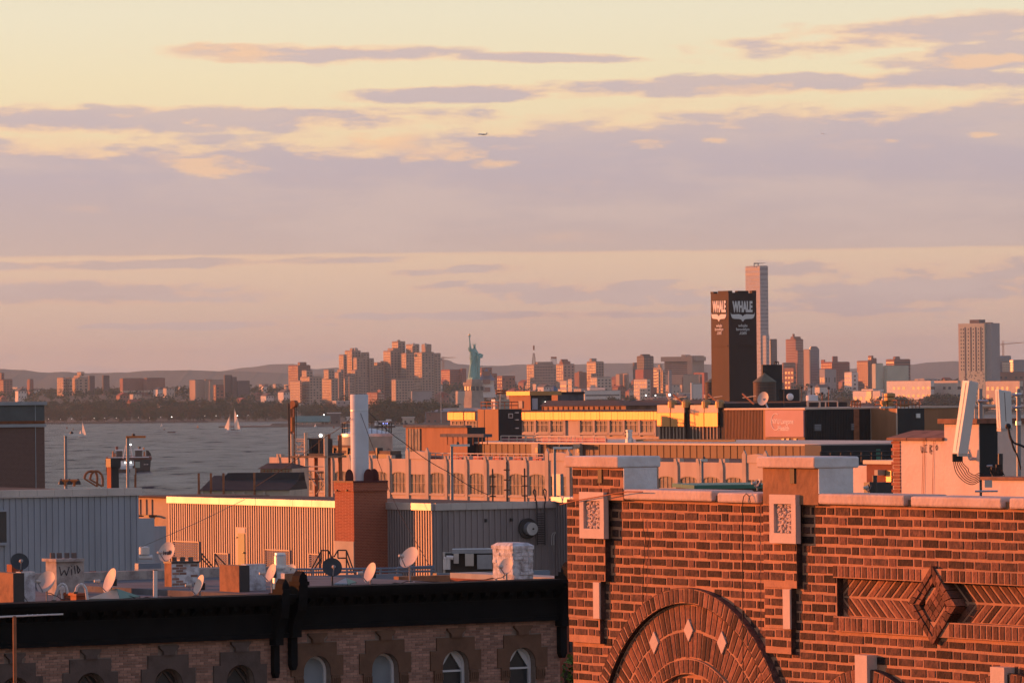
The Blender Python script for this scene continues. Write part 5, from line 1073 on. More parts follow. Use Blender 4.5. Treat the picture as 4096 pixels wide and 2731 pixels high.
put_text('NYU Langone',GS,'C4',52,400,250,462,.31,'sign_letter',sign,.006,.015); put_text('Health',GS,'C4',108,462,210,510,.31,'sign_letter',sign,.006,.015)
m = MB(); c = GS.h('C4',88,428); rr = (GS.h('C4',132,428)[0]-GS.h('C4',45,428)[0])/2; rz_ = GS.h('C4',88,350)[1]-c[1]
m.loft([[GS.w(c[0]+rr*k_*cos(th),c[1]+rz_*k_*sin(th),o_) for k_,o_ in ((1,.31),(1,.36),(.93,.36),(.93,.31))] for th in [radians(60+a_*10) for a_ in range(28)]]); mk(m,'emblem_ring','sign_letter',sign)
pe,pw,z,_,_ = gblock(t,GS.w(s1,0).y-.02,'C4',330,343,945,316,gz(838),'wall_black_shade','wall_black_shade','side_wall')
for x0,x1,y0,y1 in ((418,482,450,512),(755,812,443,508)):
    m = MB(); pe.pb(m,'C4',x0,y0,x1,y1,.0,.2); w = mk(m,'vent_grille','roof_grey',t)
    for k in range(4): y = y0+6+k*(y1-y0-8)/4; m = MB(); pe.pb(m,'C4',x0+4,y,x1-4,y+6,.2,.28); mk(m,'slat','hvac',w)
for i in range(40): s = pe.h('C4',345+i*15,330)[0]; hexbox(pe,t,'rib','wall_black_shade',s,s+.12,pe.h('C4',345,640)[1],z-.05,.0,.12)
m = MB(); pe.pb(m,'C4',780,310,830,640,.0,.3); mk(m,'pipe_duct','steel_rust',t)
A_ = pe.w(pe.h('C4',945,308)[0],0); pl_ = Pl((A_.x,A_.y),SWA); YO = pl_.w(pl_.h('C4',1190,306)[0],0).y
t = bthing('ochre_block','ochre panelled block with end wall blackened for shade and white roof ducts','building',YO,'C4',1190,308,gz(822)); pe2,pw2,z2,_,_ = gblock(t,YO,'C4',945,1190,1435,306,gz(822),'ochre_panel','wall_black_shade'); m = MB(); pe2.pb(m,'C4',1355,352,1392,392,.0,.2); w = mk(m,'vent_grille','galv',t)  # shade of the end wall is put into its black colour
m = MB(); pw2.pb(m,'C4',940,308,950,640,.0,.1); pw2.pb(m,'C4',1180,308,1192,640,.0,.1); mk(m,'edge_trim','rail_paint',t)
def duct(label,reg,x,y0,y1,Y,r,mt='bright_metal'):
    a = zat(reg,x,y0,Y); b = zat(reg,x,y1,Y); t = thing('roof_duct',label,'duct',Vector((b.x,Y,b.z))); m = MB(); h = a.z-b.z
    m.lathe(b,[(r*.7,0),(r*.7,h*.45),(r*1.05,h*.5),(r*1.05,h*.7),(r*.8,h*.74),(r*1.1,h*.78),(r*1.1,h*.95),(r*.5,h)],12); mk(m,'duct',mt,t); m = MB(); m.lathe(b,[(r*1.2,0),(r*1.2,.25)],10); mk(m,'flange','galv',t)
duct('tall crooked bright metal duct on the ochre block','C4',1118,162,302,YO+4,.75); duct('short bright duct left on the ochre block','C4',1063,235,302,YO+3.5,.5); duct('squat bright glowing fan on the ochre block','C4',1245,262,305,YO+4,.95); duct('thin post duct behind the ochre block','C4',1062,160,232,YO+8,.25,'rail_paint')
rt = thing('roof_railing','dark rust handrail frame round the fans on the ochre block','railing',pe2.w(3,z2,-1)); railing(rt,pe2,'C4',1185,1392,232,305,6,'steel_rust',-1,.07); railing(rt,pw2,'C4',985,1185,232,305,3,'steel_rust',-1,.07)
rt = thing('roof_cage','orange open steel cage on the black roof beside ochre block','cage',pe.w(pe.h('C4',805,300)[0],z,-1)); railing(rt,pe,'C4',765,848,238,305,3,'steel_rust',-1.0,.1); railing(rt,pe,'C4',765,848,238,305,3,'steel_rust',-3.5,.1,nm='frame')
# roof gear on the sign building
q_ = thing('roof_tank','white round tank on the roof above the black side wall','tank',zat('C4',405,236,820)); b = zat('C4',405,236,820); m = MB(); rr = (zat('C4',460,236,850).x-zat('C4',352,236,850).x)/2; m.lathe(b,[(rr,0),(rr*.98,zat('C4',405,185,850).z-b.z),(rr*.4,zat('C4',405,180,850).z-b.z)],20); mk(m,'tank','stack_white',q_); m = MB(); m.lathe(b-Vector((0,0,2.2)),[(rr*.9,0),(rr*.9,2.2)],12); mk(m,'stand','roof_dark',q_)
q_ = thing('roof_frame','bright square pipe frame on the roof edge beside white tank','frame',zat('C4',420,308,812)); Y=812
for y in (242,302): m = MB(); m.tube(zat('C4',365,y,Y),zat('C4',475,y,Y),.15,.15,6); mk(m,'rail','rail_paint',q_)
for x in (365,475): m = MB(); m.tube(zat('C4',x,242,Y),zat('C4',x,308,Y),.15,.15,6); mk(m,'post','rail_paint',q_)
for x in (530,640): m = MB(); m.tube(zat('C4',x,240,Y),zat('C4',x,308,Y),.1,.1,6); mk(m,'post','rail_paint',q_)
m = MB(); m.tube(zat('C4',480,240,Y),zat('C4',640,240,Y),.1,.1,6); mk(m,'rail','rail_paint',q_)
t = bthing('roof_house','low weathered blue grey roof house behind the sign board','building',880,'C4',20,250,zt3-2); gblock(t,835,'C3',1960,2350,2700,262,zt3-3,'rail_blue','rail_blue')
q_ = thing('roof_dish','pale tilted roof dish left above the sign board','dish',GS.w(GS.h('C3',2305,300)[0],zt3,-1)); c = zat('C3',2308,216,GS.w(GS.h('C3',2305,300)[0],0,-1).y); nrm = Vector((-.62,-.7,.25)).normalized()
def dish_mesh(c, nrm, r, depth=.22, n=20):
    a = nrm.cross(Vector((0,0,1))).normalized(); b = a.cross(nrm); m = MB(); rings = []
    for side in (0,1):
        for k in ((0.02,.3,.55,.8,1.0) if side == 0 else (1.0,.8,.55,.3,.02)):
            h = r*depth*k*k - (r*.03 if side else 0); rings.append([Vector(c)+a*(r*k*cos(2*pi*i/n))+b*(r*k*sin(2*pi*i/n))+nrm*(h-r*depth*.5) for i in range(n)])
    m.loft(rings, True); return m
mk(dish_mesh(c,nrm,2.3*c.y/F*28/ (c.y/F*28) * (zat('C3',0,155,836).z-zat('C3',0,280,836).z)/2/2.3),'reflector','dish_beige',q_,True); m = MB(); m.tube(WLOC[q_.name],c,.12,.12,6); mk(m,'post','galv',q_)
for i,(x,y0,y1) in enumerate(((310,105,235),(397,98,180),(557,112,300),(497,160,235),(148,140,300))):
    q_ = thing('whip_antenna',['thin dark rod left of the white roof tank','thin dark rod on the white roof tank','tall rusty lamp rod right of the white tank','short pale rod right of the white tank','grey pole with a small white dish by the black tower'][i],'antenna',zat('C4',x,y1,822)); m = MB(); m.tube(WLOC[q_.name],zat('C4',x,y0,822),.1,.06,5); mk(m,'rod','steel_rust' if i in (2,3) else 'steel_dark',q_)
    m = MB(); m.ball(zat('C4',x,y0+(8 if i != 4 else 60),822)+Vector((.9 if i == 4 else 0,0,0)),.22 if i != 4 else .55,8); mk(m,'head','sign_white' if i == 4 else 'steel_dark',q_)
# --- the black tower with painted lettering
YT = 1100
t = bthing('black_tower','tall black painted tower with white lettering and a whale tail emblem','tower',YT,'A3',1988,390,gz(YT))
pe,pw,z,La,Lb = gblock(t,YT,'A3',1825,1988,2243,396,gz(YT),'tower_black')
def merlons(pl, reg, lst, mt='tower_black'):
    for x0,x1,y in lst: m = MB(); a = pl.h(reg,x0,y); b = pl.h(reg,x1,y); pl.box(m,a[0],b[0],z-.05,a[1],-1.0,.0); mk(m,'merlon',mt,t)
merlons(pw,'A3',[(1822,1850,384),(1890,1985,377)]); merlons(pe,'A3',[(1990,2070,391),(2072,2172,374),(2205,2243,372)])
m = MB(); pw.pb(m,'A3',1850,875,1985,884,.0,.15); pe.pb(m,'A3',1990,873,2243,880,.0,.15); mk(m,'ledge','tower_black',t)
def whale(pl, x0, x1, w0, w1, k0, k1, mt):
    put_text('WHALE',pl,'A3',w0,468,w1,572,.02,mt,t,.045,.12)
    L = lambda f,y: pl.h('A3',x0+(x1-x0)*f,y); cs = []
    prof = [(0,573),(.012,600),(.05,622),(.12,631),(.34,633),(.42,637),(.46,645),(.475,656),(.525,656),(.54,645),(.58,637),(.66,633),(.88,631),(.95,622),(.988,600),(1,573),(.985,588),(.93,591),(.66,589),(.56,595),(.52,606),(.5,608),(.48,606),(.44,595),(.34,589),(.07,591),(.015,588)]
    m = MB(); pl.prism(m,[L(f,y) for f,y in prof],.02,.12); mk(m,'tail_emblem',mt,t)
    for tx,y0,y1,f in (('whale',680,706,.44),('brooklyn',714,748,.62),('.com',752,776,.34)):
        c = (k0+k1)/2; h = (k1-k0)/2*f/.62; put_text(tx,pl,'A3',c-h,y0,c+h,y1,.02,mt,t,.004,.08)
whale(pw,1835,1971,1846,1968,1867,1943,'sign_white'); whale(pe,2008,2227,2022,2206,2059,2178,'sign_white')
m = MB(); pw.pb(m,'A3',1843,460,1972,590,-.02,.015); mk(m,'painted_patch','sign_dark',t)
t2 = bthing('black_annex','lower black block against the right side of the black tower','building',1112,'A4',-30,705,gz(1112)); gblock(t2,1112,'A4',-60,-50,130,708,gz(1112),'wall_black_shade','wall_black_shade'); gblock(t2,1100,'A4',100,150,287,934,gz(1100),'wall_black_shade','wall_black_shade','low_block')
m = MB(); 
for x in (70,90): m.path([zat('A4',x-10,705,1112),zat('A4',x-8,685,1112),zat('A4',x,678,1112),zat('A4',x+6,685,1112),zat('A4',x+6,705,1112)],.12,5)
mk(m,'ladder_hoop','steel_dark',t2)
def wtank(label, Y, reg, x0, x1, ya, ye, yb):
    a = zat(reg,x0,ye,Y); b = zat(reg,x1,ye,Y); r = (b.x-a.x)/2; c = Vector(((a.x+b.x)/2,Y,0)); ap = zat(reg,(x0+x1)/2,ya,Y).z; zb = zat(reg,x0,yb,Y).z
    t = thing('water_tank',label,'water tank',Vector((c.x,Y,zb-3))); n = 28
    for k in range(n):
        th = 2*pi*k/n; th2 = 2*pi*(k+.92)/n; m = MB(); m.loft([[Vector((c.x+r*cos(q)*f,Y+r*sin(q)*f,z_)) for q,f in ((th,1),(th2,1),(th2,.93),(th,.93))] for z_ in (zb,a.z)]); mk(m,'stave','tank_wood',t)
    m = MB(); m.lathe((c.x,Y,zb),[(r*.92,0.05),(r*.92,a.z-zb-.05)],20); mk(m,'barrel','tank_wood',t)
    m = MB(); m.lathe((c.x,Y,a.z),[(r*1.08,0),(r*.15,ap-a.z-.3),(.05,ap-a.z)],20); mk(m,'cone_roof','tank_roof',t)
    for k in range(5): z_ = zb+(a.z-zb)*(k+.6)/5.5; m = MB(); m.lathe((c.x,Y,z_),[(r*1.01,0),(r*1.015,.03),(r*1.01,.08)],28); mk(m,'hoop','steel_dark',t)
    for k in range(4): m = MB(); th = k*pi/2+.6; m.tube((c.x+r*.75*cos(th),Y+r*.75*sin(th),zb-3),(c.x+r*.75*cos(th),Y+r*.75*sin(th),zb),.2,.2,6); mk(m,'leg','steel_dark',t)
wtank('large wooden water tank with conical roof right of the black tower',1060,'A3',2215,2425,1125,1212,1385)
wtank('small wooden water tank half hidden at the left of the black tower',1130,'A3',1772,1905,1165,1215,1385)
# plinth roof under the tanks
t = bthing('tank_roof_block','low dark flat roof carrying the water tanks and black tower','building',1020,'A3',1700,1400,gz(1020)); p = SW(Z('A3',1900,0)[0],1020); a = p.h('A3',1500,1392); b = p.h('A4',300,1040); hexbox(p,t,'wall','roof_dark',a[0],b[0],gz(1020),p.h('A3',1990,1392)[1],-7,0)
# --- leftover middle-ground things
t = bthing('storage_tank','pale green round storage tank with handrails by the water','tank',930,'C2',1020,640,gz(930)); a = zat('C2',785,450,930); b = zat('C2',1253,450,930); r = (b.x-a.x)/2; c = Vector(((a.x+b.x)/2,930,gz(930)))
m = MB(); m.lathe(c,[(r,0),(r,a.z-c.z)],40); mk(m,'shell','tank_green',t,True); m = MB(); m.lathe((c.x,c.y,a.z),[(r*1.02,0),(r*1.02,.5),(r*.2,1.4)],40); mk(m,'lid','galv',t,True)
m = MB()
for k in range(28):
    th = 2*pi*k/28; p0 = Vector((c.x+r*.97*cos(th),930+r*.97*sin(th),a.z+.4)); p1 = Vector((c.x+r*.97*cos(th+2*pi/28),930+r*.97*sin(th+2*pi/28),a.z+.4)); m.tube(p0,p0+Vector((0,0,2.0)),.07,.07,4)
    for hh in (1.1,2.0): m.tube(p0+Vector((0,0,hh)),p1+Vector((0,0,hh)),.06,.06,4)
mk(m,'handrail','steel_dark',t); put_text('iD',Pl((c.x,930),0,r*.995),'C2',1203,560,1238,592,.02,'steel_dark',t)
t = bthing('timber_stack','long dark truss and timber stack on the warehouse roof','stack',745,'C2',900,650,24); p = SW(Z('C2',900,0)[0],748); 
for k,(x0,x1,y) in enumerate(((655,1220,628),(690,1215,600),(700,875,572),(655,870,552))): a = p.h('C2',x0,y); b = p.h('C2',x1,y); hexbox(p,t,'beam','tank_wood' if k % 2 else 'steel_dark',a[0],b[0],a[1]-.35,a[1]+.35,-2,-.2-k*.1)
for x in (700,830,1100): a = p.h('C2',x,640); hexbox(p,t,'upright','steel_dark',a[0]-.2,a[0]+.2,a[1]-.3,p.h('C2',x,552)[1],-1,-.1)
# scaffold tower with leader mast
YS = 640; ps = SW(Z('SF',400,0)[0],YS,radians(-40)); q = lambda x,y,o=0: ps.w(*ps.h('SF',x,y),o)
t = thing('scaffold_tower','orange lit scaffold tower with braced cage and platform','scaffold',Vector((*q(400,1500).xy,gz(YS))))
g = gz(YS)
for x,y0,o in ((187,580,0),(390,560,0),(682,580,0),(470,585,-3),(640,600,-3),(280,650,-3)): b = q(x,y0,0); b2 = ps.w(ps.h('SF',x,y0)[0],ps.h('SF',x,y0)[1],o); m = MB(); m.tube((b2.x,b2.y,g),b2,.24,.24,8); mk(m,'post','rail_paint' if o == 0 else 'steel_rust',t)
m = MB(); ps.pb(m,'SF',175,905,705,935,-3.4,.3); mk(m,'platform','wood_strip',t); m = MB(); ps.pb(m,'SF',410,870,690,900,-3.2,.1); mk(m,'platform_beam','steel_dark',t)
for a_,b_ in (((195,680),(375,870)),((375,690),(195,870)),((195,1165),(390,1360)),((390,1140),(250,1480)),((540,1130),(680,1350)),((680,1300),(540,1480)),((410,1150),(540,1350)),((195,1480),(390,1290))): m = MB(); m.tube(q(*a_),q(*b_),.08,.08,5); mk(m,'brace','rail_paint',t)
for y,x0,x1 in ((655,195,385),(685,195,385),(770,195,385),(840,195,385),(650,410,690),(1065,195,690),(1130,195,690),(1165,195,390),(1360,195,390),(1250,410,690),(1155,530,650)): m = MB(); m.tube(q(x0,y),q(x1,y),.08,.08,5); mk(m,'rail','rail_paint' if x0 < 400 else 'steel_dark',t)
m = MB(); ps.pb(m,'SF',415,655,460,900,-2.5,-.2); ps.pb(m,'SF',555,655,575,890,-2.5,-.2); mk(m,'cage_panel','steel_dark',t)
m = MB(); m.ball(q(633,600,.3),.2,8); mk(m,'work_light','lamp_dim',t)
for x in (225,270,320,350): m = MB(); m.tube(q(x,655),q(x,880),.05,.05,4); mk(m,'cage_bar','rail_paint',t)
t = thing('leader_mast','tall dark rusty lattice mast with a rounded head beside the scaffold','mast',Vector((*q(150,1500,-1).xy,g)))
for x0,x1,mt in ((128,160,'steel_dark'),(168,212,'steel_rust')):
    for x in (x0,x1): m = MB(); a = q(x,120,0); m.tube((a.x,a.y,g),a,.10,.10,6); mk(m,'chord',mt,t)
    m = MB(); y = 130
    while y < 1480: m.tube(q(x0,y,0),q(x1,y+36,0),.055,.055,4); m.tube(q(x0,y+36,0),q(x1,y+36,0),.055,.055,4); y += 36
    mk(m,'lacing',mt,t)
m = MB(); c = q(212,130,0); m.tube(c-ps.n*.3,c+ps.n*.3,.42,.42,14); mk(m,'sheave_head','steel_rust',t); m = MB(); m.tube(q(247,120,0),q(247,640,0),.04,.04,4); mk(m,'rope','cable',t)
for y0,y1 in ((330,540),(130,200)): m = MB(); m.tube(q(192,y0,.1),q(192,y1,.1),.17,.17,8); mk(m,'cylinder','ship_orange',t)
# dark warehouse roofs left of the scaffold
t = bthing('dark_warehouse','dark roofed low warehouse with cream wall and posts by the water','building',600,'C1',2100,600,gz(600)); p = SW(Z('C1',2100,0)[0],600,radians(-12)); a = p.h('C1',1812,598); b = p.h('C2',310,955); g = gz(600)
hexbox(p,t,'wall','beige_wall',a[0],b[0],g,p.h('C1',2100,600)[1],-8,0); zr = p.h('C1',2100,470)[1]; zr2 = p.h('C1',2200,428,-12)[1]
m = MB(); z0 = p.h('C1',2100,598)[1]; cx_ = p.h('C1',2060,428,-6)[0]; m.loft([[p.w(a[0]+.3,z0,.3),p.w(b[0],z0,.3),p.w(b[0],z0,-8),p.w(a[0]+.3,z0,-8)],[p.w(a[0]+.3,zr,-6),p.w(b[0],zr,-6),p.w(b[0],zr,-6.5),p.w(a[0]+.3,zr,-6.5)]]); m.loft([[p.w(cx_,zr-.6,-4),p.w(b[0],zr-.6,-4),p.w(b[0],zr-.6,-7),p.w(cx_,zr-.6,-7)],[p.w(cx_+.8,zr2,-4.6),p.w(b[0],zr2,-4.6),p.w(b[0],zr2,-6.6),p.w(cx_+.8,zr2,-6.6)]]); mk(m,'roof','roof_dark',t)
for x,y in ((1828,440),(1940,440),(2338,435),(2055,440)): c = p.h('C1',x,y); hexbox(p,t,'post','steel_rust',c[0]-.1,c[0]+.1,g,c[1],.02,.25)
for i in range(7): c = p.h('C1',1850+i*95,620); hexbox(p,t,'wall_post','plaster_trim',c[0],c[0]+.25,g+4,z0-.1,.0,.2)
t = bthing('monitor_roof_shed','small shed with clerestory windows and dark roof by the mast','shed',630,'C2',170,830,gz(630)); p = SW(Z('C2',170,0)[0],630,radians(-12)); a = p.h('C2',42,745); b = p.h('C2',330,745); hexbox(p,t,'wall','beige_wall',a[0],b[0],gz(630),a[1],-8,0)
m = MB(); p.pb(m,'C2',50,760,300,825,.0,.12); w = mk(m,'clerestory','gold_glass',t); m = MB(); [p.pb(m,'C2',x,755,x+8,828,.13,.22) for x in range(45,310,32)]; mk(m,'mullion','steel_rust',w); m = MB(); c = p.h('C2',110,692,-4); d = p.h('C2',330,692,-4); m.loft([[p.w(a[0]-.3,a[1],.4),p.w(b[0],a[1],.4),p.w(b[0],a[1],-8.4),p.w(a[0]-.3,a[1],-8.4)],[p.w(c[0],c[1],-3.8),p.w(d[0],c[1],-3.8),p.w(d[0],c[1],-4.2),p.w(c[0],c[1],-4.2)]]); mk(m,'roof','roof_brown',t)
# street lamps
def street_lamp(label, reg, x, ya, yb, Y, arm=1, mt='pole_grey', hm='galv'):
    a = zat(reg,x,ya,Y); b = zat(reg,x,yb,Y); b.z = gz(Y); t = thing('street_lamp',label,'street lamp',b); m = MB(); m.tube(b,a,.17*Y/450,.12*Y/450,10); mk(m,'pole',mt,t)
    m = MB(); k = Y/450; m.loft([[a+Vector((x_*k,-w_*k,z_*k)) for w_,z_ in ((-.25,0),(.25,0),(.25,.18),(-.25,.18))] for x_ in (-.12,.55*arm,1.5*arm)]); mk(m,'lamp_head',hm,t)
    m = MB(); m.ball(a+Vector((.5*arm*k,0,.25*k)),.14*k,6); mk(m,'sensor','steel_dark',t)
street_lamp('grey street lamp pole left of the moored barge','C1',603,100,560,430); street_lamp('grey street lamp pole with an orange lit head before the barge','C1',1172,118,560,430,1,'pole_grey','ship_orange')
street_lamp('grey street lamp in front of the gabled bay of the warehouse','C2',1797,540,1005,430); street_lamp('dark grey street lamp left of the brick pier','C3',390,678,1105,430); street_lamp('short thin street lamp with boxy head right of first pier','C3',1745,790,1060,430,.3)
# wires run from the stack in i_; small dark pole with fittings
for i,(reg,x,y0,y1) in enumerate((('C2',2172,745,1010),('C3',115,855,1140),('C2',2303,680,1010))):
    Y = 440; a = zat(reg,x,y0,Y); b = zat(reg,x,y1,Y); b.z = gz(Y); t = thing('utility_pole',['thin dark pole before the open warehouse window','dark pole with small brackets left of the tall ladder','dark drain pole with a hook at its top'][i],'pole',b); m = MB(); m.tube(b,a,.09,.07,6); mk(m,'pole','steel_dark',t)
    for k in range(3): c = a.lerp(Vector((a.x,a.y,b.z)),.04+.05*k); m = MB(); m.tube(c-Vector((.25,0,0)),c+Vector((.25,0,0)),.06,.06,5); mk(m,'bracket','steel_rust',t)
m = MB(); p = SW(Z('C3',410,0)[0],445); p.pb(m,'C3',370,905,445,1105,-.3,0); t = thing('grey_cabinet','tall grey panel behind the dark street lamp','panel',p.w(p.h('C3',408,1105)[0],gz(445),0)); mk(m,'panel','pole_grey',t); m = MB(); c = p.h('C3',408,1105); m.tube(p.w(c[0],gz(445),-.15),p.w(c[0],c[1],-.15),.1,.1,6); mk(m,'post','pole_grey',t)
# ------------------------------------------------------------------ sheds behind the row houses
def ribs(par, pl, s0, s1, z0, z1, pitch, w, d, mt, nm='rib', o=0.0):
    """standing ribs of sheet cladding: one object each on a shared mesh"""
    n = max(1, int(round((s1-s0)/pitch))); pitch = (s1-s0)/n; m = MB(); pl.prism(m, [(-w/2,0),(w/2,0),(w/2,z1-z0),(-w/2,z1-z0)], 0, d)
    org = pl.w(0,0,0); me = bpy.data.meshes.new(nm); me.from_pydata([tuple(v-org) for v in m.v], [], m.f); me.materials.append(MT[mt])
    for i in range(n): inst(me, nm, par, Matrix.Translation(pl.w(s0+pitch*(i+.5), z0, o)))
# blue-grey shed at left: right-hand side of it faces us in the shade
PB = SE(0, 216.9); p0 = PB
e0 = PB.h('C1',-160,640)[0]; e1 = PB.h('C1',1283,620)[0]; zt = PB.h('C1',1283,573)[1]; zf = PB.h('C1',1283,632)[1]; g = gz(220)
t = thing('blue_shed','blue grey ribbed metal shed at the left edge with pale fascia','shed',PB.w((e0+e1)/2,g,-8))
hexbox(PB,t,'wall','shed_blue',e0,e1-.05,g,zf,-16,0); ribs(t,PB,e0,e1,zf-6.5,zf-.02,PB.h('C1',1130,1000)[0]-PB.h('C1',1075,1000)[0],.045,.05,'shed_blue')
n = 9
for i in range(n): a = e0+(e1+.05-e0)*i/n; b = e0+(e1+.05-e0)*(i+1)/n; hexbox(PB,t,'fascia_panel','shed_fascia',a+.004,b-.004,zf,zt,-.2,.12)
hexbox(PB,t,'drip_edge','shed_fascia',e0,e1+.06,zf-.05,zf-.005,.0,.16); hexbox(PB,t,'roof','roof_dark',e0,e1-.02,zf+.05,zt-.12,-16,-.22); hexbox(PB,t,'rear_parapet','rust_red',e0,e1+.02,zt-.1,zt+.06,-16.2,-15.9)
m = MB(); PB.pb(m,'C1',-60,790,52,1078,.01,.1); w = mk(m,'window','dark_win',t); m = MB(); PB.pb(m,'C1',-60,1078,60,1100,.0,.2); mk(m,'sill','shed_blue',w); m = MB(); PB.pb(m,'C1',-60,780,62,792,.0,.15); mk(m,'lintel','shed_blue',w)
# things on its roof
def rooftop(o): return PB.w(0,0,o)
YR = 232
c = thing('roof_chimney','square rust red chimney with dark side on the blue grey shed','chimney',zat('C1',1035,570,YR)); pe,pw,z,_,_ = gblock(c,YR,'C1',980,1018,1090,310,zt-.3,'rust_red','steel_dark','shaft'); gblock(c,YR-.15,'C1',972,1016,1108,306,z-.35,'steel_dark','steel_dark','cap')
h = thing('ladder_hoops','rusty curved ladder hoops rising over the shed roof','ladder',zat('C1',870,565,YR-1))
for pts in (((775,490),(785,450),(810,428),(850,420),(880,430),(893,470),(893,565)),((825,500),(840,445),(870,420),(905,425),(935,455),(945,500),(943,565))): m = MB(); m.path([zat('C1',x,y,YR-1) for x,y in pts],.055,6); mk(m,'hoop','steel_rust',h)
for a_,b_ in (((775,490),(890,560)),((825,495),(940,562))): m = MB(); m.tube(zat('C1',*a_,YR-1),zat('C1',*b_,YR-1),.04,.04,5); mk(m,'rail','steel_rust',h)
l = thing('flood_lamp_bar','orange T-shaped lamp bar with two hanging floodlights on the shed','lamp',zat('C1',640,560,YR)); 
for x in (598,681): m = MB(); m.tube(zat('C1',x,560,YR),zat('C1',x,510,YR),.06,.06,6); mk(m,'post','ship_orange',l)
m = MB(); m.tube(zat('C1',555,510,YR),zat('C1',725,510,YR),.07,.07,6); mk(m,'bar','ship_orange',l)
for x in (562,640,718): m = MB(); m.lathe(zat('C1',x,545,YR),[(.12,0),(.1,.12),(.03,.25)],8); mk(m,'lamp_shade','steel_dark',l)
s_ = thing('sign_post','thin post with two blank beige panels before the barge','sign',zat('C1',1243,570,YR)); m = MB(); m.tube(zat('C1',1243,572,YR),zat('C1',1243,335,YR),.05,.05,6); mk(m,'post','steel_rust',s_)
pf_ = SW(Z('C1',1240,0)[0],YR)
for x0,y0,x1,y1,mt in ((1197,395,1242,455,'hvac_beige'),(1242,335,1286,390,'tank_green')):
    a = zat('C1',x0,y0,YR); b = zat('C1',x1,y1,YR); m = MB(); m.box(a.x,b.x,YR-.1,YR-.05,b.z,a.z); mk(m,'panel',mt,s_)
# brown brick block behind, top left
YB = 330; PD = SE(Z('A1',405,0)[0],YB); e0 = PD.h('A1',-200,900)[0]
t = thing('brick_block','dark brown brick block with grey green top band at the left edge','building',PD.w(-8,gz(YB),-8)); zz_ = lambda y: PD.h('A1',380,y)[1]
hexbox(PD,t,'wall','brown_brick',e0,0,gz(YB),zz_(936),-18,0); hexbox(PD,t,'stone_band','band_stone',e0,.08,zz_(934),zz_(906),-18.1,.12); hexbox(PD,t,'soldier_band','brick_orange',e0,.01,zz_(905),zz_(878),-18,.04); hexbox(PD,t,'top_band','green_panel',e0,.005,zz_(877),zz_(734),-18,.01); hexbox(PD,t,'coping','band_stone',e0,.12,zz_(733),zz_(702),-18.2,.16)
c_ = PD.h('A1',324,900)[0]; hexbox(PD,t,'joint','band_stone',c_-.02,c_+.02,gz(YB)+12,zz_(734),.0,.03)
n = 46
for i in range(n): s = e0+(0-e0)*i/n; hexbox(PD,t,'brick','brick_orange',s+.01,s-e0/n-.02,zz_(904),zz_(880),.04,.07)
# tan ribbed shed in the sun
PA = SW(1338, 270); zA = PA.h('C2',720,1038)[1]; zB = PA.h('C2',720,1100)[1]; g = gz(270)
sl = PA.h('C1',1555,700)[0]; sm = 0.0; sr = PA.h('C2',1635,1080)[0]; C_ = PA.w(sr,0); PR = Pl((C_.x,C_.y),SEA); er = PR.h('C3',405,1180)[0]
t = thing('ribbed_shed','tan ribbed metal shed with glowing fascia behind the row houses','shed',PA.w(0,g,-9)); RS = t
hexbox(PA,t,'wall','shed_tan',sl,sr,g,zB,-er,0) if False else None
m = MB(); b0 = PA.w(sl,0); cs = [C_, C_+PR.t*er, b0+PR.t*er, b0]; m.hexa([Vector((p.x,p.y,g)) for p in cs]+[Vector((p.x,p.y,zB)) for p in cs]); mk(m,'wall','shed_tan',t)
m = MB(); m.hexa([Vector((p.x,p.y,zB+.02)) for p in cs]+[Vector((p.x,p.y,zA-.08)) for p in cs]); mk(m,'roof','roof_dark',t)
ribs(t,PA,sl,sr,zB-5.2,zB-.02,.255,.115,.09,'shed_tan'); ribs(t,PR,0,er,zB-5.2,zB-.02,.33,.10,.055,'shed_tan')
n = 14
for i in range(n): a = sl+(sr-sl)*i/n; hexbox(PA,t,'fascia_panel','bright_metal' if False else 'shed_fascia',a+.005,a+(sr-sl)/n-.005,zB,zA,.0,.16+random.uniform(0,.02))
n = 8
for i in range(n): a = er*i/n; hexbox(PR,t,'fascia_panel','shed_fascia',a+.005,a+er/n-.005,zB,zA,.0,.16)
def louver(pl,par,reg,x0,y0,x1,y1,n):
    a = pl.h(reg,x0,y0); b = pl.h(reg,x1,y1); m = MB(); w_ = .05
    pl.box(m,a[0],b[0],a[1]-w_,a[1],.06,.16); pl.box(m,a[0],b[0],b[1],b[1]+w_,.06,.16); pl.box(m,a[0],a[0]+w_,b[1]+w_,a[1]-w_,.06,.155); pl.box(m,b[0]-w_,b[0],b[1]+w_,a[1]-w_,.06,.155); f_ = mk(m,'louver','shed_tan',par)
    m = MB(); pl.box(m,a[0]+.02,b[0]-.02,b[1]+.02,a[1]-.02,.056,.07); mk(m,'backing','dark_win',f_)
    for k in range(n):
        z0 = b[1]+w_+(a[1]-b[1]-2*w_)*k/n; h_ = (a[1]-b[1]-2*w_)/n; m = MB(); o = len(m.v)
        m.hexa([pl.w(a[0]+w_,z0,.16),pl.w(b[0]-w_,z0,.16),pl.w(b[0]-w_,z0,.13),pl.w(a[0]+w_,z0,.13),pl.w(a[0]+w_,z0+h_*.7,.09),pl.w(b[0]-w_,z0+h_*.7,.09),pl.w(b[0]-w_,z0+h_*.7,.072),pl.w(a[0]+w_,z0+h_*.7,.072)]); mk(m,'slat','shed_tan',f_)
louver(PA,t,'B1',1610,258,1850,452,8); louver(PA,t,'B1',1985,370,2118,500,5); louver(PA,t,'B2',103,336,334,520,8); louver(PA,t,'B2',508,376,600,520,6)
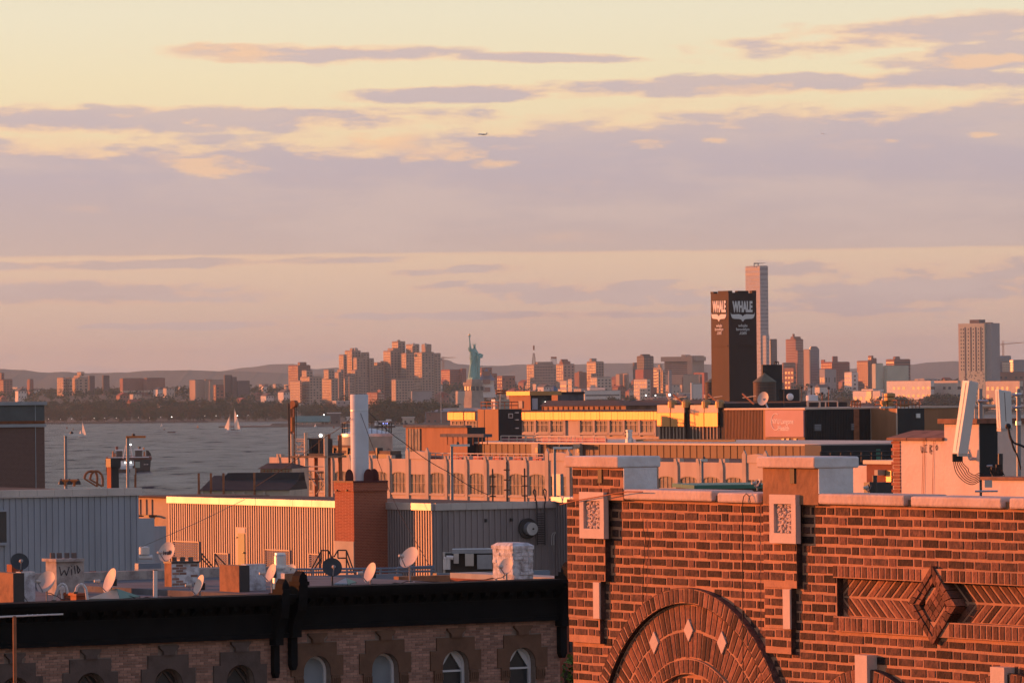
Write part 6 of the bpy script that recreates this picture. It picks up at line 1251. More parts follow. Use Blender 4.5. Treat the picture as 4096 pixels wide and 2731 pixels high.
m = MB(); PA.pb(m,'B1',2180,135,2285,560,.056,.1); d = mk(m,'door_frame','shed_tan',t); m = MB(); PA.pb(m,'B1',2205,195,2270,560,.1,.14); mk(m,'door_leaf','door_green',d); m = MB(); PA.pb(m,'B1',2205,142,2270,190,.1,.13); mk(m,'transom','hvac_beige',d)
m = MB(); c = PA.h('B1',2262,370); m.ball(PA.w(c[0],c[1],.17),.05,8); mk(m,'door_knob','gold',d); m = MB(); c = PA.h('B1',2200,230); m.ball(PA.w(c[0],c[1],.16),.05,8); mk(m,'wall_light','gold',d)
# round fan and ladder on the shaded side
c = PR.h('B3',133,147); r = (PR.h('B3',215,147)[0]-PR.h('B3',52,147)[0])/2; f_ = thing('wall_fan','round metal exhaust fan on the shaded shed wall','fan',PR.w(c[0],c[1]-r,.1)); m = MB(); a = PR.w(c[0],c[1],.05)
m.tube(a,a+PR.n*.12,r,r,24); mk(m,'collar','steel_dark',f_); m = MB(); a = PR.w(c[0]+.06,c[1]-.02,.17); m.tube(a,a+PR.n*.3,r*.66,r*.62,24); mk(m,'drum','galv',f_); m = MB(); a = PR.w(c[0]+.1,c[1]-.02,.48); m.tube(a,a+PR.n*.03,r*.1,r*.1,8); mk(m,'hub','steel_dark',f_)
l = thing('wall_ladder','tall dark wall ladder with looped handrails on the shaded shed','ladder',PR.w(PR.h('B3',250,300)[0],PR.h('B3',250,300)[1],.2))
for x,tx in ((213,190),(284,280)):
    a = PR.h('B3',x,300); top = PR.h('C3',x-2,1190); pts = [PR.w(a[0],a[1],.2),PR.w(a[0],top[1],.2)] + [PR.w(*PR.h('C3',xx,yy),.2) for xx,yy in (((208,1170),(190,1110),(175,1070),(185,1045),(198,1060),(200,1100),(190,1150)) if x == 213 else ((285,1170),(292,1110),(295,1060),(280,1042),(268,1060),(278,1110),(290,1150)))]; m = MB(); m.path(pts,.03,6); mk(m,'stile','steel_dark',l)
for k in range(14): y = 12+k*21; a = PR.h('B3',213,y); b = PR.h('B3',284,y); m = MB(); m.tube(PR.w(a[0],a[1],.2),PR.w(b[0],b[1],.2),.018,.018,5); mk(m,'rung','steel_dark',l)
for i,(x,y) in enumerate(((2102,75),(2338,68))): c = PR.h('B2',x,y); q_ = hexbox(PR,t,'wall_box','steel_dark',c[0]-.05,c[0]+.05,c[1]-.08,c[1]+.08,.05,.15)
# second lit wing at right, with bright cap
PW2 = Pl((PR.w(er,0).x,PR.w(er,0).y),SWA); s2 = PW2.h('C3',612,1150)[0]; zc = PW2.h('C3',500,1118)[1]; zd = PW2.h('C3',500,1168)[1]
t2 = thing('ribbed_wing','narrow sunlit ribbed wing with bright cap beside the brick wall','shed',PW2.w(1,g,-4)); hexbox(PW2,t2,'wall','shed_tan',0,s2+1.5,g,zd,-8,0); ribs(t2,PW2,.02,s2+1.4,zd-5,zd-.02,.26,.115,.09,'shed_tan'); hexbox(PW2,t2,'cap','shed_fascia',-.15,s2+1.5,zd,zc,-8.1,.2)
m = MB(); [PW2.pb(m,'B3',x,180+i*18,x+6,300,.1,.13) for i,x in enumerate((352,372,392))]; 
for x in (355,375): m = MB(); m.path([PR.w(*PR.h('B3',x,y),.1) for x,y in ((x,300),(x,215),(x+12,190),(x+40,182))],.02,5); mk(m,'conduit','white_pipe',t2)
# beige building piece between blue shed and tan shed
YG = 345; p = SW(Z('C1',1420,0)[0],YG); t = thing('beige_building','beige wall with sunlit patch between the two metal sheds','building',p.w(0,gz(YG),-4)); a = p.h('C1',1180,662); b = p.h('C1',1700,662); hexbox(p,t,'wall','beige_wall',a[0],b[0],gz(YG),p.h('C1',1420,662)[1],-6,0); hexbox(p,t,'cornice','roof_brown',a[0],b[0],p.h('C1',1420,661)[1],p.h('C1',1420,651)[1],-6,.3)
for x in (1292,1348,1400): c = p.h('C1',x,740); hexbox(p,t,'pipe','plaster_trim',c[0]-.03,c[0]+.03,p.h('C1',x,830)[1],p.h('C1',x,680)[1],.0,.08)
m = MB(); p.pb(m,'C1',1345,820,1455,832,.1,.5); mk(m,'lamp_arm','steel_dark',t)
for x in (1350,1448): m = MB(); p.pb(m,'C1',x-10,822,x+10,838,.3,.7); mk(m,'lamp_head','steel_dark',t)
YL = 320; t = thing('grey_annex','low blue grey stepped block in the gap between the sheds','building',zat('C1',1400,1100,YL)*1.0); pe,pw,_,_,_ = gblock(t,YL,'C1',1180,1200,1418,858,gz(YL),'hvac','shed_blue'); gblock(t,YL+3,'C1',1400,1410,1525,928,gz(YL),'hvac','shed_blue','low_block')
# ------------------------------------------------------------------ brick chimney with white steel stack
CK = Pl(PA.w(0,0,0).xy, SWA); xc = Z('C2',897,900); u_ = ray(*xc)[0]
# near edge: in front of the shed wall by the chimney's depth
dep = 1.95; best = PA.h('C2',897,900,dep); Cn = PA.w(best[0],0,dep); YC = Cn.y
t = thing('brick_chimney','square red brick chimney with sunlit left side and dark right side','chimney',Vector((Cn.x,Cn.y,g))); pe,pw,zc,_,_ = gblock(t,YC,'C2',723,897,1205,945,g,'chimney_brick',None,'shaft')
gblock(t,YC-.13,'C2',712,893,1211,862,zc-.02,'chimney_brick',None,'corbelled_top'); gblock(t,YC-.2,'C2',710,891,1213,857,zat('C2',893,872,YC).z,'cowl_red','cowl_red','cap')
a0 = pw.h('C2',723,1000)[0]; hexbox(pw,t,'plaster_base','beige_wall',a0-.02,.0,g,pw.h('C2',800,1408)[1],.0,.04)
for x in (757,850): c = pw.h('C2',x,942); m = MB(); m.tube(pw.w(c[0],c[1],.02),pw.w(c[0],c[1],.14),.05,.05,6); mk(m,'anchor_bolt','steel_dark',t)
st = zat('C2',955,860,YC+1.1); rs = (zat('C2',1038,500,YC+1.1).x-zat('C2',873,500,YC+1.1).x)/2; tp = zat('C2',953,62,YC+1.1).z
k_ = thing('steel_stack','tall white round steel stack standing on the brick chimney','stack',Vector((st.x,YC+1.1,st.z-.15))); m = MB(); m.lathe(WLOC[k_.name],[(rs,0),(rs,tp-st.z+.1),(rs*.96,tp-st.z+.15)],48); mk(m,'flue','stack_white',k_,True)
for y in (225,432,655): z_ = zat('C2',0,y,YC+1.1).z; m = MB(); m.lathe((st.x,YC+1.1,z_),[(rs*1.012,0),(rs*1.02,.02),(rs*1.012,.045)],40); mk(m,'seam_band','stack_white' if y != 225 else 'galv',k_)
for i,(x0,x1,y0,yb) in enumerate(((810,905,748,860),(1000,1112,745,860))):
    a = zat('C2',x0,yb,YC+.5); b = zat('C2',x1,yb,YC+.5); q_ = thing('cowl_plate',['dark red rounded plate left of the steel stack','dark red rounded plate pair right of the steel stack'][i],'plate',Vector(((a.x+b.x)/2,YC+.5,a.z-.05))); pl_ = Pl(((a.x+b.x)/2,YC+.5),0); r = (b.x-a.x)/2; h_ = zat('C2',x0,y0,YC+.5).z-a.z
    for dx,dy in ((0,0),) if i == 0 else ((-.12,.0),(.14,.35)):
        m = MB(); pl_.prism(m,[(dx-r*.8,a.z-.05),(dx+r*.8,a.z-.05)]+[(dx+r*.8*cos(pi*j/14),a.z+h_*.35+h_*.65*sin(pi*j/14)) for j in range(15)],-dy-.04,-dy+.02); mk(m,'plate','cowl_red',q_)
# guy wires
def wire(label, pts, r=.02, mt='cable', sag=.0):
    t = None; m = MB(); P0 = [Vector(p) for p in pts]; out = []
    for a, b in zip(P0, P0[1:]):
        for k in range(9): f = k/8; out.append(a.lerp(b,f)-Vector((0,0,sag*4*f*(1-f))))
    m.path(out,r,5); o = mk(m,'guy_wire',mt); tag(o,label,'wire'); return o
YW = YC+1.1-rs
wire('thin guy wire from the stack down to the left',[zat('C2',870,280,YW),zat('C2',650,440,YW+6),zat('C2',0,905,YW+14)],.018,sag=.1)
wire('thin guy wire from the stack down the right to the roof',[zat('C2',960,235,YW),zat('C2',1045,470,YW-.5),zat('C2',1215,920,YW-2),zat('B2',1325,20,YW-3),zat('B2',1600,500,YW-12)],.014)
wire('thin guy wire from the stack far right across warehouse windows',[zat('C2',1040,228,YW),zat('C2',1360,505,YW+5),zat('C2',1760,770,YW+12),zat('C2',2140,985,YW+20)],.02,sag=.1)
wire('thin wire crossing the tan shed from the row house chimney',[zat('C1',1290,1120,200),zat('C1',1800,900,230),zat('C1',2250,680,262)],.012)
m = MB(); 
# ------------------------------------------------------------------ row houses with the black cornice
RA = radians(33); RP = Pl((ray(1000,YH)[0]*135, 135), RA)
UB = {}
def unit_brick(key, l, h, d, mt, pl):
    """shared brick mesh in wall axes, slightly rounded front"""
    m = MB(); e = min(.006, h*.12, d*.5); V = lambda s, z, o: Vector((s, -o, z))
    r0 = [V(-l/2,-h/2,0),V(l/2,-h/2,0),V(l/2,h/2,0),V(-l/2,h/2,0)]; r1 = [V(-l/2,-h/2,d-e),V(l/2,-h/2,d-e),V(l/2,h/2,d-e),V(-l/2,h/2,d-e)]; r2 = [V(-l/2+e,-h/2+e,d),V(l/2-e,-h/2+e,d),V(l/2-e,h/2-e,d),V(-l/2+e,h/2-e,d)]
    m.loft([r0,r1,r2]); me = bpy.data.meshes.new('brick'); me.from_pydata([tuple(v) for v in m.v],[],m.f); me.materials.append(MT[mt]); UB[key] = me; return me
def clip_row(s0, s1, holes):
    """free intervals of s0..s1 outside the holes"""
    iv = [(s0, s1)]
    for a, b in holes:
        nv = []
        for x, y in iv:
            if b <= x or a >= y: nv.append((x, y)); continue
            if a > x: nv.append((x, a))
            if b < y: nv.append((b, y))
        iv = nv
    return iv
def row_house(name, label, sa, sb, zc, zb, wins, brickmax, stone):
    g = gz(136); t = thing(name, label, 'house', RP.w((sa+sb)/2, g, -7)); zv = RP.hit(1000,2731)[1]-1.2
    # wall with real arched openings
    m = MB(); cur = sa; holes = []
    for c, zt_, hw in sorted(wins):
        o0, o1 = c-hw, c+hw; zs = zt_-hw; RP.box(m, cur, o0, g, zb, -.4, 0); RP.box(m, o0, o1, g, zv-.3, -.4, 0); RP.prism(m, [(o1,zb),(o0,zb)]+arc(o0,o1,zs,zt_,14), -.4, 0); cur = o1
    RP.box(m, cur, sb, g, zb, -.4, 0); mk(m, 'wall', 'rowmortar', t); hexbox(RP,t,'interior','window_dark',sa,sb,g,zb,-13.5,-1.2); hexbox(RP,t,'end_wall','brown_stucco',sa+.01,sa+.3,g,zb,-1.21,-.39); hexbox(RP,t,'end_wall','brown_stucco',sb-.3,sb-.01,g,zb,-1.21,-.39)
    # bricks
    st = MB(); objs = []; bh, bl = .056, .205; ch, cl = .0675, .2165; k = 0; z = zb-ch/2
    while z > zv:
        hs = []
        for c, zt_, hw in wins:
            e_ = .0 if z > zt_+.33 else (.58 if z > zt_+.0 else (.77 if z > zt_-hw-.1 else hw+.02)); e_ = .28 if zt_+.33 < z < zt_+.57 else e_; hs.append((c-e_, c+e_)) if e_ else None
        s = sa - (cl*.5 if k % 2 else 0)
        while s < sb:
            for x, y in clip_row(max(s,sa), min(s+bl,sb), hs):
                if y-x > .04: objs.append(((x+y)/2, z, y-x))
            s += cl
        z -= ch; k += 1
    random.shuffle(objs); objs.sort(key=lambda q: -round(q[2],2)); b = objs[:brickmax]
    me = unit_brick('row', 1.0, bh, .012, 'rowbrick_obj', RP)
    for s, z, l in b: inst(me, 'brick', t, Matrix.Translation(RP.w(s,z,.0)) @ Matrix.Rotation(RA,4,'Z') @ Matrix.Diagonal((l,1,1,1)))
    for s, z, l in objs[brickmax:]: RP.box(st, s-l/2, s+l/2, z-bh/2, z+bh/2, 0, .012)
    tag(mk(st, 'bricks', 'rowbrick', t), kind='stuff')
    # surrounds and windows
    for i, (c, zt_, hw) in enumerate(wins):
        zs = zt_-hw; m = MB()
        out = [(c+.57,zt_),(c+.57,zt_+.33),(c-.57,zt_+.33),(c-.57,zt_),(c-.76,zt_),(c-.76,zs-.1)]
        inn = [(c-hw,zs-.1)] + arc(c-hw,c+hw,zs,zt_,14) + [(c+hw,zs-.1),(c+.76,zs-.1),(c+.76,zt_)]
        RP.prism(m, out+inn, .001, .05); w = mk(m, 'window_surround', stone, t)
        m = MB(); RP.prism(m,[(c-.16,zt_+.331),(c+.16,zt_+.331),(c+.16,zt_+.42),(c+.27,zt_+.52),(c+.27,zt_+.57),(c-.27,zt_+.57),(c-.27,zt_+.52),(c-.16,zt_+.42)],.001,.11); mk(m,'hood_bracket',stone,w)
        for sd in (-1,1):
            m = MB(); RP.box(m,c+sd*(hw+.14)-.12,c+sd*(hw+.14)+.12,zs-.42,zs-.105,.001,.07); mk(m,'impost',stone,w)
            for q_ in range(5): x_ = c+sd*(hw+.14)-.11+q_*.055; m = MB(); RP.box(m,x_-.014,x_+.014,zs-.34,zs-.17,.07,.095); mk(m,'dentil',stone,w)
        kind = WK[name+str(i)] if name+str(i) in WK else 'dark'
        m = MB(); z0 = zv-.25; A_ = [(c-hw,z0)]+arc(c-hw,c+hw,zs,zt_,14)+[(c+hw,z0)]; B_ = [(c-hw+.07,z0)]+arc(c-hw+.07,c+hw-.07,zs,zt_-.07,14)+[(c+hw-.07,z0)]
        RP.prism(m, A_+B_[::-1], -.3, -.2); f_ = mk(m,'window','window_white' if kind == 'white' else ('brownstone_grey' if kind == 'dark' else 'window_white'),t)
        m = MB(); RP.prism(m, B_, -.30, -.27); mk(m,'pane',{'white':'window_dark','blind':'window_blind','dark':'window_dark'}[kind],f_)
        if kind == 'white':
            for sd in (-1,1): m = MB(); ar_ = [p for p in arc(c-hw+.07,c+hw-.07,zs,zt_-.07,14) if (p[0]-c)*sd >= -1e-6]; RP.prism(m, ar_+[(c+sd*(hw-.07),zs-.12)] if sd > 0 else [(c+sd*(hw-.07),zs-.12)]+ar_, -.26, -.22); mk(m,'spandrel','window_white',f_)
            m = MB(); RP.box(m,c-hw+.05,c+hw-.05,zs-.16,zs-.11,-.262,-.21); mk(m,'meeting_rail','window_white',f_)
        else:
            m = MB(); RP.box(m,c-hw+.05,c+hw-.05,zs-.5,zs-.44,-.265,-.21); mk(m,'meeting_rail','brownstone_grey',f_)
            if kind == 'dark': m = MB(); RP.prism(m,[(c-hw+.07,zs-.1),(c,zt_-.1),(c+hw-.07,zs-.1),(c+hw-.07,zs-.02),(c,zt_-.02),(c-hw+.07,zs-.02)],-.264,-.23); mk(m,'gable_bar','brownstone_grey',f_)
    # cornice
    H = zc-zb
    hexbox(RP,t,'crown','cornice_black',sa,sb,zc-.09,zc,-.3,.62); hexbox(RP,t,'crown','cornice_black',sa,sb,zc-.2,zc-.091,-.3,.52); hexbox(RP,t,'bed_mould','cornice_black',sa,sb,zc-.27,zc-.201,-.3,.40)
    hexbox(RP,t,'frieze','cornice_black',sa,sb,zb+.1,zc-.271,-.3,.12); hexbox(RP,t,'architrave','cornice_black',sa,sb,zb-.02,zb+.099,-.3,.2); hexbox(RP,t,'panel_mould','cornice_black',sa,sb,zc-.56,zc-.5,.12,.17)
    n = int((sb-sa)/.36)
    for i in range(n):
        s = sa+(sb-sa)*(i+.5)/n; m = MB(); V = lambda z,o: RP.w(s-.07,z,o)
        m.loft([[RP.w(s+d_,zc-.272,.0),RP.w(s+d_,zc-.272,.37),RP.w(s+d_,zc-.36,.34),RP.w(s+d_,zc-.47,.15),RP.w(s+d_,zc-.47,.0)] for d_ in (-.07,.07)]); mk(m,'bracket','cornice_black',t)
    hexbox(RP,t,'roof','roof_grey',sa,sb,zb+.2,zc-.22,-14,-.31); hexbox(RP,t,'rear_parapet','old_stucco',sa,sb,zc-.219,zc+.02,-14,-13.7)
    return t, zc-.22
WK = {'row_house0':'dark','right0':'blind'}
sx = lambda reg,x,y: RP.h(reg,x,y)
def W_(reg,x,y): s,z = RP.h(reg,x,y); return (s,z,.40)
zcL = RP.hit(500,2394)[1]; zcR = RP.hit(1700,2330)[1]
s_mid = RP.hit(1145,2400)[0]; s_l = RP.hit(-220,2400)[0]; s_r = RP.hit(2236,2330)[0]
random.seed(11)
WK = {'row_house%d'%i:k for i,k in enumerate(['blind','blind','white','white'])}
HR, zrR = row_house('row_house','row house with black cornice and white arched windows, right of the black scroll','' if False else s_mid+.0,s_r,zcR,RP.hit(1700,2495)[1],[W_('B2',555,1315),W_('B2',1180,1290),W_('B2',1828,1265),W_('B3',90,1240)],300,'brownstone') if False else row_house('row_house','row house with black cornice and white arched windows, right of the black scroll',s_mid,s_r,zcR,RP.hit(1700,2495)[1],[W_('B2',555,1315),W_('B2',1180,1290),W_('B2',1828,1265),W_('B3',90,1240)],300,'brownstone')
WK = {'row_house%d'%i:'dark' for i in range(5)}
HL, zrL = row_house('row_house','left row house with black cornice and dark arched windows at the corner',s_l,s_mid-.005,zcL,RP.hit(500,2570)[1],[W_('B1',130,1510),W_('B1',825,1470),W_('B1',1540,1432),W_('B1',2200,1398)],300,'brownstone_grey')
# scroll brackets ending the cornices
def scroll(label, sA, w, zt_, par_label):
    t = thing('cornice_scroll',label,'bracket',RP.w(sA,zt_-1.6,.2)); prof = [(.66,zt_+.0),(.67,zt_-.3),(.6,zt_-.62),(.42,zt_-.85),(.34,zt_-1.15),(.34,zt_-1.3),(.0,zt_-1.3),(.0,zt_)]
    m = MB(); m.loft([[RP.w(sA+d,z,o) for o,z in prof] for d in (-w/2,w/2)]); mk(m,'scroll','cornice_black',t)
    m = MB(); RP.prism(m,[(sA-w*.35,zt_-1.31),(sA+w*.35,zt_-1.31),(sA+w*.35,zt_-2.0),(sA+w*.15,zt_-2.12),(sA-w*.15,zt_-2.12),(sA-w*.35,zt_-2.0)],.015,.2); mk(m,'drop','cornice_black',t)
    m = MB(); RP.box(m,sA-w*.55,sA+w*.55,zt_+.001,zt_+.1,.2,.72); mk(m,'cap','cornice_black',t); m = MB(); RP.prism(m,[(sA-w*.5,zt_+.101),(sA+w*.5,zt_+.101),(sA+w*.4,zt_+.24),(sA,zt_+.36),(sA-w*.4,zt_+.24)],.3,.66); mk(m,'finial','cornice_black',t)
scroll('black scrolled bracket ending the left house cornice, lower of the pair',RP.hit(1090,2400)[0],.22,zcL+.03,''); scroll('black scrolled bracket with a pointed top starting the right cornice',RP.hit(1160,2400)[0],.26,zcR+.06,''); scroll('black scrolled bracket at the right end by the brick wall',RP.hit(2236,2330)[0],.28,zcR+.08,'')
# ------------------------------------------------------------------ roof things; Y from where each stands on the roof
def ground_Y(zr, reg, x, y): u, v = ray(*Z(reg,x,y)); return (zr-CH)/v
def sat_dish(label, reg, x, y, w, h, Y, zr, mt='dish_beige', nrm=None, arm=(-1.0,.0), graffiti=False):
    c = zat(reg,x,y,Y); k = REG[reg][2]; r = h/k*Y/F/2; rx = w/k*Y/F/2
    if nrm is None:
        f = min(.98,max(.2,rx/r)); az_ = math.acos(f); nrm = Vector((-sin(az_)*.93, -cos(az_)*.93, .36)).normalized()
    t = thing('satellite_dish',label,'satellite dish',Vector((c.x,c.y+.15,zr)))
    o = dish_mesh(c,nrm,r,.20,28); d = mk(o,'reflector',mt,t,True)
    b = c-nrm*r*.25; m = MB(); m.path([Vector((c.x,c.y+.15,zr)),Vector((c.x,c.y+.15,max(zr+.05,c.z-r*.45))),b],.022,8); mk(m,'mast','arm_grey' if mt != 'dish_dark' else 'steel_dark',t)
    up = Vector((0,0,1)); low = c-(up-nrm*up.dot(nrm)).normalized()*r*.95; tip = c+nrm*r*1.25-up*r*.45; m = MB(); m.tube(low,tip,.018,.015,6); mk(m,'feed_arm','arm_grey',t)
    m = MB(); hd = (c-tip).normalized(); m.tube(tip-hd*.06,tip+hd*.09,.035,.05,8); mk(m,'receiver','hvac_beige' if mt != 'dish_dark' else 'arm_grey',t)
    m = MB(); e = c-nrm*r*.38; m.box(e.x-.05,e.x+.05,e.y-.02,e.y+.1,e.z-.09,e.z+.09); mk(m,'bracket','steel_dark',t)
    if graffiti:
        a = nrm.cross(up).normalized(); b2 = a.cross(nrm); m = MB(); 
        for pts in (((-.5,.1),(-.4,-.25),(-.28,.05),(-.18,-.25),(-.05,.1)),((.05,.0),(.06,-.25)),((.16,.2),(.17,-.25)),((.28,.2),(.30,-.25),(.48,-.05),(.28,.2))): m.path([c-a*r*x_+b2*r*z_+nrm*(r*.2*(x_*x_+z_*z_)-r*.05) for x_,z_ in pts],.009,5)
        mk(m,'graffiti','graffiti',d)
D = sat_dish
L_ = zrL; R_ = zrR
D('black oval satellite dish at the far left chimney','B1',180,455,215,172,134.5,L_,'dish_dark',Vector((.25,-.9,.5)).normalized())
D('beige dish with a long feed arm in front of the tagged chimney','B1',425,640,200,215,133.8,L_,nrm=Vector((-.55,-.72,.42)).normalized())
D('beige dish seen almost edge on beside the pyramid skylight','B1',1015,628,105,238,137.5,L_)
D('beige dish with black scrawl on top of the whitewashed chimney','B1',1535,365,150,190,143.5,L_+.9,graffiti=True)
D('small beige oval dish left of the brown and white chimney','B1',1832,668,80,198,136.3,L_)
D('beige dish with faint lettering left of the black scroll','B2',142,558,85,175,137.5,L_)
D('half hidden dark-sided dish just behind the black scroll','B2',318,540,88,135,139.5,L_,nrm=Vector((-.62,-.7,.35)).normalized())
D('large dark oval dish before the stair rails','B2',698,505,235,185,141,R_,'dish_dark',Vector((.2,-.9,.45)).normalized())
D('beige dish with a ring mark in the middle of the right roof','B2',1052,556,95,198,137.8,R_)
D('largest beige dish, tilted up, right of the brick chimney','B2',1410,416,190,215,141.5,R_,nrm=Vector((-.60,-.62,.50)).normalized())
D('small beige dish fixed to the rough white chimney','B2',2300,496,100,160,139.2,R_,nrm=Vector((-.62,-.7,.34)).normalized())
# chimneys
def stack_pots(t, reg, xs, y0, y1, Y, r=.07, mt='pot_clay'):
    for x in xs: a = zat(reg,x,y1,Y); h = zat(reg,x,y0,Y).z-a.z; m = MB(); m.lathe(a-Vector((0,0,.03)),[(r,0),(r*.95,h),(r*.75,h),(r*.75,h*.5)],12); mk(m,'chimney_pot',mt,t)
def chim(label, reg, xl, xc, xr, yt, Y, zr, mw, me, cap=None):
    t = bthing('chimney',label,'chimney',Y,reg,xc,yt,zr-.1); r = gblock(t,Y,reg,xl,xc,xr,yt,zr-.1,mw,me,'shaft'); return t, r
t, r = chim('tagged grey stucco chimney with four pots left of centre','B1',420,517,772,455,142,L_,'old_stucco',None); gblock(t,141.9,'B1',383,515,777,430,r[2],'old_stucco',None,'cap'); stack_pots(t,'B1',(482,545,615,680),362,432,142.6)
pe = r[0]; m = MB()
for pts in (((545,500),(560,580),(590,530),(610,580),(635,500)),((655,520),(658,575)),((655,490),(656,498)),((682,490),(690,565)),((705,485),(715,560),(735,530),(705,485))): m.path([pe.w(*pe.h('B1',x,y),.012) for x,y in pts],.012,5)
mk(m,'graffiti','graffiti',t)
t, r = chim('whitewashed brick chimney with a sunlit orange edge','B1',1510,1575,1832,470,143,L_,'brown_stucco','whitewash'); gblock(t,142.95,'B1',1500,1573,1835,455,r[2],'steel_dark',None,'cap'); stack_pots(t,'B1',(1600,1677,1752),400,456,143.6)
pe = r[0]; random.seed(4); me = unit_brick('cw', .2, .058, .012, 'rowbrick_obj', pe); nb = 0; z = r[2]-.06; k = 0
while z > r[2]-1.0:
    s = .02+(0 if k % 2 else -.1)
    while s < r[3]-.05:
        f = abs(s-r[3]*.55)/r[3]
        if random.random() < f*1.15+.12 and s > 0: inst(me,'brick',t,Matrix.Translation(pe.w(s+.1,z,0)) @ Matrix.Rotation(pe.ang,4,'Z'))
        s += .215
    z -= .07; k += 1
t, r = chim('brown rounded chimney top beside its white painted neighbour','B1',2015,2195,2262,490,138.5,L_,'brown_stucco','steel_dark');  # right face takes a darker colour that paints its shade
t, r = chim('pale white painted chimney beside the brown rounded one','B1',2225,2262,2440,478,139.6,L_,'whitewash','whitewash')
t, r = chim('brown square chimney at the left edge','B1',-80,120,188,560,133,L_,'brown_stucco','steel_dark'); t, r = chim('white painted chimney block behind the black dish','B1',170,192,322,548,134.5,L_,'whitewash','whitewash'); t, r = chim('small orange brick stub behind the black dish','B1',62,108,116,480,136,L_,'rust_red','rust_red')  # brown chimney's shaded right side is put into a darker colour
def rough_chimney():
    Y = 142; t, r = chim('rough white painted chimney with a glowing sunlit side','B2',2175,2362,2541,335,Y,R_,'whitewash','whitewash'); zt_ = r[2]; pw, pe = r[1], r[0]; random.seed(9)
    for pl_, a, b in ((pw,-r[4],0),(pe,0,r[3])):
        n = 4 
        for k in range(13):
            s = a+.02
            while s < b-.1:
                l = random.uniform(.16,.24); m = MB(); z0 = zt_-.1*(k+1); d_ = random.uniform(.008,.04); e = random.uniform(-.02,.02)
                pl_.box(m,s,min(s+l,b),z0+.01+e*.3,z0+.092,.0,d_); mk(m,'block','whitewash',t); s += l+.012
    m = MB(); c0 = pe.w(0,0,.03); 
    ring = [pe.w(-.0,0,.04)+pw.n*.04, pe.w(r[3]+.02,0,.04), pe.w(r[3]+.02,0,-r[4]-.02), pe.w(0,0,-r[4]-.02)+pw.n*.04]
    m.loft([[Vector((p.x,p.y,zt_-.02)) for p in ring],[Vector((p.x,p.y,zt_+.07)) for p in ring],[Vector((p.x*.7+sum(q.x for q in ring)/4*.3,p.y*.7+sum(q.y for q in ring)/4*.3,zt_+.15)) for p in ring]]); mk(m,'rounded_top','whitewash',t)
rough_chimney()
def pipe(label, nm, cat, pts, r, mt, reg, Y): t = thing(nm,label,cat,zat(reg,*pts[0],Y)); m = MB(); m.path([zat(reg,x,y,Y) for x,y in pts],r,10); mk(m,'pipe',mt,t); return t
t = pipe('straight white vent pipe left of the whitewashed chimney','vent_pipe','pipe',[(1426,800),(1426,530)],.055,'white_pipe','B1',137.5); m = MB(); m.tube(zat('B1',1426,532,137.5),zat('B1',1426,527,137.5),.062,.062,12); mk(m,'rim','steel_dark',t)
for i,pts in enumerate((((495,815),(515,740),(540,680),(570,655),(600,670),(615,710),(620,745)),((695,740),(705,690),(735,660),(765,665),(790,700),(803,805)))): t = pipe(['white hooped pipe left of the red roof hatch','white hooped pipe right of the red roof hatch'][i],'hoop_pipe','pipe',pts,.035,'white_pipe','B1',134.5); m = MB(); m.tube(zat('B1',*pts[0],134.5)-Vector((0,0,.02)),zat('B1',*pts[0],134.5)+Vector((0,0,.03)),.06,.06,10); mk(m,'collar','steel_dark',t)
t = thing('roof_hatch','low red brown roof hatch with a lit rim between the hoops','hatch',zat('B1',645,800,135)); gblock(t,135,'B1',555,700,742,770,L_,'hatch_red','hatch_red','curb'); gblock(t,134.9,'B1',548,700,746,742,zat('B1',700,768,134.9).z,'hatch_red','hatch_red','lid'); 
t = thing('roof_vent','small white round vent cap by the red roof hatch','vent',zat('B1',575,740,135.6)); m = MB(); m.lathe(zat('B1',575,745,135.6),[(.06,0),(.06,.1),(.1,.1),(.1,.18),(.04,.2)],12); mk(m,'cap','white_pipe',t); m = MB(); m.tube(zat('B1',575,800,135.6),zat('B1',575,745,135.6),.045,.045,8); mk(m,'pipe','white_pipe',t)
def skylight(label, reg, xl, xr, yb, yt, xa, Y, zr, f1='skylight', f2='skylight_green'):
    a = zat(reg,xl,yb,Y); b = zat(reg,xr,yb,Y); c = Vector(((a.x+b.x)/2,Y+.9,zr)); w = (b.x-a.x)/2; zt_ = zat(reg,xa,yt,Y+.9).z; t = thing('skylight',label,'skylight',c); z0 = a.z
    base = [Vector((c.x+w*cos(th)*1.0,c.y+.8*sin(th)*1.2,z0)) for th in [pi/4+k*pi/2 for k in range(4)]]; base = [Vector((c.x-w,c.y-.8,z0)),Vector((c.x+w*.35,c.y-1.1,z0)),Vector((c.x+w,c.y+.5,z0)),Vector((c.x-w*.3,c.y+.9,z0))]; ap = Vector((c.x+w*.1,c.y,zt_))
    m = MB(); m.loft([[Vector((p.x,p.y,zr)) for p in base],base]); mk(m,'curb','hvac',t)
    for k in range(4):
        p, q_ = base[k], base[(k+1)%4]; m = MB(); n_ = (q_-p).cross(ap-p).normalized()*.02; m.loft([[p,q_,ap],[p+n_,q_+n_,ap+n_]]); mk(m,'pane',f1 if k in (0,3) else f2,t)
        for f in (0,.33,.66): s0 = p.lerp(q_,f); m = MB(); m.tube(s0,ap,.02,.02,5); mk(m,'glazing_bar','steel_dark' if k else 'skylight_green',t)
skylight('pyramid skylight with dark bars below the edge-on dish','B1',800,1250,800,705,1060,136.5,L_); skylight('small pale green skylight between two right roof dishes','B2',715,905,664,606,800,139,R_,'window_blind')
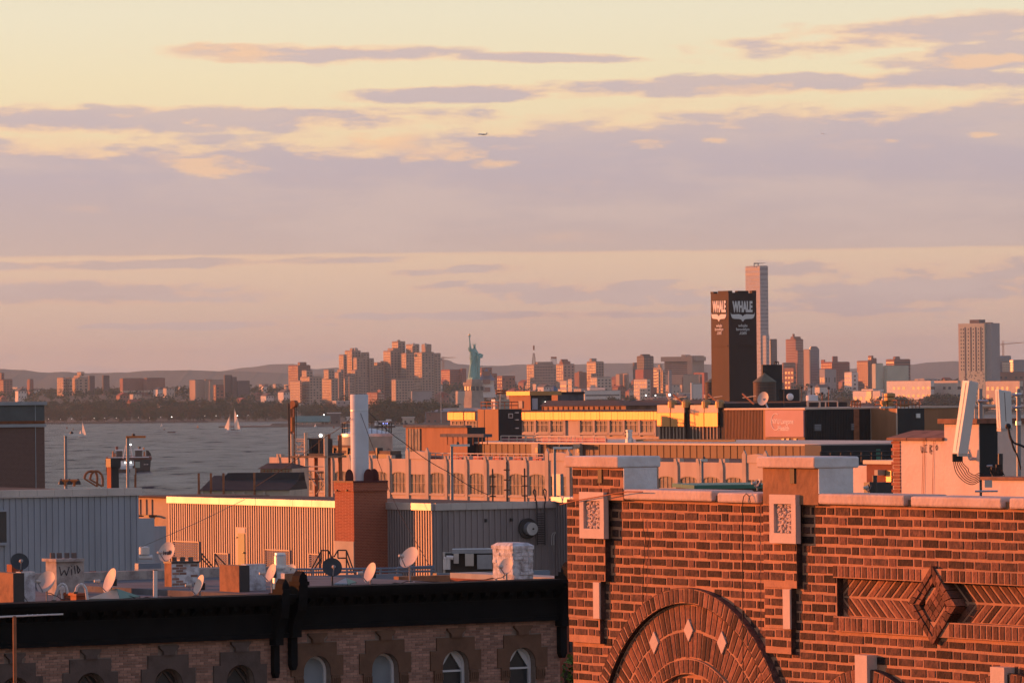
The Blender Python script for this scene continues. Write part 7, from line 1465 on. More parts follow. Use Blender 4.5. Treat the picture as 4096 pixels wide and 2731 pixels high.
t = thing('roof_ventilator','round galvanised ventilator behind the black scroll','vent',zat('B2',222,545,140.5)); b = zat('B2',222,530,140.5); k = 140.5/F/2.296; m = MB(); m.lathe(b-Vector((0,0,.5)),[(76*k,0),(76*k,.5),(80*k,.5+5*k),(60*k,.5+28*k),(55*k,.5+40*k),(55*k,.5+130*k),(57*k,.5+135*k),(50*k,.5+140*k),(48*k,.5+158*k)],24); mk(m,'drum','galv',t); m = MB(); m.lathe(b,[(86*k,0),(88*k,20*k),(86*k,44*k)],24); mk(m,'skirt','galv',t)
t = thing('brick_stub','low sunlit stub of masonry behind the black scroll','chimney',zat('B2',215,640,139)); gblock(t,139,'B2',175,262,275,560,L_-.1,'whitewash','brown_stucco','stub')
t = thing('vent_pipe','white stepped vent pipe right of the black scroll','pipe',zat('B2',388,670,138)); m = MB(); m.path([zat('B2',390,672,138),zat('B2',390,630,138),zat('B2',380,620,138),zat('B2',380,565,138)],.045,8); mk(m,'pipe','white_pipe',t); m = MB(); m.tube(zat('B2',380,570,138),zat('B2',380,560,138),.06,.06,8); mk(m,'cap','white_pipe',t)
# rail and stair rails behind
YQ = 168; t = thing('roof_rail','long blue grey pipe rail across the roofs behind the dishes','railing',zat('B2',1000,640,YQ)); pq = SE(Z('B2',1000,0)[0],YQ,radians(8))
for x0,x1,y in ((360,1640,523),(360,1640,552),(1300,1640,508)): a = pq.h('B2',x0,y); b = pq.h('B2',x1,y-12); m = MB(); m.tube(pq.w(*a),pq.w(*b),.035,.035,6); mk(m,'rail','rail_blue',t)
for k in range(9): x = 370+k*155; a = pq.h('B2',x,525-k*1.5); b = pq.h('B2',x,640); m = MB(); m.tube(pq.w(*a),pq.w(*b),.035,.035,6); mk(m,'post','rail_blue',t)
def block2(label,nm,cat,reg,xl,xc,xr,yt,Y,zb,mw,me): t = bthing(nm,label,cat,Y,reg,xc,yt,zb); gblock(t,Y,reg,xl,xc,xr,yt,zb,mw,me,'body'); return t
zq = zat('B2',1000,660,YQ).z
block2('long flat grey roof house behind the right roof dishes','roof_house','building','B2',330,380,1345,590,165,gz(165),'roof_grey','rail_blue'); block2('tan kerbed roof with pale coping left of the rough chimney','roof_house','building','B2',1300,1310,2280,590,157,gz(157),'brown_stucco','brown_stucco')
t = block2('low ribbed blue grey roof between chimney and left shed','roof_house','building','B1',1240,1270,1480,470,200,gz(200),'rail_blue','rail_blue'); block2('gravel roof strip behind the whitewashed chimney','roof_house','building','B1',1250,1270,2300,525,188,gz(188),'concrete','concrete')
t = thing('roof_drum','white drum tank on the low roof by the left shed','tank',zat('B1',1325,432,205)); b = zat('B1',1325,384,205); m = MB(); m.lathe(b,[(.2,0),(.2,.26),(.13,.29)],20); mk(m,'drum','white_pipe',t); m = MB(); m.tube(zat('B1',1275,412,205),zat('B1',1400,412,205),.09,.09,12); mk(m,'lower_tank','window_white',t); m = MB(); m.box(b.x-.3,b.x+.5,b.y-.3,b.y+.3,b.z-.75,b.z-.33); mk(m,'cradle','steel_dark',t)
def stair_rail(label, reg, segs, Y):
    t = thing('stair_rail',label,'handrail',zat(reg,*segs[0][0],Y)); 
    for pts in segs: m = MB(); m.path([zat(reg,x,y,Y) for x,y in pts],.035,6); mk(m,'rail','steel_dark',t)
stair_rail('pair of black sloping stair rails by the tan shed door','B1',[[(1850,525),(1850,375),(1975,525)],[(1850,420),(1950,528)],[(1972,530),(1972,378),(2090,500)],[(1972,420),(2020,530)]],262)
stair_rail('black stair rails in front of the brick chimney','B2',[[(500,540),(600,350),(665,350),(700,420)],[(600,350),(600,470)],[(665,350),(665,420)],[(510,560),(600,420)],[(715,410),(752,348),(830,348),(905,560)],[(752,348),(752,420)],[(830,348),(830,570)],[(750,420),(830,420),(880,560)]],255)
# air handling plant
YH2 = 215; t = thing('air_plant','dark rooftop air plant with white elbow pipes and beige boxes','air conditioner',zat('B2',1900,600,YH2))
def ab(nm,x0,y0,x1,y1,mt,d=0,th=.8):
    a = zat('B2',x0,y0,YH2+d); b = zat('B2',x1,y1,YH2+d); m = MB(); m.box(a.x,b.x,YH2+d,YH2+d+th,b.z,a.z); mk(m,nm,mt,t)
ab('casing',1710,375,2175,600,'steel_dark',.5,1.2); ab('roof_slab',1800,342,2460,372,'hvac',.2,1.6); ab('panel_box',1920,382,2000,492,'hvac_beige'); ab('panel_box',1815,380,1862,470,'hvac_beige'); ab('duct',2030,390,2170,520,'hvac',.1); ab('pillar',1715,368,1738,560,'hvac_beige',-.1,.2); ab('side_panel',2240,345,2330,455,'hvac',-.05); ab('casing',2180,372,2520,600,'steel_dark',.55,1.2)
for x in (1738,1766): m = MB(); m.path([zat('B2',x,525,YH2-.3),zat('B2',x,430,YH2-.3),zat('B2',x+10,415,YH2-.3),zat('B2',1812,418,YH2-.3)],.085,10); mk(m,'elbow_pipe','white_pipe',t)
block2('grey platform roof under the air plant','roof_house','building','B2',1640,1660,2700,560,205,gz(205),'steel_dark','rail_blue')
# aerial at lower left, red loops, gap building and bush
t = thing('tv_aerial','rusty pole with a pale cross arm at the lower left corner','aerial',Vector((*zat('B1',128,1568,118).xy,gz(118)))); m = MB(); m.tube(WLOC[t.name],zat('B1',133,950,118),.05,.04,8); mk(m,'pole','steel_rust',t); m = MB(); m.tube(zat('B1',-60,962,118),zat('B1',580,934,118),.022,.018,6); mk(m,'boom','white_pipe',t)
for x in (245,290,335,385,430,470): m = MB(); c = zat('B1',x,948-(x-100)*.03,118); m.tube(c-Vector((0,.25,0)),c+Vector((0,.25,0)),.008,.008,5); mk(m,'element','white_pipe',t)
for i,(x0,x1) in enumerate(((825,884),(930,990))): t = thing('roof_loop',['left red pipe loop on the roof by the blue shed','right red pipe loop on the roof by the blue shed'][i],'handrail',zat('B1',x0,660,152)); m = MB(); m.path([zat('B1',x0,665,152),zat('B1',x0,548,152),zat('B1',x1,548,152),zat('B1',x1,665,152)],.025,6); mk(m,'loop','hatch_red',t); m = MB(); m.tube(zat('B1',x0-10,662,152),zat('B1',x1+10,662,152),.02,.02,6); mk(m,'foot_rail','hatch_red',t)
t = thing('gap_house','narrow shaded brick wall seen in the gap before the brick facade','building',zat('B3',500,700,150)); pe_ = SE(Z('B3',440,0)[0],152); a = pe_.h('B3',395,650); b = pe_.h('B3',640,650); hexbox(pe_,t,'wall','wall_brick_red',a[0],b[0],gz(150),a[1],-6,0); m = MB(); pe_.pb(m,'B3',430,1050,458,1255,.0,.05); mk(m,'window','window_dark',t); m = MB(); pe_.pb(m,'B3',522,1050,545,1280,.0,.05); mk(m,'window','window_dark',t); hexbox(pe_,t,'coping','concrete',a[0],b[0],a[1],a[1]+.15,-6,.08); m = MB(); pe_.pb(m,'B3',395,925,640,935,.0,.1); mk(m,'band','brownstone',t)
c = zat('B3',495,1450,146); t = thing('green_bush','bright green leafy bush in the dark gap between houses','bush',Vector((c.x,146,gz(146)))); random.seed(8); m = MB(); m.tube(WLOC[t.name],Vector((c.x,146,c.z)),.1,.05,6); mk(m,'trunk','bark',t); m = MB()
for k in range(26): leaf_cloud(m,(c.x+random.uniform(-.7,.5),146+random.uniform(-.4,.5),c.z+random.uniform(-2.5,.55)),.33,46,.065)
mk(m,'crown','leaf_bush',t)

# slack cables from the dishes over the roofs
random.seed(14)
for i,(reg,x0,y0,x1,y1,Y,w_) in enumerate((('B1',440,730,640,800,134.2,'from the beige dish past the red hatch'),('B1',1040,735,1400,785,137,'from the edge-on dish to the white pipe'),('B1',1830,760,1560,770,136.6,'across the roof to the whitewashed chimney'),('B2',1050,650,1440,632,138,'between the ring-marked dish and the largest dish'),('B2',1460,640,2180,600,141,'from the largest dish to the rough chimney'),('B2',2310,570,2120,605,139.5,'looping below the rough chimney dish'),('B1',150,600,260,830,133.2,'hanging down by the black dish'))):
    a = zat(reg,x0,y0,Y); b = zat(reg,x1,y1,Y+.6); pts = [a.lerp(b,k/7)-Vector((0,0,.05*sin(pi*k/7)))+Vector((0,0,random.uniform(-.03,.03))) for k in range(8)]; m = MB(); m.path(pts,.011,5); tag(mk(m,'roof_cable','cable'),'slack black roof cable '+w_,'cable')
# ------------------------------------------------------------------ foreground: ornamental brick parapet in the sun
WP = SW(2700, 42); h = lambda r,x,y: WP.h(r,x,y)
sL0 = WP.hit(2290,2300)[0]; sR0 = WP.hit(4096,2300)[0]+.8
zcb = h('C3',1500,1158)[1]; zct = h('C3',1500,1060)[1]; zlow = WP.hit(4096,2731)[1]-.25; g = gz(42)
t = thing('brick_facade','sunlit dark red brick parapet wall with arch, herringbone panel and stone caps','building',WP.w((sL0+sR0)/2,g,-2)); BW = t
CHT = .0722; BH = .052; ST = .192; HD = .090; J = .0215
# geometry of the ornaments in wall coordinates
P1R = h('B3',908,400)[0]; P1R2 = h('B3',862,800)[0]; P1R3 = h('B3',850,1100)[0]; zA1 = h('B3',880,632)[1]; zA2 = h('B3',860,980)[1]; zA3 = h('B3',850,1203)[1]
P2L = h('B4',8,500)[0]; P2R = h('B4',318,500)[0]; P2R2 = h('B4',263,900)[0]; P2R3 = h('B4',256,1200)[0]; zB1 = h('B4',318,697)[1]; zB2 = h('B4',262,1072)[1]; zB3 = h('B4',256,1302)[1]
ac, az_ = h('B3',1655,690); R1 = 1.50; zc1 = az_-R1
pL = h('B4',632,700)[0]; zp1 = h('B4',640,480)[1]; zp2 = h('B4',640,598)[1]; zp3 = h('B4',640,952)[1]; zp4 = h('B4',640,1088)[1]
# mortar bed, built round the recessed panel
m = MB(); WP.box(m, sL0, pL, g, zcb, -.3, 0); WP.box(m, pL, sR0, zp2, zcb, -.3, 0); WP.box(m, pL, sR0, g, zp3, -.3, 0); WP.box(m, pL, sR0, zp3, zp2, -.3, -.055); mk(m,'mortar_bed','mortar',t)
hexbox(WP,t,'roof','roof_dark',sL0,sR0,g,zcb-.6,-7,-.31)
# brick courses
rows = []
def in_any(s, z): return None
def holes_at(z):
    hs = []
    def add(a, b): hs.append((a, b))
    if z > zA1: add(sL0-1, P1R)
    elif z > zA2: add(sL0-1, P1R2)
    elif z > zA3: add(sL0-1, P1R3)
    if z > zB1: add(P2L, P2R)
    elif z > zB2: add(P2L, P2R2)
    elif z > zB3: add(P2L, P2R3)
    d = z-zc1
    if abs(d) < R1: w_ = sqrt(R1*R1-d*d); add(ac-w_-.012, ac+w_+.012)
    if zp4-.01 < z < zp1+.01: add(pL-.01, sR0+1)
    for (s2, z2, r2) in ARC2:
        d = z-z2
        if abs(d) < r2: w_ = sqrt(r2*r2-d*d); add(s2-w_-.01, s2+w_+.01)
    for a, b, z0, z1 in BARS:
        if z0 < z < z1: add(a-.006, b+.006)
    dz_ = abs(z-DZ)
    if dz_ < DHH: add(DS_-DHW*(1-dz_/DHH)-.01, DS_+DHW*(1-dz_/DHH)+.01)
    return hs
a_, b_ = h('B4',945,1432); ARC2 = [(a_, b_-.98, .98)]
a2_, b2_ = h('B4',2200,1470); ARC2.append((a2_+.1, b2_-1.1, 1.1))
BARS = []
for r_,x0,y0,x1,y1 in (('B4',890,1302,1005,1640),('B4',2135,1412,2266,1640)): p, q = h(r_,x0,y0), h(r_,x1,y1); BARS.append((p[0],q[0],zlow,p[1]))
dl = h('B4',1335,830); drr = h('B4',1775,830); dtp = h('B4',1530,488); dbt = h('B4',1560,1216); DS_ = (dl[0]+drr[0])/2; DHW = (drr[0]-dl[0])/2; DZ = (dtp[1]+dbt[1])/2; DHH = (dtp[1]-dbt[1])/2
bricks = []     # s, z, length, offset, kind
def course(z, s0, s1, k, off, holes, bond='flemish'):
    s = s0 - (k % 2)*(ST+HD+2*J)/2 - .07; i = 0
    while s < s1:
        l = ST if i % 2 == 0 else HD
        for x, y in clip_row(max(s,s0), min(s+l,s1), holes):
            if y-x > .025: bricks.append(((x+y)/2, z, y-x, off, 's' if l == ST else 'h'))
        s += l+J; i += 1
random.seed(17); z = zcb-CHT*.62; k = 0
while z > zlow:
    course(z, sL0, sR0, k, 0.0, holes_at(z))
    z -= CHT; k += 1
# pilasters (projecting), their own courses
def pil(s0, s1, z0, z1, d, k0=0):
    hexbox(WP,t,'pilaster','mortar',s0,s1-.006,z0,z1,.0005,d); hexbox(WP,t,'pilaster_return','brick_stretcher',s1-.0059,s1,z0,z1,.0005,d+.004)  # dark brick lining, with the shade of the return put into it
    z = z1-CHT*.5; k = k0
    while z > z0+CHT*.35: course(z, s0+.004, s1-.004, k, d, [(a,b) for a,b,za,zb in MED if za < z < zb]); z -= CHT; k += 1
MED = []
def med_rect(r0,x0,y0,x1,y1): p, q = h(r0,x0,y0), h(r0,x1,y1); MED.append((p[0],q[0],q[1],p[1])); return MED[-1]
M1 = med_rect('C3',706,1068,935,1500); M2 = med_rect('C4',104,1092,350,1545)
pil(sL0,P1R,zA1,zcb,.046); pil(sL0,P1R2,zA2,zA1-.002,.040); pil(sL0,P1R3,zA3,zA2-.002,.036); pil(P2L,P2R,zB1,zcb,.046); pil(P2L,P2R2,zB2,zB1-.002,.040); pil(P2L,P2R3,zB3,zB2-.002,.036)
for r_,x0,y0,x1,y1 in (('B3',800,640,860,975),('B4',194,702,262,1070)): m = MB(); p, q = h(r_,x0,y0), h(r_,x1,y1); WP.box(m,p[0],q[0],q[1],p[1],.0405,.058); mk(m,'stone_bar','stone_white',t)
for a, b, z0, z1 in BARS: m = MB(); WP.box(m,a,b,z0,z1,.0005,.09); mk(m,'stone_bar','stone_white',t)
# piers above the coping with caps
def pier(x0,x1,xe,cx0,cx1,cxe,reg,yb):
    a = h(reg,x0,850)[0]; b = h(reg,x1,850)[0]; zt_ = h(reg,x1,850 if reg == 'C3' else 855)[1]; d_ = .31
    hexbox(WP,t,'pier','mortar' if reg == 'C3' else 'brown_stucco',a,b,zcb,zt_,-.25,.055); hexbox(WP,t,'pier_side','stucco_pale',b,b+.012,zct,zt_,-.25,.054)
    z = zt_-CHT*.6; k = 0
    while z > zcb and reg == 'C3': course(z, a+.004, b-.006, k, .055, [(p,q) for p,q,za,zb in MED if za < z < zb]); z -= CHT; k += 1
    ca = h(reg,cx0,800)[0]; cb = h(reg,cx1,800)[0]; zc_ = h(reg,cx1,745 if reg == 'C3' else 750)[1]; m = MB(); WP.box(m,ca,cb,zt_,zc_,-.30,.10); o = mk(m,'cap_stone','coping_stone',t)
    o.data.materials.append(MT['stucco_pale']); o.data.polygons[3].material_index = 1; o.data.polygons[1].material_index = 1
    bv = o.modifiers.new('soft','BEVEL'); bv.width = .014; bv.segments = 2
    c = h(reg,870 if reg == 'C3' else 288,925); hexbox(WP,t,'air_slot','cable',c[0]-.03,c[0]+.03,c[1]-.055,c[1]+.055,.056,.066)
pier(612,1075,0,572,1070,0,'C3',0); pier(8,515,0,-8,530,0,'C4',0)
# coping stones
random.seed(2)
for r_,x0,x1,y0,y1 in (('C3',1082,1895,1060,1158),('C3',1942,2318,1066,1170),('C4',517,1310,1098,1205),('C4',1368,2205,1103,1218),('C4',2275,2700,1110,1225)):
    p = h(r_,x0,y0); q = h(r_,x1,y1); m = MB(); WP.box(m,p[0],q[0],zcb+.004+random.uniform(-.003,.003),zct+random.uniform(-.006,.006),-.33,.06); o = mk(m,'coping_stone','coping_stone',t); bv = o.modifiers.new('soft','BEVEL'); bv.width = .016; bv.segments = 2
hexbox(WP,t,'coping_bed','brown_stucco',P1R,sR0,zcb,zct-.03,-.3,.02)
# carved medallions
def medal(rc, seed):
    a,b,z0,z1 = rc; random.seed(seed); d = .047; m = MB(); e = (b-a)*.17; f = (z1-z0)*.20
    WP.box(m,a,b,z0,z0+f*1.05,d,d+.045); WP.box(m,a,b,z1-f*.95,z1,d,d+.045); WP.box(m,a,a+e,z0+f*1.05,z1-f*.95,d,d+.044); WP.box(m,b-e,b,z0+f*1.05,z1-f*.95,d,d+.044); q = mk(m,'medallion','stone_white',t)
    m = MB(); WP.box(m,a+e,b-e,z0+f,z1-f,d,d+.012); mk(m,'medallion_ground','stone_white',q)
    ca, cz = (a+b)/2, (z0+z1)/2; hw, hz = (b-a)/2-e, (z1-z0)/2-f; m = MB()
    for sx_ in (-1,1):
        for k in range(7):       # leaf scrolls climbing both sides
            zz_ = cz-hz*.85+hz*1.7*k/6; c = (ca+sx_*hw*(.45+.12*(k%2)), zz_); pts = [(c[0]+hw*.34*(1-j/9)*cos(j*.75+k)*sx_, c[1]+hz*.17*(1-j/9)*sin(j*.75+k)) for j in range(8)]
            m.path([WP.w(x,z,d+.02) for x,z in pts],.006+.004*random.random(),6)
            m.ball(WP.w(c[0]+hw*.1*random.uniform(-1,1),c[1],d+.018),.011,6)
    for k in range(9): m.ball(WP.w(ca+hw*.12*(-1)**k,cz-hz*.85+hz*1.7*k/8,d+.018),.012+.006*random.random(),6)
    mk(m,'carved_relief','stone_white',q,True)
medal(M1,3); medal(M2,5)
# big arch: projecting outer ring, two voussoir rings, header ring, tympanum
def voussoirs(sc, zc, r0, r1, n, off, d, amin, amax, gap=.30, nm='voussoir', stag=False):
    for i in range(n):
        a0 = amin+(amax-amin)*(i+(.5 if stag else 0))/n; a1 = a0+(amax-amin)/n*(1-gap)
        m = MB(); a0 += random.uniform(-.003,.003); q0 = r0+random.uniform(0,.012); q1 = r1-random.uniform(0,.008); pts = [(sc+r*cos(a),zc+r*sin(a)) for r,a in ((q0,a0),(q1,a0),(q1,a1),(q0,a1))]
        if max(p[1] for p in pts) < zlow: continue
        if max(p[0] for p in pts) > sR0: continue
        WP.prism(m,pts,off,off+d); mk(m,nm,'brick_arch',t)
def arch(sc, zc, R, full=True):
    def backing(r0, r1, o, mt='mortar'):
        m = MB(); n = 40; A0, A1 = radians(8), radians(172)
        for i in range(n):
            a0 = A0+(A1-A0)*i/n; a1 = A0+(A1-A0)*(i+1)/n; pts = [(sc+r*cos(a),zc+r*sin(a)) for r,a in ((r0,a0),(r1,a0),(r1,a1),(r0,a1))]
            if max(p[1] for p in pts) > zlow and max(p[0] for p in pts) < sR0: WP.prism(m,pts,.0005,o)
        mk(m,'arch_mortar_shade',mt,t)
    A0, A1 = radians(8), radians(172); n = int(R*pi*.91/.074)
    backing(R-.117,R-.005,.058); backing(R-.0049,R,.060,'brick_stretcher'); backing(R-.122,R-.1171,.060,'brick_stretcher'); voussoirs(sc,zc,R-.118,R-.004,n,.0585,.005,A0,A1)  # thin dark rim shells paint the shade along the ring edges
    if full:
        backing(R-.545,R-.1225,.018); n2 = int((R-.3)*pi*.91/.071); voussoirs(sc,zc,R-.325,R-.132,n2,.0185,.005,A0,A1); voussoirs(sc,zc,R-.540,R-.338,n2,.0185,.005,A0,A1,stag=True)
        backing(R-.665,R-.546,.040); voussoirs(sc,zc,R-.66,R-.552,int((R-.6)*pi*.91/.07),.0405,.005,A0,A1)
        ri = R-.668; z = zc+ri-.06; k = 0
        while z > zlow:
            d_ = z-zc; w_ = sqrt(max(0,ri*ri-d_*d_)); s = sc-w_
            while s < sc+w_-.03: bricks.append((s+.045,z,min(.082,sc+w_-s),.0,'h')); s += .112
            z -= CHT; k += 1
arch(ac, zc1, R1); arch(*ARC2[0], False); arch(*ARC2[1], False)
for r_,x,y in (('B3',1652,1080),('B3',1335,1195),('B3',1958,1195)): c = h(r_,x,y); m = MB(); WP.prism(m,[(c[0]-.066,c[1]),(c[0],c[1]-.088),(c[0]+.066,c[1]),(c[0],c[1]+.088)],.018,.034); mk(m,'diamond_stone','stone_white',t)
# herringbone panel
for z0,z1,o in ((zp2,zp1,.0),(zp4,zp3,.0)):
    hexbox(WP,t,'band_mortar','mortar',pL,sR0,z0,z1,.0005,.032); s = pL+.004
    while s < sR0-.08:
        w_ = random.uniform(.050,.058)
        if not (abs(s+.03-DS_) < DHW*(1-abs((z0+z1)/2-DZ)/DHH)+.03): m = MB(); WP.box(m,s,s+w_,z0+.008,z1-.008,.0325,.037); mk(m,'soldier_brick','brick_arch',t)
        s += w_+.025
zm = (zp2+zp3)/2; pitch = .108; s = pL-.2
while s < sR0+.2:
    lft = s < DS_
    for up in (1,-1):
        z0, z1 = (zm+.008,zp2-.006) if up > 0 else (zp3+.006,zm-.008); d_ = .165*(1 if lft else -1); s_ = s if up > 0 else s
        pts = [(s_,zm+.008*up),(s_+.070,zm+.010*up),(s_+.070+d_,z1 if up > 0 else z0),(s_+d_,z1 if up > 0 else z0)]
        if max(p[0] for p in pts) < pL+.09 or max(p[0] for p in pts) > sR0: continue
        if abs(sum(p[0] for p in pts)/4-DS_) < .10: continue
        m = MB(); WP.prism(m,pts,-.055,-.049); mk(m,'herringbone_brick','brick_arch',t)
    s += pitch
hexbox(WP,t,'jamb','brick_stretcher',pL,pL+.005,zp3,zp2,-.0549,.0); hexbox(WP,t,'panel_infill','mortar',DS_-.15,DS_+.15,zp3,zp2,-.054,-.0505)  # dark brick jamb strip also paints the shade of the recess
# diamond frame
corners = [(DS_,DZ+DHH),(DS_+DHW,DZ),(DS_,DZ-DHH),(DS_-DHW,DZ)]; fr_ = .40
hexbox(WP,t,'diamond_ground','mortar',DS_-DHW*.4,DS_+DHW*.4,DZ-DHH*.45,DZ+DHH*.45,-.054,.018)
for i in range(4):
    a, b = corners[i], corners[(i+1)%4]; n = 5
    for k in range(n):
        f0, f1 = k/n+.012, (k+1)/n-.012; lp = lambda p,q,f: (p[0]+(q[0]-p[0])*f, p[1]+(q[1]-p[1])*f); ctr = (DS_,DZ)
        for g0,g1 in ((0.0,.20),(.215,.42)):
            pts = [lp(lp(a,b,f0),ctr,g0),lp(lp(a,b,f1),ctr,g0),lp(lp(a,b,f1),ctr,g1),lp(lp(a,b,f0),ctr,g1)]; m = MB(); WP.prism(m,pts,-.054,.040+(.008 if g0 == 0 else -.002)+random.uniform(-.002,.002)); mk(m,'diamond_brick','brick_arch',t)
for k in range(4):
    for j in range(3):
        a = (DS_+(k-1.5)*DHW*.13+(j-1)*DHW*.13, DZ+(k-1.5)*DHH*.13-(j-1)*DHH*.13); m = MB(); e1, e2 = DHW*.06, DHH*.06; WP.prism(m,[(a[0]-e1*2,a[1]),(a[0],a[1]-e2*2),(a[0]+e1*1.9,a[1]),(a[0],a[1]+e2*1.9)],.018,.024); mk(m,'diamond_brick','brick_arch',t)
# the courses as objects: the nearest (largest) 300 singly, the rest as one part
me_s = unit_brick('fs',1.0,BH,.005,'brick_stretcher',WP); me_h = unit_brick('fh',1.0,BH,.005,'brick_header',WP); ang = WP.ang
bricks.sort(key=lambda q: -(WP.w(q[0],0).y*-1+q[2]*40)); near = bricks[:300]; rest = bricks[300:]
for s,z,l,o,kd in near: inst(me_s if kd == 's' else me_h,'brick',t,Matrix.Translation(WP.w(s,z+random.uniform(-.003,.003),o+random.uniform(-.001,.002))) @ Matrix.Rotation(ang+random.uniform(-.004,.004),4,'Z') @ Matrix.Rotation(random.uniform(-.012,.012),4,'Y') @ Matrix.Diagonal((l*random.uniform(.95,1.02),1,1+random.uniform(-.12,.1),1)))
for kd, mt in (('s','brick_stretcher'),('h','brick_header')):
    m = MB()
    for s,z,l,o,k2 in rest:
        if k2 != kd: continue
        j = random.uniform(-.003,.003); e = .004; o += random.uniform(-.001,.002); l *= random.uniform(.95,1.02); V = lambda a,b,c: WP.w(s+a,z+j+b,o+c); L2, H2 = l/2, BH/2*(1+random.uniform(-.12,.1))
        m.loft([[V(-L2,-H2,0),V(L2,-H2,0),V(L2,H2,0),V(-L2,H2,0)],[V(-L2,-H2,.002),V(L2,-H2,.002),V(L2,H2,.002),V(-L2,H2,.002)],[V(-L2+e,-H2+e,.005),V(L2-e,-H2+e,.005),V(L2-e,H2-e,.005),V(-L2+e,H2-e,.005)]])
    tag(mk(m,'stretcher_bricks' if kd == 's' else 'header_bricks',mt+'_m',t),kind='stuff')
# cables on the wall
def cab(label, r_, pts, rad, mt='cable', o=.085): t_ = MB(); t_.path([WP.w(*h(r_,x,y),o) for x,y in pts],rad,6); tag(mk(t_,'cable',mt),label,'cable')
cab('thin vertical cable hanging down the brick wall over the arch','C3',[(2275,1165),(2265,1110),(2240,1085),(2215,1110),(2205,1165),(2203,1400),(2206,2000),(2210,2900)],.0035)
cab('rusty cable lying slack along the first pier and coping','C3',[(560,1185),(700,1150),(900,1115),(1080,1080),(1180,1066),(1320,1068)],.0045,'cable_orange',.12)
cab('short black cable beside the first medallion','B3',[(1222,60),(1225,160),(1245,230),(1235,330),(1240,420),(1225,520),(1222,700),(1218,860)],.003,'cable',.02)
# ------------------------------------------------------------------ plaster roof building with antennas behind
PPY = 112; PP = SW(Z('C4',1500,0)[0],PPY); g = gz(PPY)
t = thing('plaster_building','pale pink plaster roof wall with brick edge, tile coping and scrawled letters','building',PP.w(0,g,-2)); pp = lambda x,y: PP.h('C4',x,y)
a = pp(1145,700)[0]; b = pp(1628,700)[0]; c = pp(1945,700)[0]; zt1 = pp(1400,598)[1]; zt2_ = pp(1780,445)[1]
hexbox(PP,t,'wall','plaster_pink',a,b,g,zt1,-1.2,0); hexbox(PP,t,'tall_wall','plaster_pink',b,c,g,zt2_,-1.3,.02)
for x0,x1 in ((1120,1300),(1308,1480),(1488,1628)): m = MB(); p, q = pp(x0,590), pp(x1,590); m.loft([[PP.w(s_,zt1+.002,.09),PP.w(s_,zt1+.05,.09),PP.w(s_,zt1+.2,-.6),PP.w(s_,zt1+.002,-1.25)] for s_ in (p[0],q[0])]); mk(m,'coping_tile','tile_brown',t)
m = MB(); PP.box(m,b-.1,c+.08,zt2_+.001,zt2_+.1,-1.35,.12); mk(m,'coping_tile','tile_brown',t); me = unit_brick('qb',.30,.062,.02,'quoin_brick',PP); z = zt1-.05; k = 0
while z > pp(1170,1130)[1]: inst(me,'brick',t,Matrix.Translation(PP.w(a+.17 if k % 2 else a+.13,z,.0)) @ Matrix.Rotation(PP.ang,4,'Z') @ Matrix.Diagonal((.85 if k % 2 else 1.1,1,1,1))); z -= .072; k += 1
m = MB()
for pts in (((1408,650),(1410,690),(1418,715),(1426,690),(1424,660)),((1442,645),(1446,705)),((1434,645),(1460,640)),((1436,708),(1462,702)),((1488,715),(1490,640),(1508,650),(1490,672),(1510,700)),((1552,640),(1545,660),(1550,690),(1560,665),(1552,645)),((1500,690),(1503,728))): m.path([PP.w(*pp(x,y),.012) for x,y in pts],.006,5)
mk(m,'graffiti','graffiti',t)
for x,y0,y1 in ((1425,590,1130),(1440,590,1130),(1520,590,1130)): m = MB(); m.tube(PP.w(*pp(x+8,y0),.02),PP.w(*pp(x-5,y1),.02),.005,.005,5); mk(m,'wall_cable','cable_orange',t)
D_ = PP.w(c,0); pe_ = Pl((D_.x,D_.y),SEA); hexbox(pe_,t,'side_wall','wall_black_shade',.0,pe_.h('C4',2105,500)[0],g,pe_.h('C4',2040,415)[1],-1.2,.01)
t2 = bthing('low_plaster_wall','low plaster wall with pale ledge under the right antennas','wall',105,'C4',2200,960,gz(105)); p2 = SW(Z('C4',2150,0)[0],104); a = p2.h('C4',1965,960); b = p2.h('C4',2420,960); hexbox(p2,t2,'wall','plaster_pink',a[0],b[0],gz(104),a[1],-.6,0); hexbox(p2,t2,'ledge','tile_brown',a[0],b[0],a[1]+.001,a[1]+.06,-.65,.05)
t2 = bthing('beam_roof','orange timber beam over a black opening at the right edge','building',126,'C4',2230,540,gz(126)); p3 = SE(Z('C4',2095,0)[0],126,radians(12)); a = p3.h('C4',2098,500); b = p3.h('C4',2450,500); z0 = p3.h('C4',2200,568)[1]; hexbox(p3,t2,'beam','wood_strip',a[0],b[0],z0,a[1],-.5,0); hexbox(p3,t2,'under_beam','hvac',a[0],b[0],p3.h('C4',2200,600)[1],z0-.001,-.5,-.05); hexbox(p3,t2,'back_wall','wall_black_shade',a[0],b[0],gz(126),p3.h('C4',2200,600)[1]-.001,-.8,-.4)
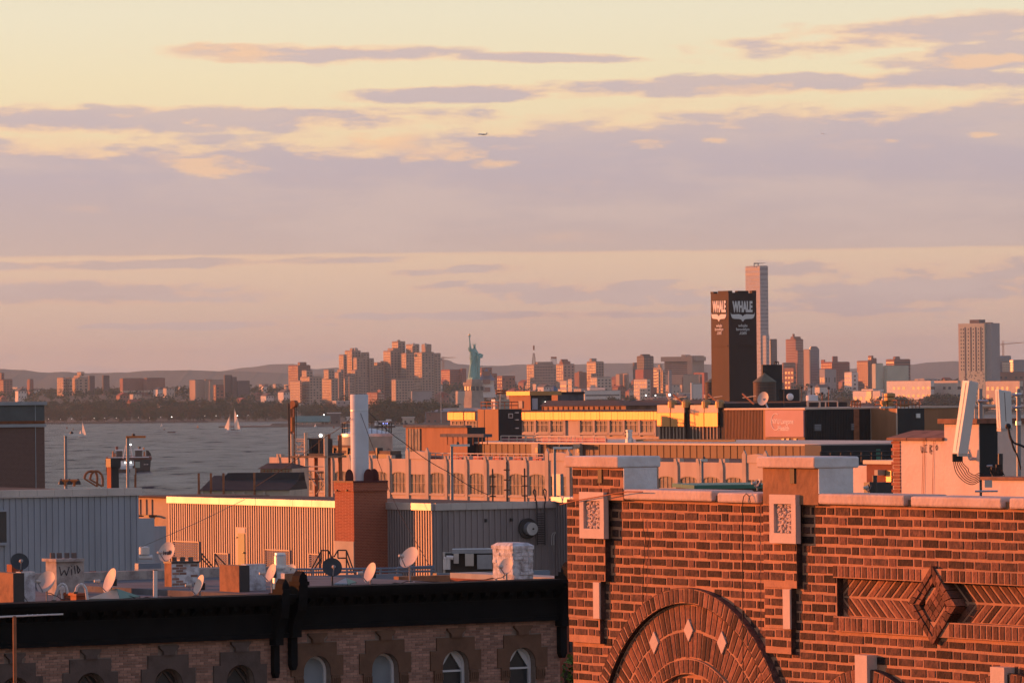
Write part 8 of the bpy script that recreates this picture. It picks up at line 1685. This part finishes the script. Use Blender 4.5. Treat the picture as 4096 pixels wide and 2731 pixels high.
# red shed with yellow door below
YD = 140; t2 = bthing('red_hut','small red roof hut with a glowing yellow door and wall lamp','hut',YD,'C4',1000,810,gz(YD)); p4 = SW(Z('C4',1050,0)[0],YD); a = p4.h('C4',905,815); b = p4.h('C4',1250,815); hexbox(p4,t2,'wall','wall_brick_red',a[0],b[0],gz(YD),a[1],-3,0); hexbox(p4,t2,'roof_edge','rail_paint',a[0]-.05,b[0],a[1]+.001,a[1]+.1,-3,.08); m = MB(); p4.pb(m,'C4',1098,875,1146,985,.0,.05); mk(m,'door','yellow_pane',t2); m = MB(); p4.pb(m,'C4',1050,868,1082,918,.02,.25); l_ = mk(m,'wall_lamp','frame_cream',t2)
p5 = Pl((p4.w(a[0],0).x,p4.w(a[0],0).y),SWA); hexbox(p4,t2,'side_strip','plaster_pink',a[0]-1.0,a[0]-.002,gz(YD),a[1]-.05,-2,-.05)
t2 = bthing('roof_box','dark low box with a thin black chimney beside the red hut','box',138,'C4',1050,985,gz(138)); gblock(t2,138,'C4',905,940,1160,985,gz(138),'steel_dark','steel_dark','box'); m = MB(); m.tube(zat('C4',980,1085,137),zat('C4',980,920,137),.06,.06,8); mk(m,'pipe','steel_dark',t2); m = MB(); m.tube(zat('C4',950,1085,137),zat('C4',950,980,137),.07,.07,8); mk(m,'pipe','steel_dark',t2)
for i,(x,y,w_,hh) in enumerate(((925,1030,75,75),(-810+0,985,0,0))):
    if w_: D('small grey dish pointing left at the foot of the second pier','C4',x,y,w_,hh,137,zat('C4',x,1090,137).z,'arm_grey',Vector((-.8,-.5,.3)).normalized())
D('small grey dish seen from behind between the two piers','C3',2255,990,60,85,150,zat('C3',2255,1060,150).z,'arm_grey',Vector((-.75,-.55,.35)).normalized())
t2 = bthing('green_awning','low dark green roof edge between the two piers','roof',170,'C3',1880,1010,gz(170)); p6 = SE(Z('C3',1880,0)[0],170,radians(8)); a = p6.h('C3',1668,1010); b = p6.h('C3',2420,1010); hexbox(p6,t2,'edge','skylight_green',a[0],b[0],a[1]-.12,a[1],-4,.1); hexbox(p6,t2,'wall','tank_wood',a[0]+.1,b[0]-.1,gz(170),a[1]-.121,-3.9,0)
rt = thing('far_fence','thin dark roof fence with barbed rail left of the plaster wall','fence',zat('C4',800,800,330)); pf2 = SE(Z('C4',800,0)[0],330,radians(4)); railing(rt,pf2,'C4',480,1140,705,800,7,'steel_dark',0,.05,(1.0,.6))
t2 = bthing('dark_roof_block','dark low roof block with a small green panel below the sign building','building',420,'C4',800,660,gz(420)); p7 = SE(Z('C4',800,0)[0],420,radians(6)); a = p7.h('C4',488,745); b = p7.h('C4',1300,720); hexbox(p7,t2,'wall','wall_black_shade',a[0],b[0],gz(420),p7.h('C4',900,640)[1],-8,0); m = MB(); p7.pb(m,'C4',992,678,1032,800,.0,.1); mk(m,'panel','skylight_green',t2)
# panel antennas on poles
def antenna(label, Y, tl, tm, tr, bl, bm, br, dep, tilt=0.0):
    z4 = lambda p, y=Y: zat('C4',p[0],p[1],y); t = thing('panel_antenna',label,'antenna',z4(bm)); m = MB()
    A, B = z4(tm), z4(bm); L0, L1 = z4(tl,Y+dep), z4(bl,Y+dep); R0, R1 = z4(tr,Y+dep*.6), z4(br,Y+dep*.6); K0 = L0+(R0-A); K1 = L1+(R1-B)
    m.loft([[L1,B,R1,K1],[L0,A,R0,K0]]); o = mk(m,'radome','antenna_white',t); bv = o.modifiers.new('soft','BEVEL'); bv.width = .012; bv.segments = 2
    m = MB(); m.loft([[q for q in (L1.lerp(B,.02),B,R1.lerp(B,.02),K1)],[q-Vector((0,0,.05)) for q in (L1,B,R1,K1)]]); mk(m,'end_cap','hvac_beige',t)
    sd = B.lerp(A,.02); m = MB(); m.tube(B.lerp(A,.03).lerp(L1.lerp(L0,.03),.45)-Vector((0,.012,0)),B.lerp(A,.97).lerp(L1.lerp(L0,.97),.45)-Vector((0,.012,0)),.006,.006,4); mk(m,'seam','hvac_beige',t); return t, B, R0, R1
YN = 109
t2,B,R0,R1 = antenna('large white panel antenna tilted to the right in front of the plaster wall',YN,(1787,46),(1850,50),(1935,70),(1692,716),(1747,722),(1836,724),.28)
for i in range(6): p0 = zat('C4',1705+i*14,722,YN+.1); m = MB(); m.tube(p0,p0-Vector((0,0,.16)),.03,.03,8); mk(m,'connector','cable',t2)
def loop(label, pts, Y, r=.016): o = MB(); P0 = [zat('C4',x,y,Y) for x,y in pts]; out = []; n = len(P0)
def spline(pts, n=5):
    out = []; P0 = [pts[0]]+pts+[pts[-1]]
    for i in range(1,len(P0)-2):
        a,b,c,d = P0[i-1:i+3]
        for k in range(n): f = k/n; out.append(.5*((2*b)+(c-a)*f+(2*a-5*b+4*c-d)*f*f+(3*b-a-3*c+d)*f*f*f))
    out.append(pts[-1]); return out
cb = thing('antenna_cables','bundle of black cables looping from the large antenna','cables',zat('C4',1850,1000,YN))
for i in range(6):
    x0 = 1706+i*14; pts = [(x0,775),(x0+4+i*3,835-i*4),(x0+28+i*7,905-i*9),(1800+i*9,975-i*17),(1875+i*4,1003-i*17),(1940,975-i*15),(2000,935-i*5),(2080,912-i*3),(2140,890)]; m = MB(); m.path(spline([zat('C4',x,y,YN+.1+i*.02) for x,y in pts]),.0085,6); mk(m,'cable','cable',cb)
def pole(label, x, y0, y1, Y, r): t = thing('antenna_pole',label,'pole',Vector((*zat('C4',x,y1,Y).xy,zat('C4',x,y1,Y).z-1.5))); m = MB(); m.tube(WLOC[t.name],zat('C4',x,y0,Y),r,r,14); mk(m,'tube','pole_grey',t); return t
k = 111/F/2.296
t2 = pole('thick grey pole right of the large white antenna',1950,125,1095,111,19*k)
for y in (240,565,780): m = MB(); m.tube(zat('C4',1950,y,111)-Vector((0,0,.03)),zat('C4',1950,y,111)+Vector((0,0,.03)),24*k,24*k,12); mk(m,'clamp','steel_dark',t2)
for pts in (((1950,770),(1850,775),(1835,720)),((1950,765),(1870,760),(1845,680)),((1925,235),(2020,238)),((1950,835),(2060,832))): m = MB(); m.path([zat('C4',x,y,110.6) for x,y in pts],.025,6); mk(m,'bracket','galv',t2)
t2 = pole('thick grey pole at the right edge carrying the second antenna',2300,125,1095,106,20*k)
for y in (180,300,440,1060): m = MB(); m.tube(zat('C4',2300,y,106)-Vector((0,0,.04)),zat('C4',2300,y,106)+Vector((0,0,.04)),26*k,26*k,12); mk(m,'clamp','galv',t2)
for y in (185,300): m = MB(); m.tube(zat('C4',2240,y,105.8),zat('C4',2330,y-5,105.8),.03,.03,6); mk(m,'bracket','galv',t2)
t2,B,R0,R1 = antenna('upright white panel antenna on the right edge pole',105.5,(2083,133),(2118,130),(2235,150),(2100,490),(2140,495),(2245,480),.2)
m = MB(); a = zat('C4',2172,160,105.3); b = zat('C4',2186,425,105.3); m.tube(a,b,.008,.008,4); mk(m,'slot','cable',t2); m = MB(); m.ball(zat('C4',2205,470,105.3),.06,8); mk(m,'connector','cable',t2)
cb = thing('antenna_cables','black cables hanging from the upright antenna at the right edge','cables',zat('C4',2300,800,105.2))
for i in range(3): m = MB(); m.path(spline([zat('C4',x,y,105.2+i*.05) for x,y in ((2205,475),(2225,560+i*10),(2260,620),(2330+i*5,650),(2420,700))]),.018,6); mk(m,'cable','cable',cb)
for i in range(2): m = MB(); m.path(spline([zat('C4',x,y,105.2+i*.05) for x,y in ((2215,500),(2230,580),(2255,660+i*15),(2290,740),(2320,850+i*20))]),.014,6); mk(m,'cable','cable',cb)
rr_ = thing('cross_rail','orange lit crossbar between the two antenna poles','rail',zat('C4',2100,290,112)); m = MB(); m.tube(zat('C4',1890,288,112),zat('C4',2351,285,112),.04,.04,8); mk(m,'bar','rail_paint',rr_)
for x in (1905,1972): m = MB(); m.tube(zat('C4',x,290,112),zat('C4',x,420,112),.025,.025,6); mk(m,'strut','rail_paint',rr_)
cb = thing('junction_gear','dark heap of brackets and cable at the pole foot','equipment',zat('C4',2080,940,108)); m = MB(); 
for x0,y0,x1,y1 in ((2050,845,2085,905),(2095,820,2150,880),(2060,905,2150,935)): a = zat('C4',x0,y0,108); b = zat('C4',x1,y1,108); m.box(a.x,b.x,107.9,108.15,b.z,a.z)
for k in range(7): m.path(spline([zat('C4',2040+k*14,860+k*6,107.8),zat('C4',2060+k*12,910+(k%3)*14,107.8),zat('C4',2100+k*8,940-(k%2)*40,107.8),zat('C4',2150+k*4,870+k*8,107.8)]),.012,5)
mk(m,'housing','cable',cb); m = MB(); m.tube(zat('C4',2135,960,108),zat('C4',2135,720,108),.05,.05,8); mk(m,'post','steel_dark',cb)
bx_ = thing('meter_box','small beige box on the low plaster wall','box',zat('C4',2020,1030,103.5)); a = zat('C4',1985,965,103.5); b = zat('C4',2055,1030,103.5); m = MB(); m.box(a.x,b.x,103.4,103.6,b.z,a.z); mk(m,'body','hvac_beige',bx_); m = MB(); m.tube(zat('C4',1900,1066,103.3),zat('C4',2110,1064,103.3),.02,.02,6); mk(m,'conduit','galv',bx_)
# ------------------------------------------------------------------ haze: even, pale air over the whole scene, top just above the highest building
m = MB(); m.box(-15000,15000,-600,41000,-5.5,345)
hz = bpy.data.materials.new('haze_air'); hz.use_nodes = True; t = hz.node_tree; t.nodes.clear()
pv = t.nodes.new('ShaderNodeVolumePrincipled'); pv.inputs['Color'].default_value = (0.57,0.83,1.0,1); pv.inputs['Density'].default_value = 2.5e-5; pv.inputs['Anisotropy'].default_value = 0.3
pv.inputs['Density Attribute'].default_value = ''; hz.cycles.homogeneous_volume = True
om = t.nodes.new('ShaderNodeOutputMaterial'); t.links.new(pv.outputs[0], om.inputs['Volume'])
tag(mk(m,'haze',hz), 'thin pale evening haze over harbour and city', 'haze', kind='stuff')
